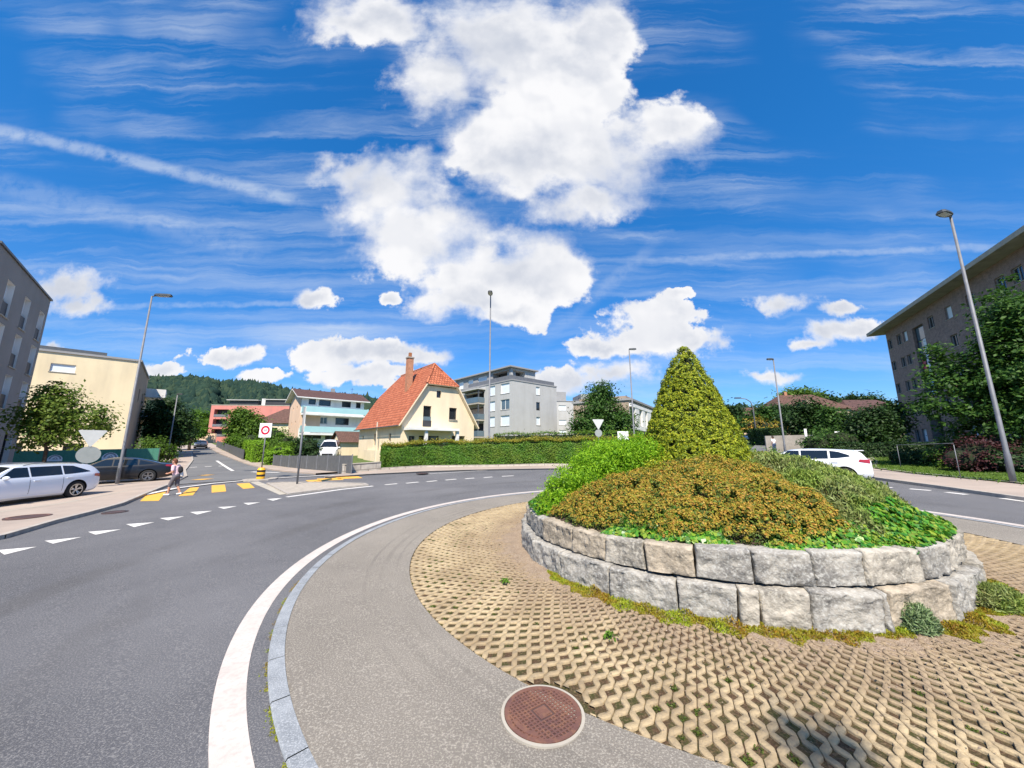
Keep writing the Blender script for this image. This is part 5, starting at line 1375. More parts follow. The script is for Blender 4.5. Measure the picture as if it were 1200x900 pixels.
B.facade('clinker', along(along(Pf, d, L), bk, 12), (-d[0], -d[1]), L, B.z - 1.5, 18.3, [])
B.part('base', 'concrete', Pf, d, [(-.03, L + .03, .004, .12, B.z - 1.5, 1.9)])
B.part('roof', 'concrete', Pf, d, [(-1.4, L + 1.4, -13, 1.5, 18.303, 18.55)]); B.part('eaves', 'concrete_light', Pf, d, [(-1.45, L + 1.45, 1.5, 1.55, 18.28, 18.72), (-1.45, -1.4, -13, 1.5, 18.28, 18.72)])
B.part('balcony', 'concrete_light', along(Pf, bk, 6), n, [(0, 3, .002, 1.4, 13.6, 13.85), (0, 3, 1.3, 1.4, 13.85, 14.7)])
B.part('curtain', 'sign_red', Pf, d, [(7.2, 7.9, -.26, -.24, 10.6, 13.0)]); B.part('curtain', 'blind_white', Pf, d, [(8.2, 9.0, -.26, -.24, 10.2, 15.0)])

# ------------------------------------------------------------------ walls, fences and hedges
def polyline_wall(name, label, pts, h, th, m, cat, cap=None, off=0.0):
    r = thing(name, label, cat, gz(pts[0])); o = Vector(r.location); mb = MB(); mc = MB()
    for a, b in zip(pts[:-1], pts[1:]):
        d_ = unit(b[0] - a[0], b[1] - a[1]); nn = (-d_[1], d_[0])
        za, zb = T(*a) - o.z, T(*b) - o.z
        q = [(a[0] - o.x, a[1] - o.y, za), (b[0] - o.x, b[1] - o.y, zb), (b[0] + nn[0] * th - o.x, b[1] + nn[1] * th - o.y, zb), (a[0] + nn[0] * th - o.x, a[1] + nn[1] * th - o.y, za)]
        lo_, hi_ = [(p[0], p[1], p[2] - .2) for p in q], [(p[0], p[1], p[2] + h) for p in q]
        for k in range(4): mb.quad(lo_[k], lo_[(k + 1) % 4], hi_[(k + 1) % 4], hi_[k])
        mb.quad(*hi_)
        if cap:
            e = .03; c = [(p[0] + (-nn[0] * e if k < 2 else nn[0] * e), p[1] + (-nn[1] * e if k < 2 else nn[1] * e), p[2] + h + .003) for k, p in enumerate(q)]
            t_ = [(p[0], p[1], p[2] + .06) for p in c]
            for k in range(4): mc.quad(c[k], c[(k + 1) % 4], t_[(k + 1) % 4], t_[k])
            mc.quad(*t_)
    mb.build('wall', m, r)
    if cap: mc.build('coping', cap, r)
    return r
polyline_wall('garden_wall', 'low weathered concrete block wall in front of the cream house and the hedge', [G(403, 556), G(446, 552)], .62, .3, 'block_wall', 'wall', 'concrete_light')
polyline_wall('hedge_kerb', 'knee-high mossy concrete kerb wall under the long hedge', [tuple(p) for p in (G(446.5, 551.9), G(500, 548.7), G(575, 548), G(640, 546.6), (6.5, 27.2), (10.5, 26.6))], .22, .25, 'block_wall', 'wall')
hw = [wallL[1], wallL[2], wallL[4], wallL[5], wallL[6]]
ha = G(448, 549.5)
def inset(p, k): return (p[0] - .1 * k, p[1] + .45 * k)
hp = [inset(G(449, 551.7), 1), inset(wallL[2], 1), inset(wallL[4], 1), (10.6, 27.2)]
# one long clipped hedge in front of the cream house
rng = np.random.default_rng(77)
def long_hedge(name, label, pts, depth, hts, n, lsize, lm, top, seed):
    rng = np.random.default_rng(seed); r = thing(name, label, 'hedge', gz(pts[0])); o = np.array(r.location); ch = []; mb = MB()
    Ls = [math.dist(a, b) for a, b in zip(pts[:-1], pts[1:])]; tot = sum(Ls)
    for (a, b, ha_, hb_, Lk) in zip(pts[:-1], pts[1:], hts[:-1], hts[1:], Ls):
        d_ = unit(b[0] - a[0], b[1] - a[1]); nn = (-d_[1], d_[0])
        def W(u, w, zr):
            s = u / Lk; hh = ha_ + (hb_ - ha_) * s; X = a[0] + d_[0] * u + nn[0] * w; Y = a[1] + d_[1] * u + nn[1] * w
            Zg = T(*a) + (T(*b) - T(*a)) * s
            return np.stack([X - o[0], Y - o[1], Zg + zr * hh - o[2]], 1)
        k = int(n * Lk / tot); k1, k2 = int(k * .6), int(k * .4)
        bmp = lambda u, z: .075 * (np.sin(u * 1.7 + a[0]) + np.sin(u * 4.1 + z * 4) * .7 + np.sin(z * 7 + u * 1.1) * .6)
        u = rng.uniform(-.1, Lk + .1, k1); z = rng.random(k1); P = W(u, bmp(u, z) + .10 * rng.random(k1) - .03 + .12 * (z > .9) , z * .98) + rng.normal(0, .025, (k1, 3))
        ch.append((*leaf_quads(P, np.tile([-nn[0], -nn[1], .55], (k1, 1)), lsize * rng.uniform(.6, 1.3, k1), .6, .42, rng), 0))
        u = rng.uniform(-.1, Lk + .1, k2); w = rng.uniform(-.05, depth, k2); P = W(u, w, np.ones(k2)) + rng.normal(0, .025, (k2, 3)); P[:, 2] += bmp(u, w) + rng.exponential(.07, k2) - .02
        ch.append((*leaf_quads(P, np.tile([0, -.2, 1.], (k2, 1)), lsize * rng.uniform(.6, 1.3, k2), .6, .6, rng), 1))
        c = [W(np.array([uu]), np.array([ww]), np.array([zz]))[0] for zz in (.05, .93) for (uu, ww) in ((0, .16), (Lk, .16), (Lk, depth), (0, depth))]
        for q in ((0, 1, 5, 4), (1, 2, 6, 5), (2, 3, 7, 6), (3, 0, 4, 7), (4, 5, 6, 7)): mb.quad(*[c[i] for i in q])
    # leafy near end
    a, b = pts[0], pts[1]; d_ = unit(b[0] - a[0], b[1] - a[1]); nn = (-d_[1], d_[0]); k = n // 12
    w = rng.uniform(0, depth, k); z = rng.random(k) * hts[0]
    P = np.stack([a[0] + nn[0] * w - o[0], a[1] + nn[1] * w - o[1], T(*a) + z - o[2]], 1) + rng.normal(0, .05, (k, 3))
    ch.append((*leaf_quads(P, np.tile([-d_[0], -d_[1], .5], (k, 1)), lsize * rng.uniform(.6, 1.3, k), .6, .6, rng), 0))
    V, Fq, mi = merge(ch); quick_mesh('foliage', V, Fq, [lm, top], r, mi); mb.build('branches', 'twig_core', r)
    return r
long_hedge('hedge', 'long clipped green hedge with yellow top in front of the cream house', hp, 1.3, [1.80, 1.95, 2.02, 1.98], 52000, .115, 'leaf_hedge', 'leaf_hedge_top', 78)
q0 = (-4.5, 37.0)
long_hedge('hedge', 'dark hedge at the foot of the grey apartment building behind the long hedge', [(-2.0, 40), (8, 39), (14, 38.5)], 1.2, [2.6, 2.6, 2.5], 9000, .14, 'leaf_dark', 'leaf_hedge', 79)

def fence(name, label, a, b, ha, hb, nposts, mpanel, mpost, slat=0, cat='fence'):
    r = thing(name, label, cat, gz(a)); o = Vector(r.location); d_ = unit(b[0] - a[0], b[1] - a[1]); Lf = math.dist(a, b)
    pt = lambda u, z, w=0.0: (a[0] + d_[0] * u - d_[1] * w - o.x, a[1] + d_[1] * u + d_[0] * w - o.y, T(a[0] + d_[0] * u, a[1] + d_[1] * u) + z - o.z)
    H = lambda u: ha + (hb - ha) * u / Lf
    mb = MB()
    for i in range(nposts - 1):
        u0_, u1_ = Lf * i / (nposts - 1) + .03, Lf * (i + 1) / (nposts - 1) - .03
        for w in (.012, -.012):
            q = [pt(u0_, .05, w), pt(u1_, .05, w), pt(u1_, H(u1_) - .03, w), pt(u0_, H(u0_) - .03, w)]; mb.quad(*(q if w < 0 else q[::-1]))
        mb.quad(pt(u0_, H(u0_) - .03, -.012), pt(u1_, H(u1_) - .03, -.012), pt(u1_, H(u1_) - .03, .012), pt(u0_, H(u0_) - .03, .012))
        if slat:
            k = max(3, int((u1_ - u0_) / slat))
            for j in range(1, k): uu = u0_ + (u1_ - u0_) * j / k; mb.quad(pt(uu - .012, .05, -.022), pt(uu + .012, .05, -.022), pt(uu + .012, H(uu) - .03, -.022), pt(uu - .012, H(uu) - .03, -.022))
    mb.build('panel', mpanel, r)
    for i in range(nposts):
        u = Lf * i / (nposts - 1); mb = MB(); mb.tube([pt(u, -.1, -.03), pt(u, H(u) + .04, -.03)], .035, 8); mb.build('post', mpost, r)
    return r
fence('screen_fence', 'dark grey screen fence on steel posts left of the cream house', G(320, 547), G(412, 556.4), 1.05, 1.3, 9, 'screen_grey', 'galvanised', .4)
fence('slat_fence', 'dark slatted fence climbing along the left street', (-29.3, 39.4), (-58, 70.5), 1.2, 1.3, 12, 'screen_grey', 'galvanised_dark', .25)
gf = fence('mesh_fence', 'green mesh screen fence with two round white emblems below the yellow block', (-36.2, 25.6), (-30.6, 31.3), 1.75, 1.75, 5, 'mesh_green', 'galvanised_dark', .35)
# white arch-and-peak emblems on the mesh
gd_ = unit(5.6, 5.7)
for k, (pa, pb, pyc) in enumerate(((56, 74, 535), (120, 139, 533))):
    s0, _ = ONWALL(pa, pyc, (-36.2, 25.6), gd_); s1, _ = ONWALL(pb, pyc, (-36.2, 25.6), gd_); _, zc = ONWALL((pa + pb) / 2, pyc + 3, (-36.2, 25.6), gd_)
    w2 = (s1 - s0) / 2; um = (s0 + s1) / 2; o = Vector(gf.location)
    E2 = lambda u, z, w: (-36.2 + gd_[0] * (um + u) + gd_[1] * w - o.x, 25.6 + gd_[1] * (um + u) - gd_[0] * w - o.y, zc + z - o.z)
    mb = MB(); n_ = 20
    mb.poly([E2(w2 * math.cos(PI * i / n_) * (1 + (.05 if i % 2 else 0)), w2 * .95 * math.sin(PI * i / n_) * (1 + (.05 if i % 2 else 0)) - w2 * .1, .05) for i in range(n_ + 1)] + [E2(-w2, -w2 * .45, .05), E2(w2, -w2 * .45, .05)], 0)
    for i in range(n_):
        a0, a1 = PI * i / n_, PI * (i + 1) / n_
        mb.quad(E2(w2 * .60 * math.cos(a0), w2 * .60 * math.sin(a0), .054), E2(w2 * .82 * math.cos(a0), w2 * .82 * math.sin(a0), .054), E2(w2 * .82 * math.cos(a1), w2 * .82 * math.sin(a1), .054), E2(w2 * .60 * math.cos(a1), w2 * .60 * math.sin(a1), .054), 1)
    mb.poly([E2(-w2 * .42, -w2 * .05, .056), E2(w2 * .42, -w2 * .05, .056), E2(w2 * .1, w2 * .42, .056), E2(-w2 * .05, w2 * .3, .056)], 1)
    mb.poly([E2(-w2 * .12, w2 * .06, .059), E2(w2 * .22, w2 * .06, .059), E2(w2 * .08, w2 * .33, .059)], 0)
    mb.build('emblem', ['sign_white', 'cladding_dark'], gf)
polyline_wall('retaining_wall', 'weathered concrete wall behind the white car on the right street', [(26.6, 37.6), (30.6, 36.4)], 1.75, .25, 'concrete', 'wall')
polyline_wall('brick_wall', 'reddish garden wall at the far end of the left street', [AT(226, 510, 104).to_tuple()[:2], AT(252, 510, 100).to_tuple()[:2]], 2.4, .4, 'render_peach', 'wall')
# ------------------------------------------------------------------ wooded hills far behind
def hill(name, ridge, Yr, foot_y, Yf, n_tree, seed, lm='leaf_forest', wname='forest', scale=(4.5, 8.0)):
    rng = np.random.default_rng(seed)
    R = [AT(px, py, Yr) for px, py in ridge]; Fp = [AT(px, foot_y, Yf) for px, _ in ridge]
    Fp = [Vector((f.x, f.y, T(f.x, f.y) - 1)) for f in Fp]
    mb = MB(); m = 8
    pt = lambda i, s: Fp[i].lerp(R[i], s) + Vector((0, 0, 6 * math.sin(PI * s) * math.sin(i * 1.3) - 2))
    for i in range(len(R) - 1):
        for j in range(m): mb.quad(pt(i, j / m), pt(i + 1, j / m), pt(i + 1, (j + 1) / m), pt(i, (j + 1) / m))
        back = [Vector((q.x * 1.5, q.y * 1.5, 0)) for q in (R[i], R[i + 1])]
        mb.quad(pt(i, 1), pt(i + 1, 1), back[1], back[0])
    kind(mb.build(name, 'forest_floor', None, True))
    iv, iff = ico(1); Vs, Fs = [], []; nv = len(iv)
    for k in range(n_tree):
        a = rng.random() * (len(R) - 1); i = min(int(a), len(R) - 2); t = a - i; s = rng.random() ** .9
        p = pt(i, s).lerp(pt(i + 1, s), t); sc = rng.uniform(*scale); conif = seed == 5 and rng.random() < .45
        v = iv * (1 + rng.normal(0, .16, (nv, 1)))
        if conif: v = v * np.array([.62, .62, 1.35]); v[:, :2] *= (1.15 - .75 * (v[:, 2:3] + 1.2) / 2.6)
        v = v * sc * rng.uniform(.8, 1.2) + np.array([p.x, p.y, p.z + sc * .7])
        Vs.append(v); Fs.append(iff + k * nv)
    o = quick_mesh(wname, np.concatenate(Vs), np.concatenate(Fs), lm); o['kind'] = 'stuff'
hill('hill', [(60, 452), (120, 449), (165, 446.5), (185, 445), (205, 444.5), (225, 446), (240, 448), (250, 450), (258, 452), (268, 450.5), (285, 451), (305, 454), (325, 457), (345, 460), (370, 463), (400, 467), (430, 471), (470, 480), (520, 492), (560, 503)], 430, 512, 170, 9500, 5, scale=(2.6, 5.2))
hill('hill', [(790, 503), (820, 494), (850, 489), (880, 486), (905, 483), (930, 482), (960, 483), (1000, 482), (1040, 484), (1080, 488), (1130, 494)], 190, 512, 125, 900, 6, scale=(3.0, 5.2))

# ------------------------------------------------------------------ trees and shrubs
def at_base(px, Y): x, y, w = ray(px, 523); return (x * Y / y, Y)
def lobes(base, items, Y):
    """lobes surveyed as (px, py, radius px): metres relative to the base"""
    out = []; bz = T(*base)
    for px, py, r in items:
        p = AT(px, py, Y); m = r / F * (CP * Y + SP * (p.z - CH)) * 1.0; k = 1.0 / math.sqrt(1 + ((px - 600) / F) ** 2)
        out.append((p.x - base[0], 0.0, p.z - bz, m * k, m * k, m))
    return out
b = at_base(54, 20.0)
tree('street_tree', 'young green street tree with open crown behind the white estate car', b, 5.6,
     lobes(b, [(66, 462, 20), (52, 478, 20), (80, 478, 22), (30, 492, 17), (66, 500, 24), (95, 505, 18), (40, 508, 18), (20, 485, 12), (112, 490, 18), (122, 500, 12)], 20.0), 'leaf_street', 11, 210, 46, .55, .18, .11)
b = at_base(194, 46.5)
tree('street_tree', 'dense dark green tree beside the yellow block on the left street', b, 8,
     lobes(b, [(194, 490, 22), (184, 500, 18), (207, 492, 16), (200, 510, 19), (187, 515, 17), (212, 505, 10), (197, 476, 13)], 46.5), 'leaf_dark', 12, 190, 80, 1.2, .34, .2)
b = at_base(222, 58.0)
tree('street_tree', 'rounded mid green tree further up the left street', b, 8, lobes(b, [(211, 498, 13), (216, 506, 11), (208, 510, 12), (219, 498, 8)], 58.0), 'leaf_green', 13, 110, 70, 1.3, .4, .2)
b = at_base(178, 35.5)
shrub('shrub', 'broad green shrub at the corner of the yellow block under the dark tree', b, lobes(b, [(172, 528, 13), (186, 526, 12), (198, 532, 9), (180, 534, 12)], 35.5), 'leaf_green', 14, 90, 60, .6, .2)
for k, (px, py, r, Y, lab) in enumerate(((236, 490, 9, 112, 'sunlit light green tree at the end of the left street'), (246, 497, 8, 118, 'small light green tree left of the pink block'), (228, 500, 8, 96, 'pale green tree behind the rounded street tree'))):
    b = at_base(px, Y); tree('garden_tree', lab, b, 9, lobes(b, [(px, py, r), (px - 5, py + 6, r * .8), (px + 5, py + 6, r * .8)], Y), 'leaf_fresh', 150 + k, 80, 60, 1.6, .6, .2)
b = at_base(285, 62.0)
tree('garden_tree', 'round leafy tree in front of the pink block and the brown roof', b, 9, lobes(b, [(287, 494, 14), (280, 502, 11), (297, 500, 12), (289, 508, 12), (283, 488, 8)], 62.0), 'leaf_green', 16, 150, 80, 1.4, .42, .2)
for k, (px, py, r, Y, lm, lab, nm) in enumerate((
        (273, 513, 6, 58, 'leaf_fresh', 'low bright shrubs behind the slatted fence on the left street', 'shrub'),
        (294, 515, 10, 50, 'leaf_green', 'green shrub below the round leafy tree', 'shrub'),
        (322, 510, 12, 47, 'leaf_fresh', 'yellow green tall shrub beside the square speed limit sign', 'shrub'),
        (335, 520, 13, 40, 'leaf_green', 'mid green shrub behind the screen fence', 'shrub'),
        (350, 523, 13, 37.5, 'leaf_dark', 'dark shrub behind the middle of the screen fence', 'shrub'),
        (363, 523, 12, 37.0, 'leaf_dark', 'dark shrub behind the screen fence next to the van', 'shrub'))):
    b = at_base(px, Y); p = AT(px, py, Y); hgt = p.z - T(*b); m = r / F * Y
    shrub(nm, lab, b, [(0, 0, hgt * .9, m, m, m), (-m * .6, 0, hgt * .5, m * .8, m, hgt * .55), (m * .6, 0, hgt * .5, m * .8, m, hgt * .55)], lm, 170 + k, 90, 55, .6, .22)
b = G(322, 546.5); b = (b[0] - .1, b[1] + .7); Y = b[1]
shrub('clipped_shrub', 'dome-shaped clipped green shrub at the left end of the screen fence', b, [(0, 0, .95, 1.0, .9, 1.05), (-.5, 0, .7, .7, .8, .8), (.5, 0, .6, .8, .8, .8), (0, 0, .3, 1.15, 1.0, .5)], 'leaf_clipped', 18, 190, 60, .32, .13)
b = G(290, 540); b = (b[0], b[1] + .8)
hedge_box('garden_hedge', 'sunlit yellow green block hedge on the left street', G(283, 538), G(297, 543.5), 1.3, 2.0, 'leaf_clipped', 19, 9000, .14)
hedge_box('garden_hedge', 'green hedge piece beside the sunlit block hedge', (-24.3, 36.0), (-22.3, 34.6), 1.4, 2.0, 'leaf_green', 20, 5000, .16)
# round conifer-like tree in the middle
b = at_base(703, 44.0)
tree('broad_tree', 'dense dark green egg-shaped tree between the grey block and the low office building', b, 8,
     lobes(b, [(703, 463, 13), (700, 478, 19), (716, 486, 17), (692, 494, 20), (712, 502, 22), (732, 500, 17), (738, 514, 13), (684, 508, 14), (704, 454, 8)], 44.0), 'leaf_right', 21, 330, 70, 1.0, .30, .22)
b = at_base(760, 42.0)
shrub('shrub', 'dark green shrub in front of the low office building', b, [(0, 0, 1.0, 2.0, 1.0, 1.1), (2.0, 0, 1.0, 1.6, 1.0, 1.0)], 'leaf_dark', 22, 80, 50, .6, .2)
# right-hand side
b = at_base(1168, 19.0)
rt = lobes(b, [(1162, 390, 40), (1185, 370, 45), (1134, 425, 30), (1160, 435, 50), (1200, 430, 50), (1118, 450, 20), (1148, 475, 36), (1142, 448, 32), (1108, 472, 16), (1185, 490, 48), (1124, 484, 18), (1165, 505, 36), (1205, 510, 40), (1225, 390, 50)], 19.0)
rt = [(x, (i % 3 - 1) * .9, z, rx, ry, rz) for i, (x, y, z, rx, ry, rz) in enumerate(rt)]
tree('leafy_tree', 'big dark leafy tree behind the street lamp on the right', b, 9, rt, 'leaf_right', 31, 620, 62, .62, .22, .2, limbs=12)
specs = [
    (1025, 33.0, [(1025, 492, 16), (1010, 502, 16), (1034, 502, 13), (1020, 512, 17), (1036, 516, 11)], 'leaf_dark', 'broad dark tree left of the brick apartment block', 170),
    (1048, 39.0, [(1048, 480, 8), (1047, 497, 10), (1040, 510, 11)], 'leaf_dark', 'narrow dark tree touching the far corner of the brick block', 90),
    (945, 40.0, [(943, 480, 14), (957, 490, 14), (930, 494, 14), (947, 505, 20), (963, 506, 14)], 'leaf_dark', 'dark round tree behind the concrete wall on the right street', 150),
    (978, 37.0, [(976, 492, 13), (988, 502, 13), (968, 510, 13)], 'leaf_right', 'olive green tree beside the dark round tree', 90),
    (1000, 36.0, [(998, 498, 12), (1003, 510, 14), (992, 518, 10)], 'leaf_dark', 'dark tree between the olive tree and the broad dark tree', 110),
    (890, 62.0, [(890, 488, 12), (880, 495, 10), (902, 494, 11), (893, 502, 12)], 'leaf_right', 'mid green tree above the hedge on the right street', 110),
    (862, 80.0, [(860, 482, 7), (862, 494, 9), (857, 503, 8)], 'leaf_dark', 'slim dark tree just right of the clipped cone, far away', 70),
    (920, 72.0, [(905, 487, 9), (918, 484, 9), (925, 492, 10)], 'leaf_dark', 'dark tree half hiding the rusty hipped roof', 90),
    (925, 88.0, [(925, 467, 8), (935, 466, 9), (944, 468, 8)], 'leaf_green', 'tree crown rising above the rusty hipped roof', 90),
    (975, 92.0, [(962, 471, 6), (975, 473, 6), (985, 475, 6)], 'leaf_dark', 'dark tree crowns behind the right end of the rusty roof', 70),
    (1010, 95.0, [(1003, 473, 8), (1018, 473, 8), (1030, 477, 7)], 'leaf_dark', 'grey green tree crown behind the second brown roof', 80)]
for k, (px, Y, it, lm, lab, nc) in enumerate(specs):
    b = at_base(px, Y); tree('tall_tree', lab, b, 6, lobes(b, it, Y), lm, 300 + k, nc, 70, .9 * Y / 40 + .2, .30 * Y / 40 + .02, .18)
b = at_base(897, 52.0)
hedge_box('hedge', 'dark clipped hedge along the right street below the mid green tree', at_base(879, 52), at_base(905, 47), 2, 2.2, 'leaf_dark', 41, 6000, .22)
b = at_base(892, 58); shrub('shrub', 'reddish brown shrub on top of the dark hedge', b, [(0, 0, 2.8, 2.6, 1.2, 1.2), (2.4, 0, 2.6, 2.0, 1.2, 1.0)], 'leaf_copper', 42, 60, 40, .7, .26)
b = at_base(985, 33); shrub('shrub', 'green shrub mass right of the concrete wall on the right street', b, [(0, 0, 1.1, 2.4, 1.2, 1.3), (2.6, 0, .9, 2.0, 1.2, 1.1), (-2.2, 0, .9, 1.4, 1.2, 1.1)], 'leaf_right', 43, 130, 55, .7, .2)
b = at_base(1045, 28.5); hedge_box('hedge', 'low dark hedge behind the lawn at the foot of the brick block', (26.5, 29.5), (33.0, 24.2), 1.2, 1.15, 'leaf_dark', 44, 7000, .16)
b = at_base(1107, 20.5); shrub('shrub', 'small round green shrub on the lawn left of the purple bush', b, [(0, 0, .8, .9, .8, 1.0), (.6, 0, .5, .6, .6, .6)], 'leaf_green', 45, 90, 50, .35, .13)
b = at_base(1145, 18.2); shrub('purple_bush', 'dark purple bush below the big tree beside the lamp', b, [(0, 0, .95, 1.3, 1.0, .85), (1.3, 0, .9, 1.1, 1.0, .8), (-1.0, 0, .7, .8, .8, .7)], 'leaf_purple', 46, 170, 55, .4, .12)
b = at_base(1182, 17.5); shrub('shrub', 'dark shrub behind the foot of the right street lamp', b, [(0, 0, .6, 1.2, .8, .7), (1.6, 0, .8, 1.4, .9, .9)], 'leaf_dark', 47, 110, 55, .4, .14)
b = at_base(1085, 22.0); hedge_box('hedge', 'short dark hedge between the lawn and the round shrub', (24.0, 22.8), (26.4, 20.3), .9, .85, 'leaf_dark', 48, 4000, .13)

# ------------------------------------------------------------------ street lamps
LAMPS = 'street lamps around the roundabout'
def lamp(label, base, h, hd, arm=.35, hl=.8, hw=.34, r0=.085, r1=.04, m='galvanised', tall_head=False, group=LAMPS):
    t = thing('street_lamp', label, 'street lamp', gz(base), math.atan2(hd[1], hd[0]), group)
    mb = MB(); mb.tube([(0, 0, -.1), (0, 0, 1.2), (0, 0, 1.25), (0, 0, h)], [r0, r0 * .97, r0 * .8, r1], 14); mb.tube([(0, 0, h - .03), (arm, 0, h + .03)], [r1 * .8, r1 * .7], 8); p = mb.build('pole', m, t, True)
    mb = MB(); mb.box(-r0 * .55, r0 * .55, -r0 * 1.02, -r0 * .9, .5, .95); mb.build('service_door', 'galvanised_dark', p)
    mb = MB(); z = h + .02
    pts = [(arm - .12, .05), (arm, hw * .38), (arm + hl * .35, hw * .5), (arm + hl * .85, hw * .46), (arm + hl, hw * .25)]
    out = [(x, -y) for x, y in pts] + [(x, y) for x, y in pts[::-1]]
    mb.prism(out, z, z + .06); mb.prism([(arm + (x - arm) * .94 + .02, y * .8) for x, y in out], z + .0605, z + .12)
    mb.build('head', 'galvanised_dark', t)
    mb = MB(); mb.box(arm + .08, arm + hl * .85, -hw * .32, hw * .32, z - .025, z - .002); mb.build('lens', 'lamp_clear', t)
    return t
bl = G(137, 567, .09); zt = AT(166, 347, bl[1]).z
lamp('tall street lamp between the white and the black car on the left', bl, zt - T(*bl), (1, .1), .25, .85)
bl = G(1188, 566, .1); zt = AT(1120, 254, bl[1]).z
lamp('tall street lamp in front of the big tree on the right', bl, zt - T(*bl), (-.95, -.3), .1, .72, .36, .095, .045)
bl = at_base(573, 29.9); zt = AT(573, 347, 29.9).z
lamp('tall street lamp behind the long hedge right of the cream house', bl, zt - T(*bl), (0, -1), .15, .8, .42, .10, .05)
bl = G(745, 541); zt = AT(741.5, 410, bl[1]).z
lamp('slim street lamp left of the clipped cone', bl, zt - T(*bl), (1, 0), .1, .55, .3, .09, .045)
bl = G(921.5, 538); zt = AT(911.5, 422, bl[1]).z
lamp('slim street lamp on the right street behind the white car', bl, zt - T(*bl), (-1, -.1), .1, .5, .3, .09, .045)
bl = G(195.7, 537.5); zt = AT(204, 462.5, bl[1]).z
lamp('lamp post at the corner of the left street in front of the dark tree', bl, zt - T(*bl), (1, 0), .05, .55, .25, .08, .05)
bl = G(887.5, 521); zt = AT(884, 478, bl[1]).z; hh = zt - T(*bl)
t = thing('street_lamp', 'old street lamp with curved arm far up the right street', 'street lamp', gz(bl), PI, LAMPS)
mb = MB(); mb.tube([(0, 0, -.1), (0, 0, hh), (.25, 0, hh + .9), (.9, 0, hh + 1.35), (1.9, 0, hh + 1.5)], [.11, .08, .07, .06, .05], 10); mb.build('pole', 'galvanised', t, True)
mb = MB(); mb.box(1.7, 2.6, -.15, .15, hh + 1.42, hh + 1.58); mb.build('head', 'galvanised_dark', t)
# unseen tree added behind the viewpoint, its lobes placed to shade the lower-right pavers
SUN_EL, SUN_AZ = math.radians(52), math.radians(3)
def shade_from(px, py, h, dx=0, dy=0): g = G(px, py); k = h / math.tan(SUN_EL); return (g[0] - math.sin(SUN_AZ) * k + dx, g[1] - math.cos(SUN_AZ) * k + dy, h)
tb = (2.7, -13.2); bl_ = []
for (px, py, dx, dy, r_) in ((905, 825, 0, 0, .20), (930, 845, .05, -.05, .24), (965, 875, 0, -.1, .26), (1000, 905, 0, -.3, .3), (1000, 905, .2, -.9, .6), (1000, 905, 0, -2.0, 1.2), (1000, 905, -.8, -3.2, 1.8), (1000, 905, 1.0, -3.4, 1.8)):
    p = shade_from(px, py, 14.0, dx, dy); bl_.append((p[0] - tb[0], p[1] - tb[1], p[2] - T(*tb) + (0 if r_ < .5 else -.5), r_, r_ * 1.2, r_ * .8))
tree('shadow_caster_tree', 'unseen tree added behind the viewpoint, shading the pavers at lower right', tb, 15, bl_, 'leaf_green', 91, 260, 50, .22, .16, .2)

# ------------------------------------------------------------------ signs
def yield_back(label, base, zc, size, dr, face=0.0, post_from=0.0):
    """seen from behind: bare metal triangle over a round disc"""
    t = thing('yield_sign', label, 'traffic sign', gz(base), face)
    z = zc - T(*base); mb = MB(); mb.tube([(0, .03, post_from), (0, .03, z + size * .45)], .032, 10); mb.build('post', 'galvanised', t, True)
    def tri(mb, y0, y1, s, mi=0):
        P = [(-s / 2, z + size * .42), (s / 2, z + size * .42), (0, z + size * .42 - s * .866)]; r = .08 * s; out = []
        for i in range(3):
            a, b, c = Vector(P[i - 1]), Vector(P[i]), Vector(P[(i + 1) % 3]); u, v = (a - b).normalized(), (c - b).normalized()
            out += [b + u * r, b + (u + v) * r * .28, b + v * r]
        n = len(out)
        mb.poly([(p.x, y0, p.y) for p in out], mi); mb.poly([(p.x, y1, p.y) for p in out[::-1]], mi)
        for i in range(n): a, b = out[i], out[(i + 1) % n]; mb.quad((a.x, y0, a.y), (a.x, y1, a.y), (b.x, y1, b.y), (b.x, y0, b.y), mi)
    mb = MB(); tri(mb, -.005, -.025, size); mb.build('triangle', 'sign_back', t)
    mb = MB(); mb.disc((0, -.005, z - size * .44 - dr * .85), dr, (0, -1, 0), 28, thick=.02); mb.build('disc', 'disc_back', t)
    mb = MB(); mb.box(-.05, .05, -.003, .06, z + .1 * size, z + .14 * size); mb.box(-.05, .05, -.003, .06, z - size * .44 - dr * .9, z - size * .44 - dr * .8); mb.build('bracket', 'galvanised_dark', t)
    return t
Y = 18.3; p = AT(107.5, 514, Y); b = (p.x, p.y)
yield_back('back of a yield sign with large round disc, between white estate and lamp post', b, p.z, 1.02, .42, math.radians(48))
Y = 26.2; p = AT(701, 497.5, Y); yield_back('back of a yield sign with small disc in front of the dark egg-shaped tree', (p.x, p.y), p.z, .9, .27, .1)
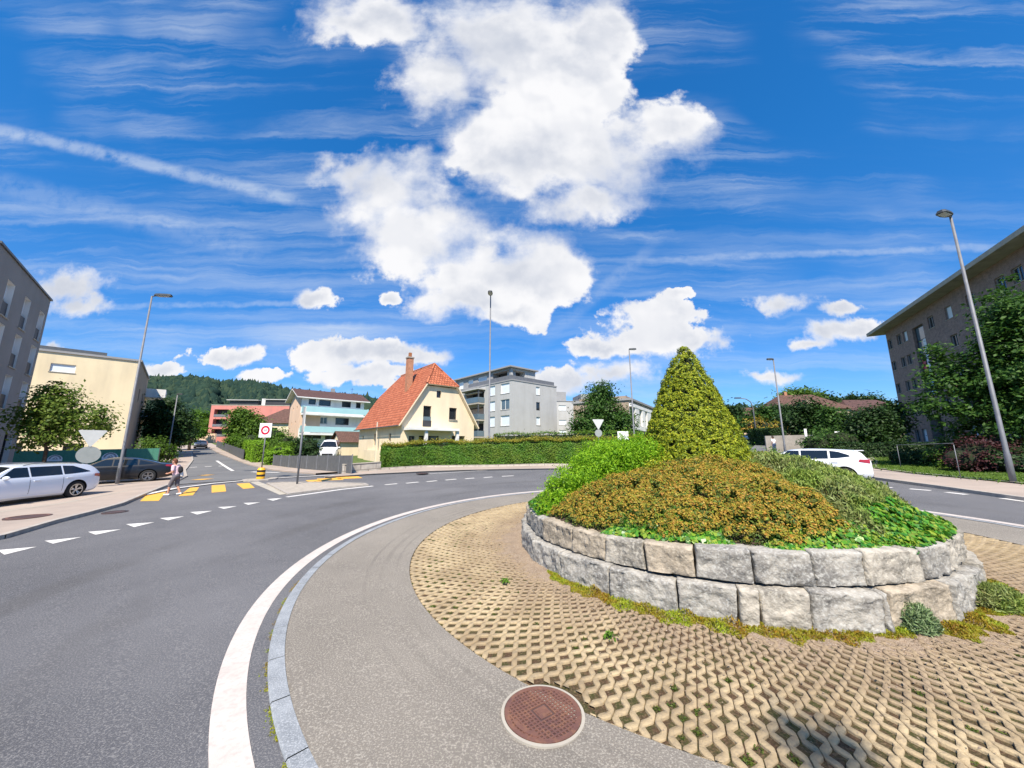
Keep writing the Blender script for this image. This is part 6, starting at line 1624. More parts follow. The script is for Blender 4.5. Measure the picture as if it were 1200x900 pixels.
# speed limit sign on a striped beacon
bz_ = G(305, 562.4); zt_ = T(*bz_); p0s, p1s = AT(303.6, 512.5, bz_[1]), AT(317.6, 496, bz_[1])
t = thing('speed_sign', 'square white sign with red ring reading 30 on a black and yellow beacon', 'traffic sign', gz(bz_, .07))
mb = MB(); mb.tube([(0, 0, .5), (0, 0, p1s.z - zt_ - .07)], .035, 10); mb.build('post', 'galvanised', t, True)
w, h0, h1 = .37, p0s.z - zt_ - .07, p1s.z - zt_ - .07; hm = (h0 + h1) / 2
mb = MB(); mb.box(-w, w, -.07, -.05, h0, h1); pan = mb.build('panel', 'sign_white', t)
mb = MB(); mb.disc((0, -.0725, hm), .275, (0, -1, 0), 36, r0=.16); mb.build('ring', 'sign_red', t)
def seg_digit(mb, cx_, cz, w_, h_, which, y, th=.022):
    S = {'a': (-w_, w_, h_ - th, h_), 'g': (-w_, w_, -th / 2, th / 2), 'd': (-w_, w_, -h_, -h_ + th), 'b': (w_ - th, w_, 0, h_), 'c': (w_ - th, w_, -h_, 0), 'e': (-w_, -w_ + th, -h_, 0), 'f': (-w_, -w_ + th, 0, h_)}
    for i, k_ in enumerate(which): x0, x1, z0_, z1_ = S[k_]; mb.box(cx_ + x0, cx_ + x1, y - .002 - .0005 * i, y, cz + z0_, cz + z1_)
mb = MB(); seg_digit(mb, -.052, hm, .038, .062, 'abgcd', -.0725); seg_digit(mb, .052, hm, .038, .062, 'abcdef', -.0725); mb.build('number', 'sign_grey', t)
mb = MB(); n_ = 5
for i in range(n_): mb.tube([(0, 0, .13 * i), (0, 0, .13 * (i + 1))], .215 if i < 4 else [.215, .15], 20, mi=i % 2)
mb.build('beacon', ['beacon_yellow', 'black_plastic'], t)
# grey pole with an edge-on panel
b = G(348, 568.5); p = AT(356, 478, b[1])
t = thing('sign_post', 'tall pale sign post on the cobbled traffic island, its panel seen edge-on', 'sign post', gz(b, .06))
hh = p.z - T(*b); mb = MB(); mb.tube([(0, 0, -.05), (0, 0, hh)], .05, 10); mb.build('post', 'galvanised', t, True)
mb = MB(); mb.box(-.025, .025, -.75, .1, hh - 1.35, hh - .05, xf=Matrix.Translation((.06, 0, 0)) @ Matrix.Rotation(math.atan2(b[0], b[1]) * -1, 4, 'Z')); mb.build('panel', 'sign_back', t)
def small_sign(label, px, py0, py1, wpx, Y, m='sign_white', round_=False):
    p = AT(px, (py0 + py1) / 2, Y); b = (p.x, p.y); t = thing('sign_board', label, 'sign', gz(b)); z0_, z1_ = AT(px, py1, Y).z - T(*b), AT(px, py0, Y).z - T(*b); w = wpx / F * Y / 2
    mb = MB(); mb.tube([(0, .03, -.1), (0, .03, z1_)], .03, 8); mb.build('post', 'galvanised', t)
    mb = MB(); mb.box(-w, w, -.02, 0, z0_, z1_); mb.build('panel', m, t); return t
small_sign('plain white board behind the lime green shrub, left of the slim lamp', 730, 505.5, 515.5, 12.5, 27.5)
small_sign('narrow white sign above the concrete wall on the right street', 944, 502.5, 512, 3, 34)
small_sign('small square white sign left of the dark trees on the right', 981, 505.5, 511.5, 5.5, 33)
# rail frame on the lawn
pa, pb = G(1056, 549, .12), G(1126, 561, .12); zt = AT(1056, 521.5, pa[1]).z
t = thing('rail_frame', 'thin steel frame of two posts and a top rail on the right lawn', 'railing', gz(pa)); o = Vector(t.location)
for q in (pa, pb): mb = MB(); mb.tube([(q[0] - o.x, q[1] - o.y, T(*q) - o.z), (q[0] - o.x, q[1] - o.y, zt - o.z)], .014, 8); mb.build('post', 'galvanised', t, True)
mb = MB(); mb.tube([(pa[0] - o.x, pa[1] - o.y, zt - o.z), (pb[0] - o.x, pb[1] - o.y, zt - o.z + .06)], .013, 8); mb.build('rail', 'galvanised', t, True)

# ------------------------------------------------------------------ vehicles
def interp(L, x):
    xs = [p[0] for p in L]; ys = [p[1] for p in L]
    return float(np.interp(x, xs, ys))
def smooth_curve(L, k=12):
    P = [Vector((p[0], p[1])) for p in L]; out = []
    for i in range(len(P) - 1):
        a, b, c, e = P[max(i - 1, 0)], P[i], P[i + 1], P[min(i + 2, len(P) - 1)]
        for j in range(k):
            t = j / k; q = .5 * ((2 * b) + (-a + c) * t + (2 * a - 5 * b + 4 * c - e) * t * t + (-a + 3 * b - 3 * c + e) * t ** 3); out.append((q.x, q.y))
    out.append(tuple(P[-1])); return sorted(out)

def make_car(name, label, cat, loc, heading, top, belt, plan, axles, wheel_r, paint, panes, wheel_m='alloy', rails=False, track=None, five=True, spoiler=False, tail=None):
    top, belt, plan = smooth_curve(top), smooth_curve(belt), smooth_curve(plan)
    x0, x1 = top[0][0], top[-1][0]
    t = thing(name, label, cat, loc, heading)
    zb = .19
    def sect(x):
        zt, W_ = interp(top, x), interp(plan, x); zl = min(interp(belt, x), zt - .05)
        zbb = zb + .16 * max(0, (abs(x - (x0 + x1) / 2) / ((x1 - x0) / 2)) ** 8)
        yr = max(W_ * .945 - .44 * (zt - .05 - zl), W_ * .35); return zt, W_, zl, zbb, yr
    def hw(x, z):
        zt, W_, zl, zbb, yr = sect(x)
        if z >= zl: return W_ * .945 + (yr - W_ * .945) * min(1, (z - zl) / max(zt - .05 - zl, .02))
        k = (z - zbb) / max(zl - zbb, .05)
        return W_ * float(np.interp(k, [0, .1, .3, .6, .93, 1], [.86, .955, 1.0, 1.0, .97, .945]))
    def half(x):
        zt, W_, zl, zbb, yr = sect(x); P = [(0, zbb), (W_ * .86 * .6, zbb)]
        for k in (0, .1, .3, .45, .6, .8, .93, 1): z = zbb + (zl - zbb) * k; P.append((hw(x, z), z))
        for k in (.33, .66, 1): z = zl + (zt - .05 - zl) * k; P.append((hw(x, z), z))
        for k in (.93, .8, .55, .28, 0): P.append((yr * k, zt - .05 * k ** 2.6))
        return P
    ns = 64; S = [x0 + (x1 - x0) * (.5 - .5 * math.cos(PI * i / ns)) * 1.0 for i in range(ns + 1)]; S[0] += .001
    V, Fc = [], []; H = len(half(0)); ring_n = 2 * H - 2
    for x in S:
        P = half(x); full = P + [(-y, z) for y, z in P[-2:0:-1]]
        V += [(x, y, z) for y, z in full]
    for i in range(len(S) - 1):
        for k in range(ring_n): a, b = i * ring_n + k, i * ring_n + (k + 1) % ring_n; Fc.append((a, b, b + ring_n, a + ring_n))
    Fc.append(tuple(range(ring_n))[::-1]); Fc.append(tuple((len(S) - 1) * ring_n + k for k in range(ring_n)))
    me = bpy.data.meshes.new('body'); me.from_pydata(V, [], Fc); me.materials.append(M[paint]); me.materials.append(M['black_plastic'])
    import bmesh as _b
    bm = _b.new(); bm.from_mesh(me); _b.ops.recalc_face_normals(bm, faces=bm.faces); bm.to_mesh(me); bm.free()
    body = bpy.data.objects.new('body', me); COL.objects.link(body)
    tr = (track or max(p[1] for p in plan) - .11)
    mbc = MB()
    for ax in axles:
        for sgn in (1, -1):
            bm_ = [(ax + (wheel_r + .055) * math.cos(2 * PI * k / 32), sgn, wheel_r + .01 + (wheel_r + .055) * math.sin(2 * PI * k / 32)) for k in range(32)]
            ya, yb = sgn * .55, sgn * 1.3
            i = len(mbc.v); mbc.v += [(p[0], ya, p[2]) for p in bm_] + [(p[0], yb, p[2]) for p in bm_]
            fl = [tuple(range(i, i + 32)), tuple(range(i + 63, i + 31, -1))] + [(i + k, i + 32 + k, i + 32 + (k + 1) % 32, i + (k + 1) % 32) for k in range(32)]
            if sgn < 0: fl = [f[::-1] for f in fl]
            fl = [f[::-1] for f in fl]
            mbc.f += fl; mbc.mi += [0] * len(fl); mbc.uv += [[(0, 0)] * len(f) for f in fl]
    cut = mbc.build('arch_cutter', 'black_plastic')
    bm = _b.new(); bm.from_mesh(cut.data); _b.ops.recalc_face_normals(bm, faces=bm.faces); bm.to_mesh(cut.data); bm.free()
    md = body.modifiers.new('b', 'BOOLEAN'); md.operation = 'DIFFERENCE'; md.object = cut; md.solver = 'EXACT'; md.material_mode = 'TRANSFER'
    dg = bpy.context.evaluated_depsgraph_get(); me2 = bpy.data.meshes.new_from_object(body.evaluated_get(dg)); body.modifiers.clear(); body.data = me2
    bpy.data.objects.remove(cut)
    for p in me2.polygons: p.use_smooth = True
    me2.set_sharp_from_angle(angle=math.radians(32))
    body.parent = t
    def patch(nm, lo_, hi_, m, side, off=.006, n=14, mz=5, parent=None):
        lo_, hi_ = resample(lo_, 6), resample(hi_, 6); mb = MB()
        def Q(i, j): a, b = lo_[i], hi_[i]; s = j / mz; x, z = a[0] + (b[0] - a[0]) * s, a[1] + (b[1] - a[1]) * s; return (x, side * (hw(x, z) + off), z)
        for i in range(len(lo_) - 1):
            for j in range(mz):
                q = [Q(i, j), Q(i + 1, j), Q(i + 1, j + 1), Q(i, j + 1)]; mb.quad(*(q if side < 0 else q[::-1]))
        return mb.build(nm, m, parent or t, True)
    def tpatch(nm, xa, xb, fa, fb, m, off=.006, n=10):
        mb = MB()
        def Q(i, j): s = i / n; x = xa + (xb - xa) * s; zt, W_, zl, zbb, yr = sect(x); k = (-1 + 2 * j / n) * (fa + (fb - fa) * s); return (x, yr * k, zt - .05 * abs(k) ** 2.6 + off)
        for i in range(n):
            for j in range(n): q = [Q(i, j), Q(i + 1, j), Q(i + 1, j + 1), Q(i, j + 1)]; mb.quad(*(q if xb > xa else q[::-1]))
        return mb.build(nm, m, t, True)
    for side in (1, -1):
        for lo_, hi_ in panes['side']: patch('window', lo_, hi_, 'car_glass', side)
        for x in panes['seams']: patch('door_seam', [(x, .36), (x + .012, .36)], [(x, interp(belt, x) - .01), (x + .012, interp(belt, x) - .01)], 'black_plastic', side, .003, mz=8)
        for x in panes['handles']:
            z = interp(belt, x) - .12; mb = MB(); y = side * hw(x, z); mb.box(x - .1, x + .1, min(y, y + side * .03), max(y, y + side * .03), z - .014, z + .014); mb.build('door_handle', paint, t)
        patch('sill', [(axles[0] + wheel_r + .1, .21), (axles[1] - wheel_r - .1, .21)], [(axles[0] + wheel_r + .1, .31), (axles[1] - wheel_r - .1, .31)], 'black_plastic' if paint != 'car_white' else 'car_white', side, .012)
        xm = panes['mirror']; zm = interp(belt, xm) + .06; ym = side * (hw(xm, zm) + .12)
        iv, iff = ico(2); quick_mesh('mirror', iv * np.array([.07, .12, .075]) + np.array([xm, ym, zm]), iff, paint, t, smooth=True)
        if rails: mb = MB(); pts = [(x, side * (sect(x)[4] * .93), sect(x)[0] + (.012 if 0 < i < 7 else -.03)) for i, x in enumerate([rails[0] + (rails[1] - rails[0]) * k / 7 for k in range(8)])]; mb.tube(pts, .016, 6); mb.build('roof_rail', 'galvanised', t, True)
        if tail: patch('tail_lamp', tail[0], tail[1], 'lamp_red', side, .010, mz=4)
    for a in panes['top']: tpatch(*a)
    # rear and front details
    zr_ = .62; mb = MB(); mb.box(x0 - .012, x0 + .02, -.26, .26, zr_, zr_ + .11); mb.build('number_plate', 'sign_white', t)
    mb = MB(); mb.box(x0 - .006, x0 + .1, -.5, .5, .30, .42); mb.build('bumper', 'black_plastic', t)
    mb = MB(); mb.box(x1 - .1, x1 + .006, -.5, .5, .36, .55); mb.build('grille', 'black_plastic', t)
    for side in (1, -1): patch('headlight', [(x1 - .5, interp(top, x1 - .5) - .24), (x1 - .12, interp(top, x1 - .3) - .28)], [(x1 - .5, interp(top, x1 - .5) - .1), (x1 - .12, interp(top, x1 - .3) - .14)], 'lamp_clear', side, .008)
    # wheels
    for ax in axles:
        for side in (1, -1):
            yo = side * (tr + .10); mb = MB(); prof = [(wheel_r * .64, 0), (wheel_r * .9, .0), (wheel_r * .985, -.03), (wheel_r, -.07), (wheel_r, -.16), (wheel_r * .9, -.22)]
            n_ = 32
            for i in range(len(prof) - 1):
                for k in range(n_):
                    a, b = 2 * PI * k / n_, 2 * PI * (k + 1) / n_; (r0_, w0), (r1_, w1) = prof[i], prof[i + 1]
                    q = [(ax + r0_ * math.cos(a), yo + side * w0, wheel_r + r0_ * math.sin(a)), (ax + r1_ * math.cos(a), yo + side * w1, wheel_r + r1_ * math.sin(a)), (ax + r1_ * math.cos(b), yo + side * w1, wheel_r + r1_ * math.sin(b)), (ax + r0_ * math.cos(b), yo + side * w0, wheel_r + r0_ * math.sin(b))]
                    mb.quad(*(q if side < 0 else q[::-1]))
            w = mb.build('wheel', 'tyre', t, True)
            mb = MB(); mb.disc((ax, yo - side * .07, wheel_r), wheel_r * .66, (0, side, 0), 32); mb.build('brake_disc', 'black_plastic', w)
            mb = MB(); mb.disc((ax, yo + side * .004, wheel_r), wheel_r * .68, (0, side, 0), 36, r0=wheel_r * .59); mb.disc((ax, yo - side * .004, wheel_r), wheel_r * .16, (0, side, 0), 16, thick=.05)
            for k in range(5):
                for dv in ((-.13, .13) if five else (0,)):
                    an = 2 * PI * k / 5 + .3; c, s_ = math.cos(an + dv * .55), math.sin(an + dv * .55); c2, s2 = math.cos(an + dv * 1.3), math.sin(an + dv * 1.3); wv = wheel_r * (.05 if five else .1)
                    p, q = Vector((ax + c * wheel_r * .1, yo - side * .03, wheel_r + s_ * wheel_r * .1)), Vector((ax + c2 * wheel_r * .62, yo + side * .0, wheel_r + s2 * wheel_r * .62)); e = Vector((-(q - p).z, 0, (q - p).x)).normalized() * wv
                    qd = [p - e, q - e, q + e, p + e]; mb.quad(*(qd if side < 0 else qd[::-1]))
            mb.build('rim', wheel_m, w)
    return t

est_top = [(-2.50, .62), (-2.47, .95), (-2.38, 1.06), (-2.02, 1.36), (-1.6, 1.43), (-.6, 1.465), (.15, 1.445), (.55, 1.37), (1.15, 1.05), (1.5, .99), (2.05, .88), (2.36, .72), (2.44, .5)]
est_belt = [(-2.5, .99), (-1.5, .985), (0, .95), (1.2, .92), (2.44, .8)]
est_plan = [(-2.50, .66), (-2.42, .78), (-2.1, .89), (-1.4, .935), (0, .94), (1.4, .93), (2.0, .86), (2.3, .72), (2.44, .5)]
E_P = dict(side=[([(.12, .985), (.95, .985)], [(.12, 1.335), (.50, 1.335)]), ([(-.92, 1.0), (.06, .985)], [(-.92, 1.35), (.06, 1.345)]), ([(-1.95, 1.06), (-1.2, 1.01), (-.98, 1.005)], [(-1.93, 1.085), (-1.35, 1.325), (-.98, 1.35)])],
           seams=[.10, -.95, 1.12], handles=[-.1, -1.15], mirror=.85, top=[('windshield', .52, 1.13, .9, .93, 'car_glass'), ('rear_window', -2.0, -2.36, .82, .9, 'car_glass')])
hd = math.atan2(-.999, .04)
rw_ = Vector((-18.4, 15.41)); hv = Vector((.04, -.999)).normalized(); sdv = Vector((hv.y * -1, hv.x)) * .83
ctr = rw_ + hv * 1.46 - sdv          # left flank of the car faces the road
make_car('estate_car', 'white estate car parked on the left pavement, cut by the picture edge', 'car', (ctr.x, ctr.y, T(ctr.x, ctr.y) + .09), hd, est_top, est_belt, est_plan, (-1.46, 1.46), .345, 'car_white', E_P, rails=(-1.7, .2),
         tail=([(-2.42, .80), (-2.1, .86)], [(-2.42, .95), (-2.12, .955)]))
sed_top = [(-2.46, .6), (-2.43, .95), (-2.3, 1.03), (-1.9, 1.08), (-1.3, 1.27), (-.6, 1.41), (0, 1.425), (.4, 1.36), (1.1, 1.02), (1.6, .96), (2.1, .86), (2.38, .7), (2.46, .48)]
sed_belt = [(-2.46, 1.0), (-1.5, .97), (0, .93), (1.2, .90), (2.46, .8)]
S_P = dict(side=[([(.10, .965), (.95, .955)], [(.10, 1.31), (.42, 1.30)]), ([(-.92, .985), (.04, .965)], [(-.88, 1.29), (.04, 1.315)]), ([(-1.62, 1.04), (-.98, .99)], [(-1.5, 1.10), (-.98, 1.275)])],
           seams=[.07, -.95, 1.1], handles=[-.1, -1.12], mirror=.85, top=[('windshield', .42, 1.08, .9, .93, 'car_glass'), ('rear_window', -.85, -1.85, .85, .9, 'car_glass')])
rw_ = Vector((-21.35, 21.39)); hv = Vector((-.78, -.63)).normalized(); left = Vector((-hv.y, hv.x)); ctr = rw_ + hv * 1.42 - left * .83
make_car('sedan_car', 'black fastback sedan behind the lamp post on the left', 'car', (ctr.x, ctr.y, T(ctr.x, ctr.y) + .09), math.atan2(hv.y, hv.x), sed_top, sed_belt, est_plan, (-1.42, 1.46), .345, 'car_black', S_P, 'alloy_dark',
         tail=([(-2.42, .84), (-2.1, .9)], [(-2.42, .97), (-2.12, .98)]))
suv_top = [(-2.18, .62), (-2.16, 1.0), (-2.05, 1.11), (-1.86, 1.36), (-1.5, 1.42), (-.5, 1.465), (.2, 1.44), (.6, 1.36), (1.15, 1.08), (1.5, 1.02), (1.95, .9), (2.14, .72), (2.18, .5)]
suv_belt = [(-2.18, 1.06), (-1.4, 1.03), (0, .97), (1.2, .94), (2.18, .8)]
suv_plan = [(-2.18, .70), (-2.1, .80), (-1.8, .88), (-1.2, .91), (0, .91), (1.2, .9), (1.75, .84), (2.05, .7), (2.18, .5)]
V_P = dict(side=[([(.12, 1.0), (.9, .985)], [(.12, 1.37), (.52, 1.36)]), ([(-.85, 1.035), (.06, 1.005)], [(-.85, 1.385), (.06, 1.38)]), ([(-1.55, 1.13), (-1.15, 1.065), (-.92, 1.05)], [(-1.52, 1.2), (-1.2, 1.33), (-.92, 1.375)])],
           seams=[.09, -.88, 1.1], handles=[-.1, -1.05], mirror=.82, top=[('windshield', .56, 1.12, .9, .93, 'car_glass'), ('rear_window', -1.86, -2.08, .8, .88, 'car_glass')])
hv = Vector((-.74, .67)).normalized(); rr = Vector((15.2, 15.35)); ctr = rr + hv * 2.18
sv = make_car('hatchback_car', 'white hatchback with red tail lamp driving round the roundabout behind the planting', 'car', (ctr.x, ctr.y, T(ctr.x, ctr.y) + .02), math.atan2(hv.y, hv.x), suv_top, suv_belt, suv_plan, (-1.32, 1.32), .335, 'car_white_pure', V_P,
         tail=([(-2.13, .86), (-1.78, .93)], [(-2.13, 1.03), (-1.82, 1.03)]))
mb = MB(); mb.box(-2.0, -1.72, -.6, .6, 1.372, 1.4); mb.build('spoiler', 'car_white_pure', sv)
def simple_pose(px, py): q = G(px, py, .03); return (q[0], q[1], T(*q) + .03)
q = simple_pose(235, 525.5); hv = Vector((.62, -.78))
make_car('distant_car', 'dark grey car coming down the left street', 'car', q, math.atan2(hv.y, hv.x), suv_top, suv_belt, suv_plan, (-1.32, 1.32), .33, 'car_grey', V_P, 'alloy_dark', tail=None)
p = AT(876, 512, 66); make_car('distant_car', 'small white car far up the right street beside the clipped cone', 'car', (p.x, p.y, T(p.x, p.y) + .03), math.atan2(-.8, -.6), suv_top, suv_belt, suv_plan, (-1.32, 1.32), .33, 'car_white_pure', V_P, tail=None)
van_top = [(-2.45, .7), (-2.44, 1.7), (-2.35, 1.92), (-2.0, 1.99), (0, 2.0), (.9, 1.93), (1.25, 1.75), (1.85, 1.18), (2.2, 1.05), (2.45, .8), (2.5, .5)]
van_belt = [(-2.45, 1.12), (0, 1.1), (1.6, 1.08), (2.5, .9)]
van_plan = [(-2.45, .86), (-2.3, .93), (0, .95), (1.6, .93), (2.2, .84), (2.5, .62)]
N_P = dict(side=[([(.65, 1.15), (1.6, 1.13)], [(.65, 1.7), (1.12, 1.7)]), ([(-.6, 1.16), (.55, 1.15)], [(-.6, 1.72), (.55, 1.72)]), ([(-2.1, 1.18), (-.7, 1.16)], [(-2.0, 1.72), (-.7, 1.72)])], seams=[.6, -.65], handles=[.45], mirror=1.5,
           top=[('windshield', 1.22, 1.84, .92, .95, 'car_glass')])
p = AT(381.5, 525, 37.0); make_car('white_van', 'white van parked behind the screen fence facing the street', 'van', (p.x - .5, p.y + 2.0, T(p.x, p.y) + .35), math.atan2(-.93, .36), van_top, van_belt, van_plan, (-1.5, 1.5), .34, 'car_white_pure', N_P, tail=None)

# ------------------------------------------------------------------ people
def blob_mesh(name, caps, m, parent, voxel=.014, smooth_it=4):
    mb = MB()
    iv, iff = ico(2)
    for (a, ra, b, rb) in caps:
        a, b = Vector(a), Vector(b)
        if (b - a).length > 1e-4:
            k = 6; mb.tube([a.lerp(b, i / k) for i in range(k + 1)], [ra + (rb - ra) * i / k for i in range(k + 1)], 12)
        for c, r in ((a, ra), (b, rb)):
            rr_ = np.array(r if hasattr(r, '__len__') else (r, r, r)) if not isinstance(r, float) else np.array((r, r, r))
            base = len(mb.v); mb.v += [tuple(v) for v in iv * rr_ + np.array(c)]; mb.f += [tuple(int(q) + base for q in f) for f in iff]; mb.mi += [0] * len(iff); mb.uv += [[(0, 0)] * 3] * len(iff)
    o = mb.build(name, m)
    md = o.modifiers.new('r', 'REMESH'); md.mode = 'VOXEL'; md.voxel_size = voxel
    ms = o.modifiers.new('s', 'SMOOTH'); ms.iterations = smooth_it; ms.factor = .5
    dg = bpy.context.evaluated_depsgraph_get(); me = bpy.data.meshes.new_from_object(o.evaluated_get(dg)); o.modifiers.clear(); o.data = me
    for p in me.polygons: p.use_smooth = True
    o.parent = parent; return o
def ell(c, r): return (c, r, c, r)
def person(label, loc, facing, scale, J, cloth):
    t = thing('person', label, 'person', loc, facing); t.scale = (scale,) * 3
    caps = []
    def cap(a, ra, b, rb): caps.append((J[a] if isinstance(a, str) else a, ra, J[b] if isinstance(b, str) else b, rb))
    cap('pelvis', .125, 'belly', .12); cap('belly', .12, 'chest', .135); cap('chest', .12, 'neck', .055); cap('neck', .052, 'head0', .055)
    h = Vector(J['head'])
    caps += [(h, .088, h + Vector((.0, 0, .055)), .082), (h + Vector((.03, 0, -.05)), .058, h + Vector((.045, 0, -.06)), .045), (h + Vector((.088, 0, .0)), .014, h + Vector((.105, 0, -.022)), .016)]
    for s in ('l', 'r'):
        cap('sh' + s, .058, 'el' + s, .043); cap('el' + s, .042, 'wr' + s, .028); cap('chest', .09, 'sh' + s, .06)
        cap('hip' + s, .088, 'kn' + s, .058); cap('kn' + s, .056, 'an' + s, .036); cap('an' + s, .036, 'to' + s, .03)
        w = Vector(J['wr' + s]); hd_ = Vector(J['hd' + s]); d_ = (hd_ - w).normalized(); sd_ = d_.cross(Vector((0, 0, 1))); sd_ = sd_.normalized() if sd_.length > .1 else Vector((0, 1, 0))
        pm = w + d_ * .07; caps.append((w, .026, pm, .034))
        for k, ln in enumerate((.062, .072, .068, .05)):
            f0 = pm + sd_ * (.026 - .0175 * k) + d_ * .015; f1 = f0 + d_ * ln * .55; caps.append((f0, .0095, f1, .009)); caps.append((f1, .009, f1 + d_ * ln * .35 + Vector((0, 0, -.02)), .0075))
        caps.append((w + d_ * .025 + sd_ * .02, .011, w + d_ * .065 + sd_ * .055, .0085))
        ear = h + Vector((-.01, .085 if s == 'l' else -.085, .0)); caps.append((ear, .018, ear + Vector((0, 0, .02)), .014))
    blob_mesh('body', caps, 'skin', t, .011, 2)
    e = h + Vector((.075, 0, .018))
    for s in (1, -1): iv, iff = ico(1); quick_mesh('eye', iv * .011 + np.array(e + Vector((0, s * .032, 0))), iff, 'black_plastic', t)
    mb = MB(); m_ = h + Vector((.083, 0, -.05)); mb.box(m_.x - .01, m_.x + .004, -.022, .022, m_.z - .005, m_.z + .004); mb.build('mouth', 'lamp_red', t)
    up = [(J['pelvis'], .135, J['belly'], .138), (J['belly'], .138, J['chest'], .15), (J['chest'], .135, (Vector(J['chest']) * .35 + Vector(J['neck']) * .65), .075)]
    for s in ('l', 'r'): up += [(J['chest'], .10, J['sh' + s], .075), (J['sh' + s], .074, tuple(Vector(J['sh' + s]).lerp(Vector(J['el' + s]), cloth.get('sleeve', .7))), .066)]
    blob_mesh('shirt', up, cloth['shirt'], t, .014, 3)
    lw = [(J['pelvis'], .142, tuple(Vector(J['pelvis']) + Vector((0, 0, .05))), .138)]
    for s in ('l', 'r'):
        k = cloth.get('leg', .3); lw += [(J['hip' + s], .1, J['kn' + s], .078), (J['kn' + s], .078, tuple(Vector(J['kn' + s]).lerp(Vector(J['an' + s]), k)), .068)]
    blob_mesh('trousers', lw, cloth['pants'], t, .014, 3)
    for s in ('l', 'r'): a_, b_ = Vector(J['an' + s]), Vector(J['to' + s]); blob_mesh('shoe', [(a_ + Vector((-.03, 0, -.045)), .046, b_ + Vector((0, 0, -.01)), .04)], cloth['shoe'], t, .012, 2)
    hb = [(h + Vector((-.02, 0, .05)), .096, h + Vector((.0, 0, .075)), .088), (h + Vector((-.05, 0, .0)), .075, h + Vector((-.055, 0, -.05 * cloth.get('hairlen', 1))), .06), (h + Vector((.05, 0, .095)), .045, h + Vector((.03, 0, .1)), .05)]
    blob_mesh('hair', hb, cloth['hair'], t, .012, 2)
    return t
J = dict(pelvis=(0, 0, .84), belly=(.03, 0, 1.0), chest=(.07, 0, 1.17), neck=(.10, 0, 1.34), head0=(.13, 0, 1.42), head=(.15, 0, 1.49), shl=(.07, .165, 1.29), shr=(.07, -.165, 1.29), ell=(.03, .22, 1.05), elr=(.05, -.21, 1.05),
         wrl=(.24, .17, .97), wrr=(.25, -.14, .99), hdl=(.34, .13, .97), hdr=(.35, -.1, 1.0), hipl=(.0, .085, .82), hipr=(.0, -.085, .82), knl=(.14, .09, .46), knr=(-.03, -.09, .45), anl=(.17, .09, .075), anr=(-.20, -.09, .10), tol=(.30, .1, .04), tor=(-.08, -.1, .045))
q = G(203, 580.3); ped = person('person in pink top and grey knee-length shorts walking over the yellow crossing', (q[0], q[1], T(*q) + .01), PI + .15, .95, J, dict(shirt='shirt_pink', pants='shorts_grey', shoe='cloth_white', hair='hair_auburn', leg=.15))
for o_, n_, c_, m_ in ((0, 'backpack', [((-.13, -.02, 1.08), .10, (-.11, -.02, 1.2), .09)], 'cloth_black'), (0, 'shoulder_bag', [((-.14, -.12, .86), .075, (-.13, -.1, 1.0), .065)], 'cloth_white')):
    ob = blob_mesh(n_, c_, m_, None, .014, 3); ob.location = ped.location; ob.rotation_euler = ped.rotation_euler; ob.scale = ped.scale
    tag(ob, {'backpack': 'small black backpack worn by the person on the yellow crossing', 'shoulder_bag': 'white cloth bag hanging at the hip of the person on the yellow crossing'}[n_], 'bag')
J2 = dict(J); J2.update(knl=(.06, .09, .45), anl=(.06, .09, .07), tol=(.18, .1, .04), knr=(-.0, -.09, .45), anr=(-.08, -.09, .08), tor=(.05, -.1, .04), head=(.08, 0, 1.5), head0=(.06, 0, 1.42), neck=(.05, 0, 1.35), chest=(.03, 0, 1.18), ell=(-.02, .23, 1.06), elr=(.0, -.23, 1.06), wrl=(.08, .24, .86), wrr=(.1, -.24, .87), hdl=(.12, .24, .77), hdr=(.14, -.24, .78))
p = AT(907.5, 523, 36.0); person('person in a white shirt and jeans walking away along the right street', (p.x, p.y, T(p.x, p.y) + .06), PI / 2 + .3, 1.06, J2, dict(shirt='cloth_white', pants='cloth_jeans', shoe='cloth_black', hair='hair_dark', leg=.92, hairlen=1.6))

# ------------------------------------------------------------------ things of a kind belong together
GROUPS = {'tall_tree': 'trees along the right-hand street', 'street_tree': 'trees along the left-hand street', 'garden_tree': 'trees at the end of the left-hand street',
          'shrub': 'shrubs around the gardens', 'hedge': 'hedges around the crossing', 'garden_hedge': 'block hedges on the left street', 'yield_sign': 'yield signs seen from behind',
          'manhole_cover': 'manhole covers', 'ivy_patch': 'ivy patches on the wall head', 'sedum_mat': 'sedum mats at the wall foot', 'plant_tuft': 'tufts at the wall foot',
          'small_shrub': 'small shrubs on the island', 'yellow_shrub': 'small shrubs on the island', 'distant_car': 'cars far up the streets', 'hillside_house': 'houses on the right hillside',
          'weed': 'weeds in the pavers', 'person': 'people on foot', 'sign_board': 'small white sign boards'}
for o in list(SC.objects):
    if o.parent is None and o.get('category') and not o.get('group'):
        g = GROUPS.get(o.name.split('.')[0])
        if g: o['group'] = g
# ------------------------------------------------------------------ camera, light, sky
cam = bpy.data.cameras.new('camera'); co_ = bpy.data.objects.new('camera', cam); COL.objects.link(co_)
cam.sensor_width = 36; cam.lens = F / 1200 * 36; cam.clip_end = 9000; cam.clip_start = .05
co_.location = (0, 0, CH); co_.rotation_euler = (PI / 2 + PITCH, 0, 0); SC.camera = co_

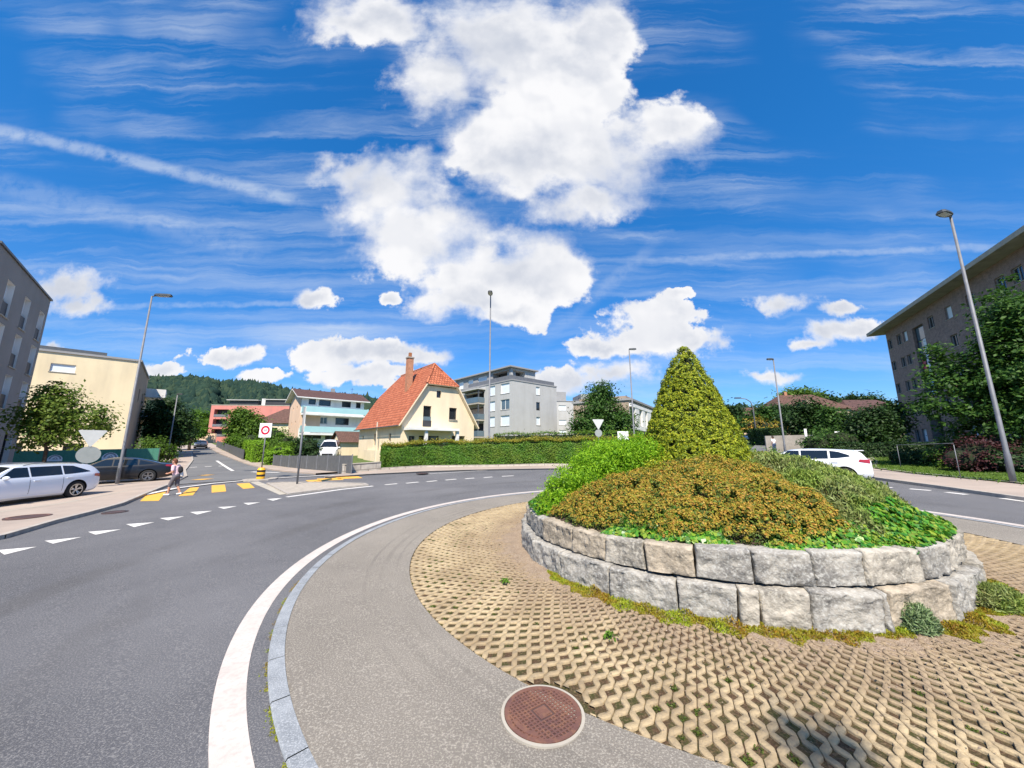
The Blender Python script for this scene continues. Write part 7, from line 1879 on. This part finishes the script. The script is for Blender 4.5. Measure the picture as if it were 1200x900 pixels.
SUN_EL, SUN_AZ = math.radians(52), math.radians(3)          # sun behind the camera, light runs towards +Y
sd = Vector((math.sin(SUN_AZ) * math.cos(SUN_EL), math.cos(SUN_AZ) * math.cos(SUN_EL), -math.sin(SUN_EL)))
L = bpy.data.lights.new('sun', 'SUN'); L.energy = 4.9; L.angle = math.radians(.5); L.color = (1, .90, .76)
lo_ = bpy.data.objects.new('sun', L); COL.objects.link(lo_); lo_.rotation_euler = sd.to_track_quat('-Z', 'Y').to_euler()
lo_.location = (0, -20, 40)

W = bpy.data.worlds.new('World'); SC.world = W; W.use_nodes = True
nt = W.node_tree; nt.nodes.clear()
out = nt.nodes.new('ShaderNodeOutputWorld'); bg = nt.nodes.new('ShaderNodeBackground'); nt.links.new(bg.outputs[0], out.inputs[0])
EXPO = .75; BG = .15; bg.inputs[1].default_value = BG
sky = nt.nodes.new('ShaderNodeTexSky'); sky.sky_type = 'NISHITA'; sky.sun_disc = False
sky.sun_elevation = SUN_EL; sky.sun_rotation = math.atan2(-sd.x, -sd.y); sky.air_density = 1.0; sky.dust_density = .3; sky.ozone_density = 2.5; sky.altitude = 400
tc = nt.nodes.new('ShaderNodeTexCoord'); D = tc.outputs['Generated']
def mth(op, a, b=None, c=None, clamp=False):
    n = nt.nodes.new('ShaderNodeMath'); n.operation = op; n.use_clamp = clamp
    for i, v in enumerate((a, b, c)):
        if v is None: continue
        if isinstance(v, (int, float)): n.inputs[i].default_value = v
        else: nt.links.new(v, n.inputs[i])
    return n.outputs[0]
def vmth(op, a, b=None, scale=None):
    n = nt.nodes.new('ShaderNodeVectorMath'); n.operation = op
    for i, v in enumerate((a, b)):
        if v is None: continue
        if isinstance(v, (tuple, list)): n.inputs[i].default_value = v
        else: nt.links.new(v, n.inputs[i])
    if scale is not None: n.inputs['Scale'].default_value = scale
    return n.outputs['Value'] if op in ('LENGTH', 'DOT_PRODUCT') else n.outputs[0]
def noise(vec, scale, detail=6, rough=.55, dist=0.0, w=None):
    n = nt.nodes.new('ShaderNodeTexNoise'); n.inputs['Scale'].default_value = scale; n.inputs['Detail'].default_value = detail
    n.inputs['Roughness'].default_value = rough; n.inputs['Distortion'].default_value = dist
    nt.links.new(vec, n.inputs['Vector']); return n
def smooth(v, a, b, lo=0.0, hi=1.0):
    n = nt.nodes.new('ShaderNodeMapRange'); n.interpolation_type = 'SMOOTHSTEP'
    n.inputs[1].default_value = a; n.inputs[2].default_value = b; n.inputs[3].default_value = lo; n.inputs[4].default_value = hi
    nt.links.new(v, n.inputs[0]); return n.outputs[0]
def mixc(f, a, b):
    n = nt.nodes.new('ShaderNodeMix'); n.data_type = 'RGBA'
    for s, v in ((0, f), (6, a), (7, b)):
        if isinstance(v, (int, float)): n.inputs[s].default_value = v
        elif isinstance(v, tuple): n.inputs[s].default_value = v
        else: nt.links.new(v, n.inputs[s])
    return n.outputs[2]
sep = nt.nodes.new('ShaderNodeSeparateXYZ'); nt.links.new(D, sep.inputs[0])
dx, dy, dz = sep.outputs
# bearing coordinates of the sky: u to the right of north, v upward (mirrored for the half behind)
ady = mth('MAXIMUM', mth('ABSOLUTE', dy), .05)
u = mth('DIVIDE', dx, ady); v = mth('DIVIDE', dz, ady)
cmb = nt.nodes.new('ShaderNodeCombineXYZ'); nt.links.new(u, cmb.inputs[0]); nt.links.new(v, cmb.inputs[1]); nt.links.new(smooth(dy, -.05, .05), cmb.inputs[2])
UV = cmb.outputs[0]
# warp for billowing edges
n1 = noise(UV, 4.2, 9, .60); n2 = noise(UV, 15.0, 7, .62); n6 = noise(UV, 1.9, 3, .5)
w1 = vmth('SUBTRACT', n1.outputs['Color'], (.5, .5, .5))
w2 = vmth('SUBTRACT', n2.outputs['Color'], (.5, .5, .5))
w6 = vmth('SUBTRACT', n6.outputs['Color'], (.5, .5, .5))
UVw = vmth('ADD', UV, vmth('ADD', vmth('SCALE', w1, scale=.30), vmth('ADD', vmth('SCALE', w2, scale=.042), vmth('SCALE', w6, scale=.16))))
UVw = vmth('MULTIPLY', UVw, (1, 1, 0))
def uvpx(px, py):
    x, y, z = ray(px, py); return x / y, z / y
def blob_field(blobs, vec):
    f = None
    for (cx, cy, rx, ry) in blobs:
        u0, v0 = uvpx(cx, cy); u1, _ = uvpx(cx + rx, cy); _, v1 = uvpx(cx, cy - ry); _, v2 = uvpx(cx, cy + ry)
        q = vmth('MULTIPLY', vmth('SUBTRACT', vec, (u0, v0, 0)), (1 / abs(u1 - u0), 2 / abs(v1 - v2), 0))
        e = mth('SUBTRACT', 1.0, vmth('LENGTH', q))
        f = e if f is None else mth('SMOOTH_MAX', f, e, .18)
    return f
cum = [(590, 55, 125, 75), (520, 100, 70, 42), (430, 22, 85, 42), (690, 40, 55, 60), (650, 95, 80, 45),
       (690, 178, 125, 62), (775, 158, 62, 42), (595, 190, 75, 48), (690, 235, 75, 34), (640, 150, 70, 45),
       (450, 225, 72, 48), (490, 270, 85, 48), (590, 305, 95, 48), (640, 325, 50, 36), (410, 200, 40, 28), (560, 345, 70, 30), (600, 365, 40, 20)]
f1 = blob_field(cum, UVw)
low = [(765, 365, 58, 22), (770, 398, 88, 24), (705, 408, 42, 14), (720, 440, 55, 18), (660, 445, 40, 16), (75, 338, 58, 26), (100, 358, 40, 14), (267, 421, 48, 14),
       (430, 414, 95, 15), (372, 421, 38, 15), (420, 440, 75, 17), (500, 420, 40, 12), (915, 354, 46, 13), (985, 365, 26, 10), (990, 392, 55, 18), (960, 405, 30, 9),
       (905, 441, 45, 9), (462, 349, 14, 10), (370, 352, 34, 13), (800, 345, 20, 8), (310, 446, 35, 9), (190, 432, 26, 9), (60, 410, 18, 7)]
UVl = vmth('ADD', UV, vmth('ADD', vmth('SCALE', w1, scale=.12), vmth('SCALE', w2, scale=.04)))
UVl = vmth('MULTIPLY', UVl, (1, 1, 0))
f2 = blob_field(low, UVl)
n3 = noise(UV, 26.0, 7, .65)
bil = noise(UV, 7.5, 8, .58)                               # cauliflower lumps that eat into the body
det = mth('ADD', mth('MULTIPLY', mth('SUBTRACT', n3.outputs[0], .5), .26), mth('MULTIPLY', mth('SUBTRACT', bil.outputs[0], .5), 1.25))
soft = smooth(noise(UV, 2.6, 3, .5).outputs[0], .36, .62, .20, 1.0)      # crisp rims in places, wispy ones elsewhere
g1 = mth('ADD', f1, det); bil2 = noise(UV, 19.0, 7, .6); g2 = mth('ADD', f2, mth('ADD', mth('MULTIPLY', mth('SUBTRACT', bil2.outputs[0], .5), 1.5), mth('MULTIPLY', mth('SUBTRACT', bil.outputs[0], .5), .5)))
d1 = mth('DIVIDE', mth('ADD', g1, .15), soft, clamp=True); d2 = mth('DIVIDE', mth('ADD', g2, .06), mth('MULTIPLY', soft, .9), clamp=True)
d1 = smooth(d1, 0, 1); d2 = smooth(d2, 0, 1)
front = smooth(dy, .02, .12)
# clouds behind the camera: loose cumulus
nb = noise(UV, 2.2, 7, .6); db = mth('MULTIPLY', smooth(nb.outputs[0], .56, .66), mth('SUBTRACT', 1.0, front))
dens = mth('MAXIMUM', mth('MULTIPLY', mth('MAXIMUM', d1, d2), front), mth('MULTIPLY', db, .8))
# cirrus: long streaks fanning over the sky, and one old vapour trail
mp = nt.nodes.new('ShaderNodeMapping'); mp.vector_type = 'POINT'; mp.inputs['Rotation'].default_value = (0, 0, math.radians(-12)); mp.inputs['Scale'].default_value = (.8, 9.5, 1)
nt.links.new(vmth('ADD', UV, vmth('SCALE', w1, scale=.09)), mp.inputs[0])
nc = noise(mp.outputs[0], 1.3, 8, .62, .4); ncm = noise(UV, 1.5, 3, .5)
ci = mth('MULTIPLY', smooth(nc.outputs[0], .42, .76), smooth(ncm.outputs[0], .34, .58))
mp2 = nt.nodes.new('ShaderNodeMapping'); mp2.inputs['Rotation'].default_value = (0, 0, math.radians(19)); mp2.inputs['Scale'].default_value = (.7, 12, 1); mp2.inputs['Location'].default_value = (3, 5, 0)
nt.links.new(vmth('ADD', UV, vmth('SCALE', w1, scale=.07)), mp2.inputs[0])
nc2 = noise(mp2.outputs[0], 1.2, 8, .6, .3)
ci2 = mth('MULTIPLY', smooth(nc2.outputs[0], .42, .74), smooth(v, 1.0, .25))
def streak(p0, p1, wid, amp):
    (a0, b0), (a1, b1) = uvpx(*p0), uvpx(*p1)
    ln = math.hypot(a1 - a0, b1 - b0); ex, ey = (a1 - a0) / ln, (b1 - b0) / ln
    s = vmth('DOT_PRODUCT', vmth('SUBTRACT', UV, (a0, b0, 0)), (ex, ey, 0))
    tt = vmth('DOT_PRODUCT', vmth('SUBTRACT', vmth('ADD', UV, vmth('SCALE', w2, scale=.03)), (a0, b0, 0)), (-ey, ex, 0))
    k = smooth(mth('ABSOLUTE', tt), wid, wid * .15)
    e = mth('MULTIPLY', smooth(s, -.4, .1), smooth(s, ln, ln - .15))
    return mth('MULTIPLY', mth('MULTIPLY', k, e), mth('MULTIPLY', smooth(n2.outputs[0], .25, .6), amp))
trail = mth('MAXIMUM', streak((0, 152), (372, 240), .034, .50), mth('MAXIMUM', streak((0, 215), (330, 300), .06, .20), streak((830, 302), (1200, 288), .016, .30)))
trail = mth('MAXIMUM', trail, mth('MAXIMUM', streak((700, 345), (780, 275), .03, .22), streak((180, 358), (420, 355), .014, .35)))
thin = mth('MULTIPLY', mth('ADD', mth('MULTIPLY', ci, .55), mth('ADD', mth('MULTIPLY', ci2, .45), trail), clamp=True), mth('ADD', mth('MULTIPLY', front, .75), .25))
hor = smooth(dz, -.02, .30, .42, 0.0)
# sky colour
hs = nt.nodes.new('ShaderNodeHueSaturation'); hs.inputs['Saturation'].default_value = 1.2; hs.inputs['Value'].default_value = 1.0
nt.links.new(sky.outputs[0], hs.inputs['Color'])
K = 1 / (BG * 2 ** EXPO)
tint = mixc(smooth(dz, .0, .70), (.32, .46, .64, 1), (.19, .68, .90, 1))
tm = nt.nodes.new('ShaderNodeMix'); tm.data_type = 'RGBA'; tm.blend_type = 'MULTIPLY'; tm.inputs[0].default_value = 1
nt.links.new(hs.outputs[0], tm.inputs[6]); nt.links.new(tint, tm.inputs[7])
skyc = tm.outputs[2]
skyc = mixc(mth('MULTIPLY', thin, .8), skyc, (.78 * K, .86 * K, .95 * K, 1))
# cumulus light: white rims towards the sun, greyer thick cores and bases
core = smooth(mth('MAXIMUM', g1, g2), .12, .95)
upv = vmth('ADD', UV, (.012, .03, 0))
n4 = noise(UV, 4.6, 3.0, .45); n5 = noise(upv, 4.6, 3.0, .45)
lit = smooth(mth('SUBTRACT', n4.outputs[0], n5.outputs[0]), -.07, .05)
big = smooth(noise(UV, 3.4, 5, .55).outputs[0], .36, .62)
shade = mth('ADD', mth('MULTIPLY', core, mth('MULTIPLY', big, .62)), mth('MULTIPLY', mth('SUBTRACT', 1.0, lit), .24), clamp=True)
cc = mixc(shade, (.97 * K, .97 * K, .99 * K, 1), (.54 * K, .59 * K, .70 * K, 1))
fin = mixc(dens, skyc, cc)
nt.links.new(fin, bg.inputs[0])
SC.view_settings.view_transform = 'Standard'; SC.view_settings.look = 'None'; SC.view_settings.gamma = 1; SC.view_settings.use_curve_mapping = False
SC.view_settings.exposure = EXPO
SC.cycles.max_bounces = 6; SC.cycles.transparent_max_bounces = 6
SC.render.film_transparent = False
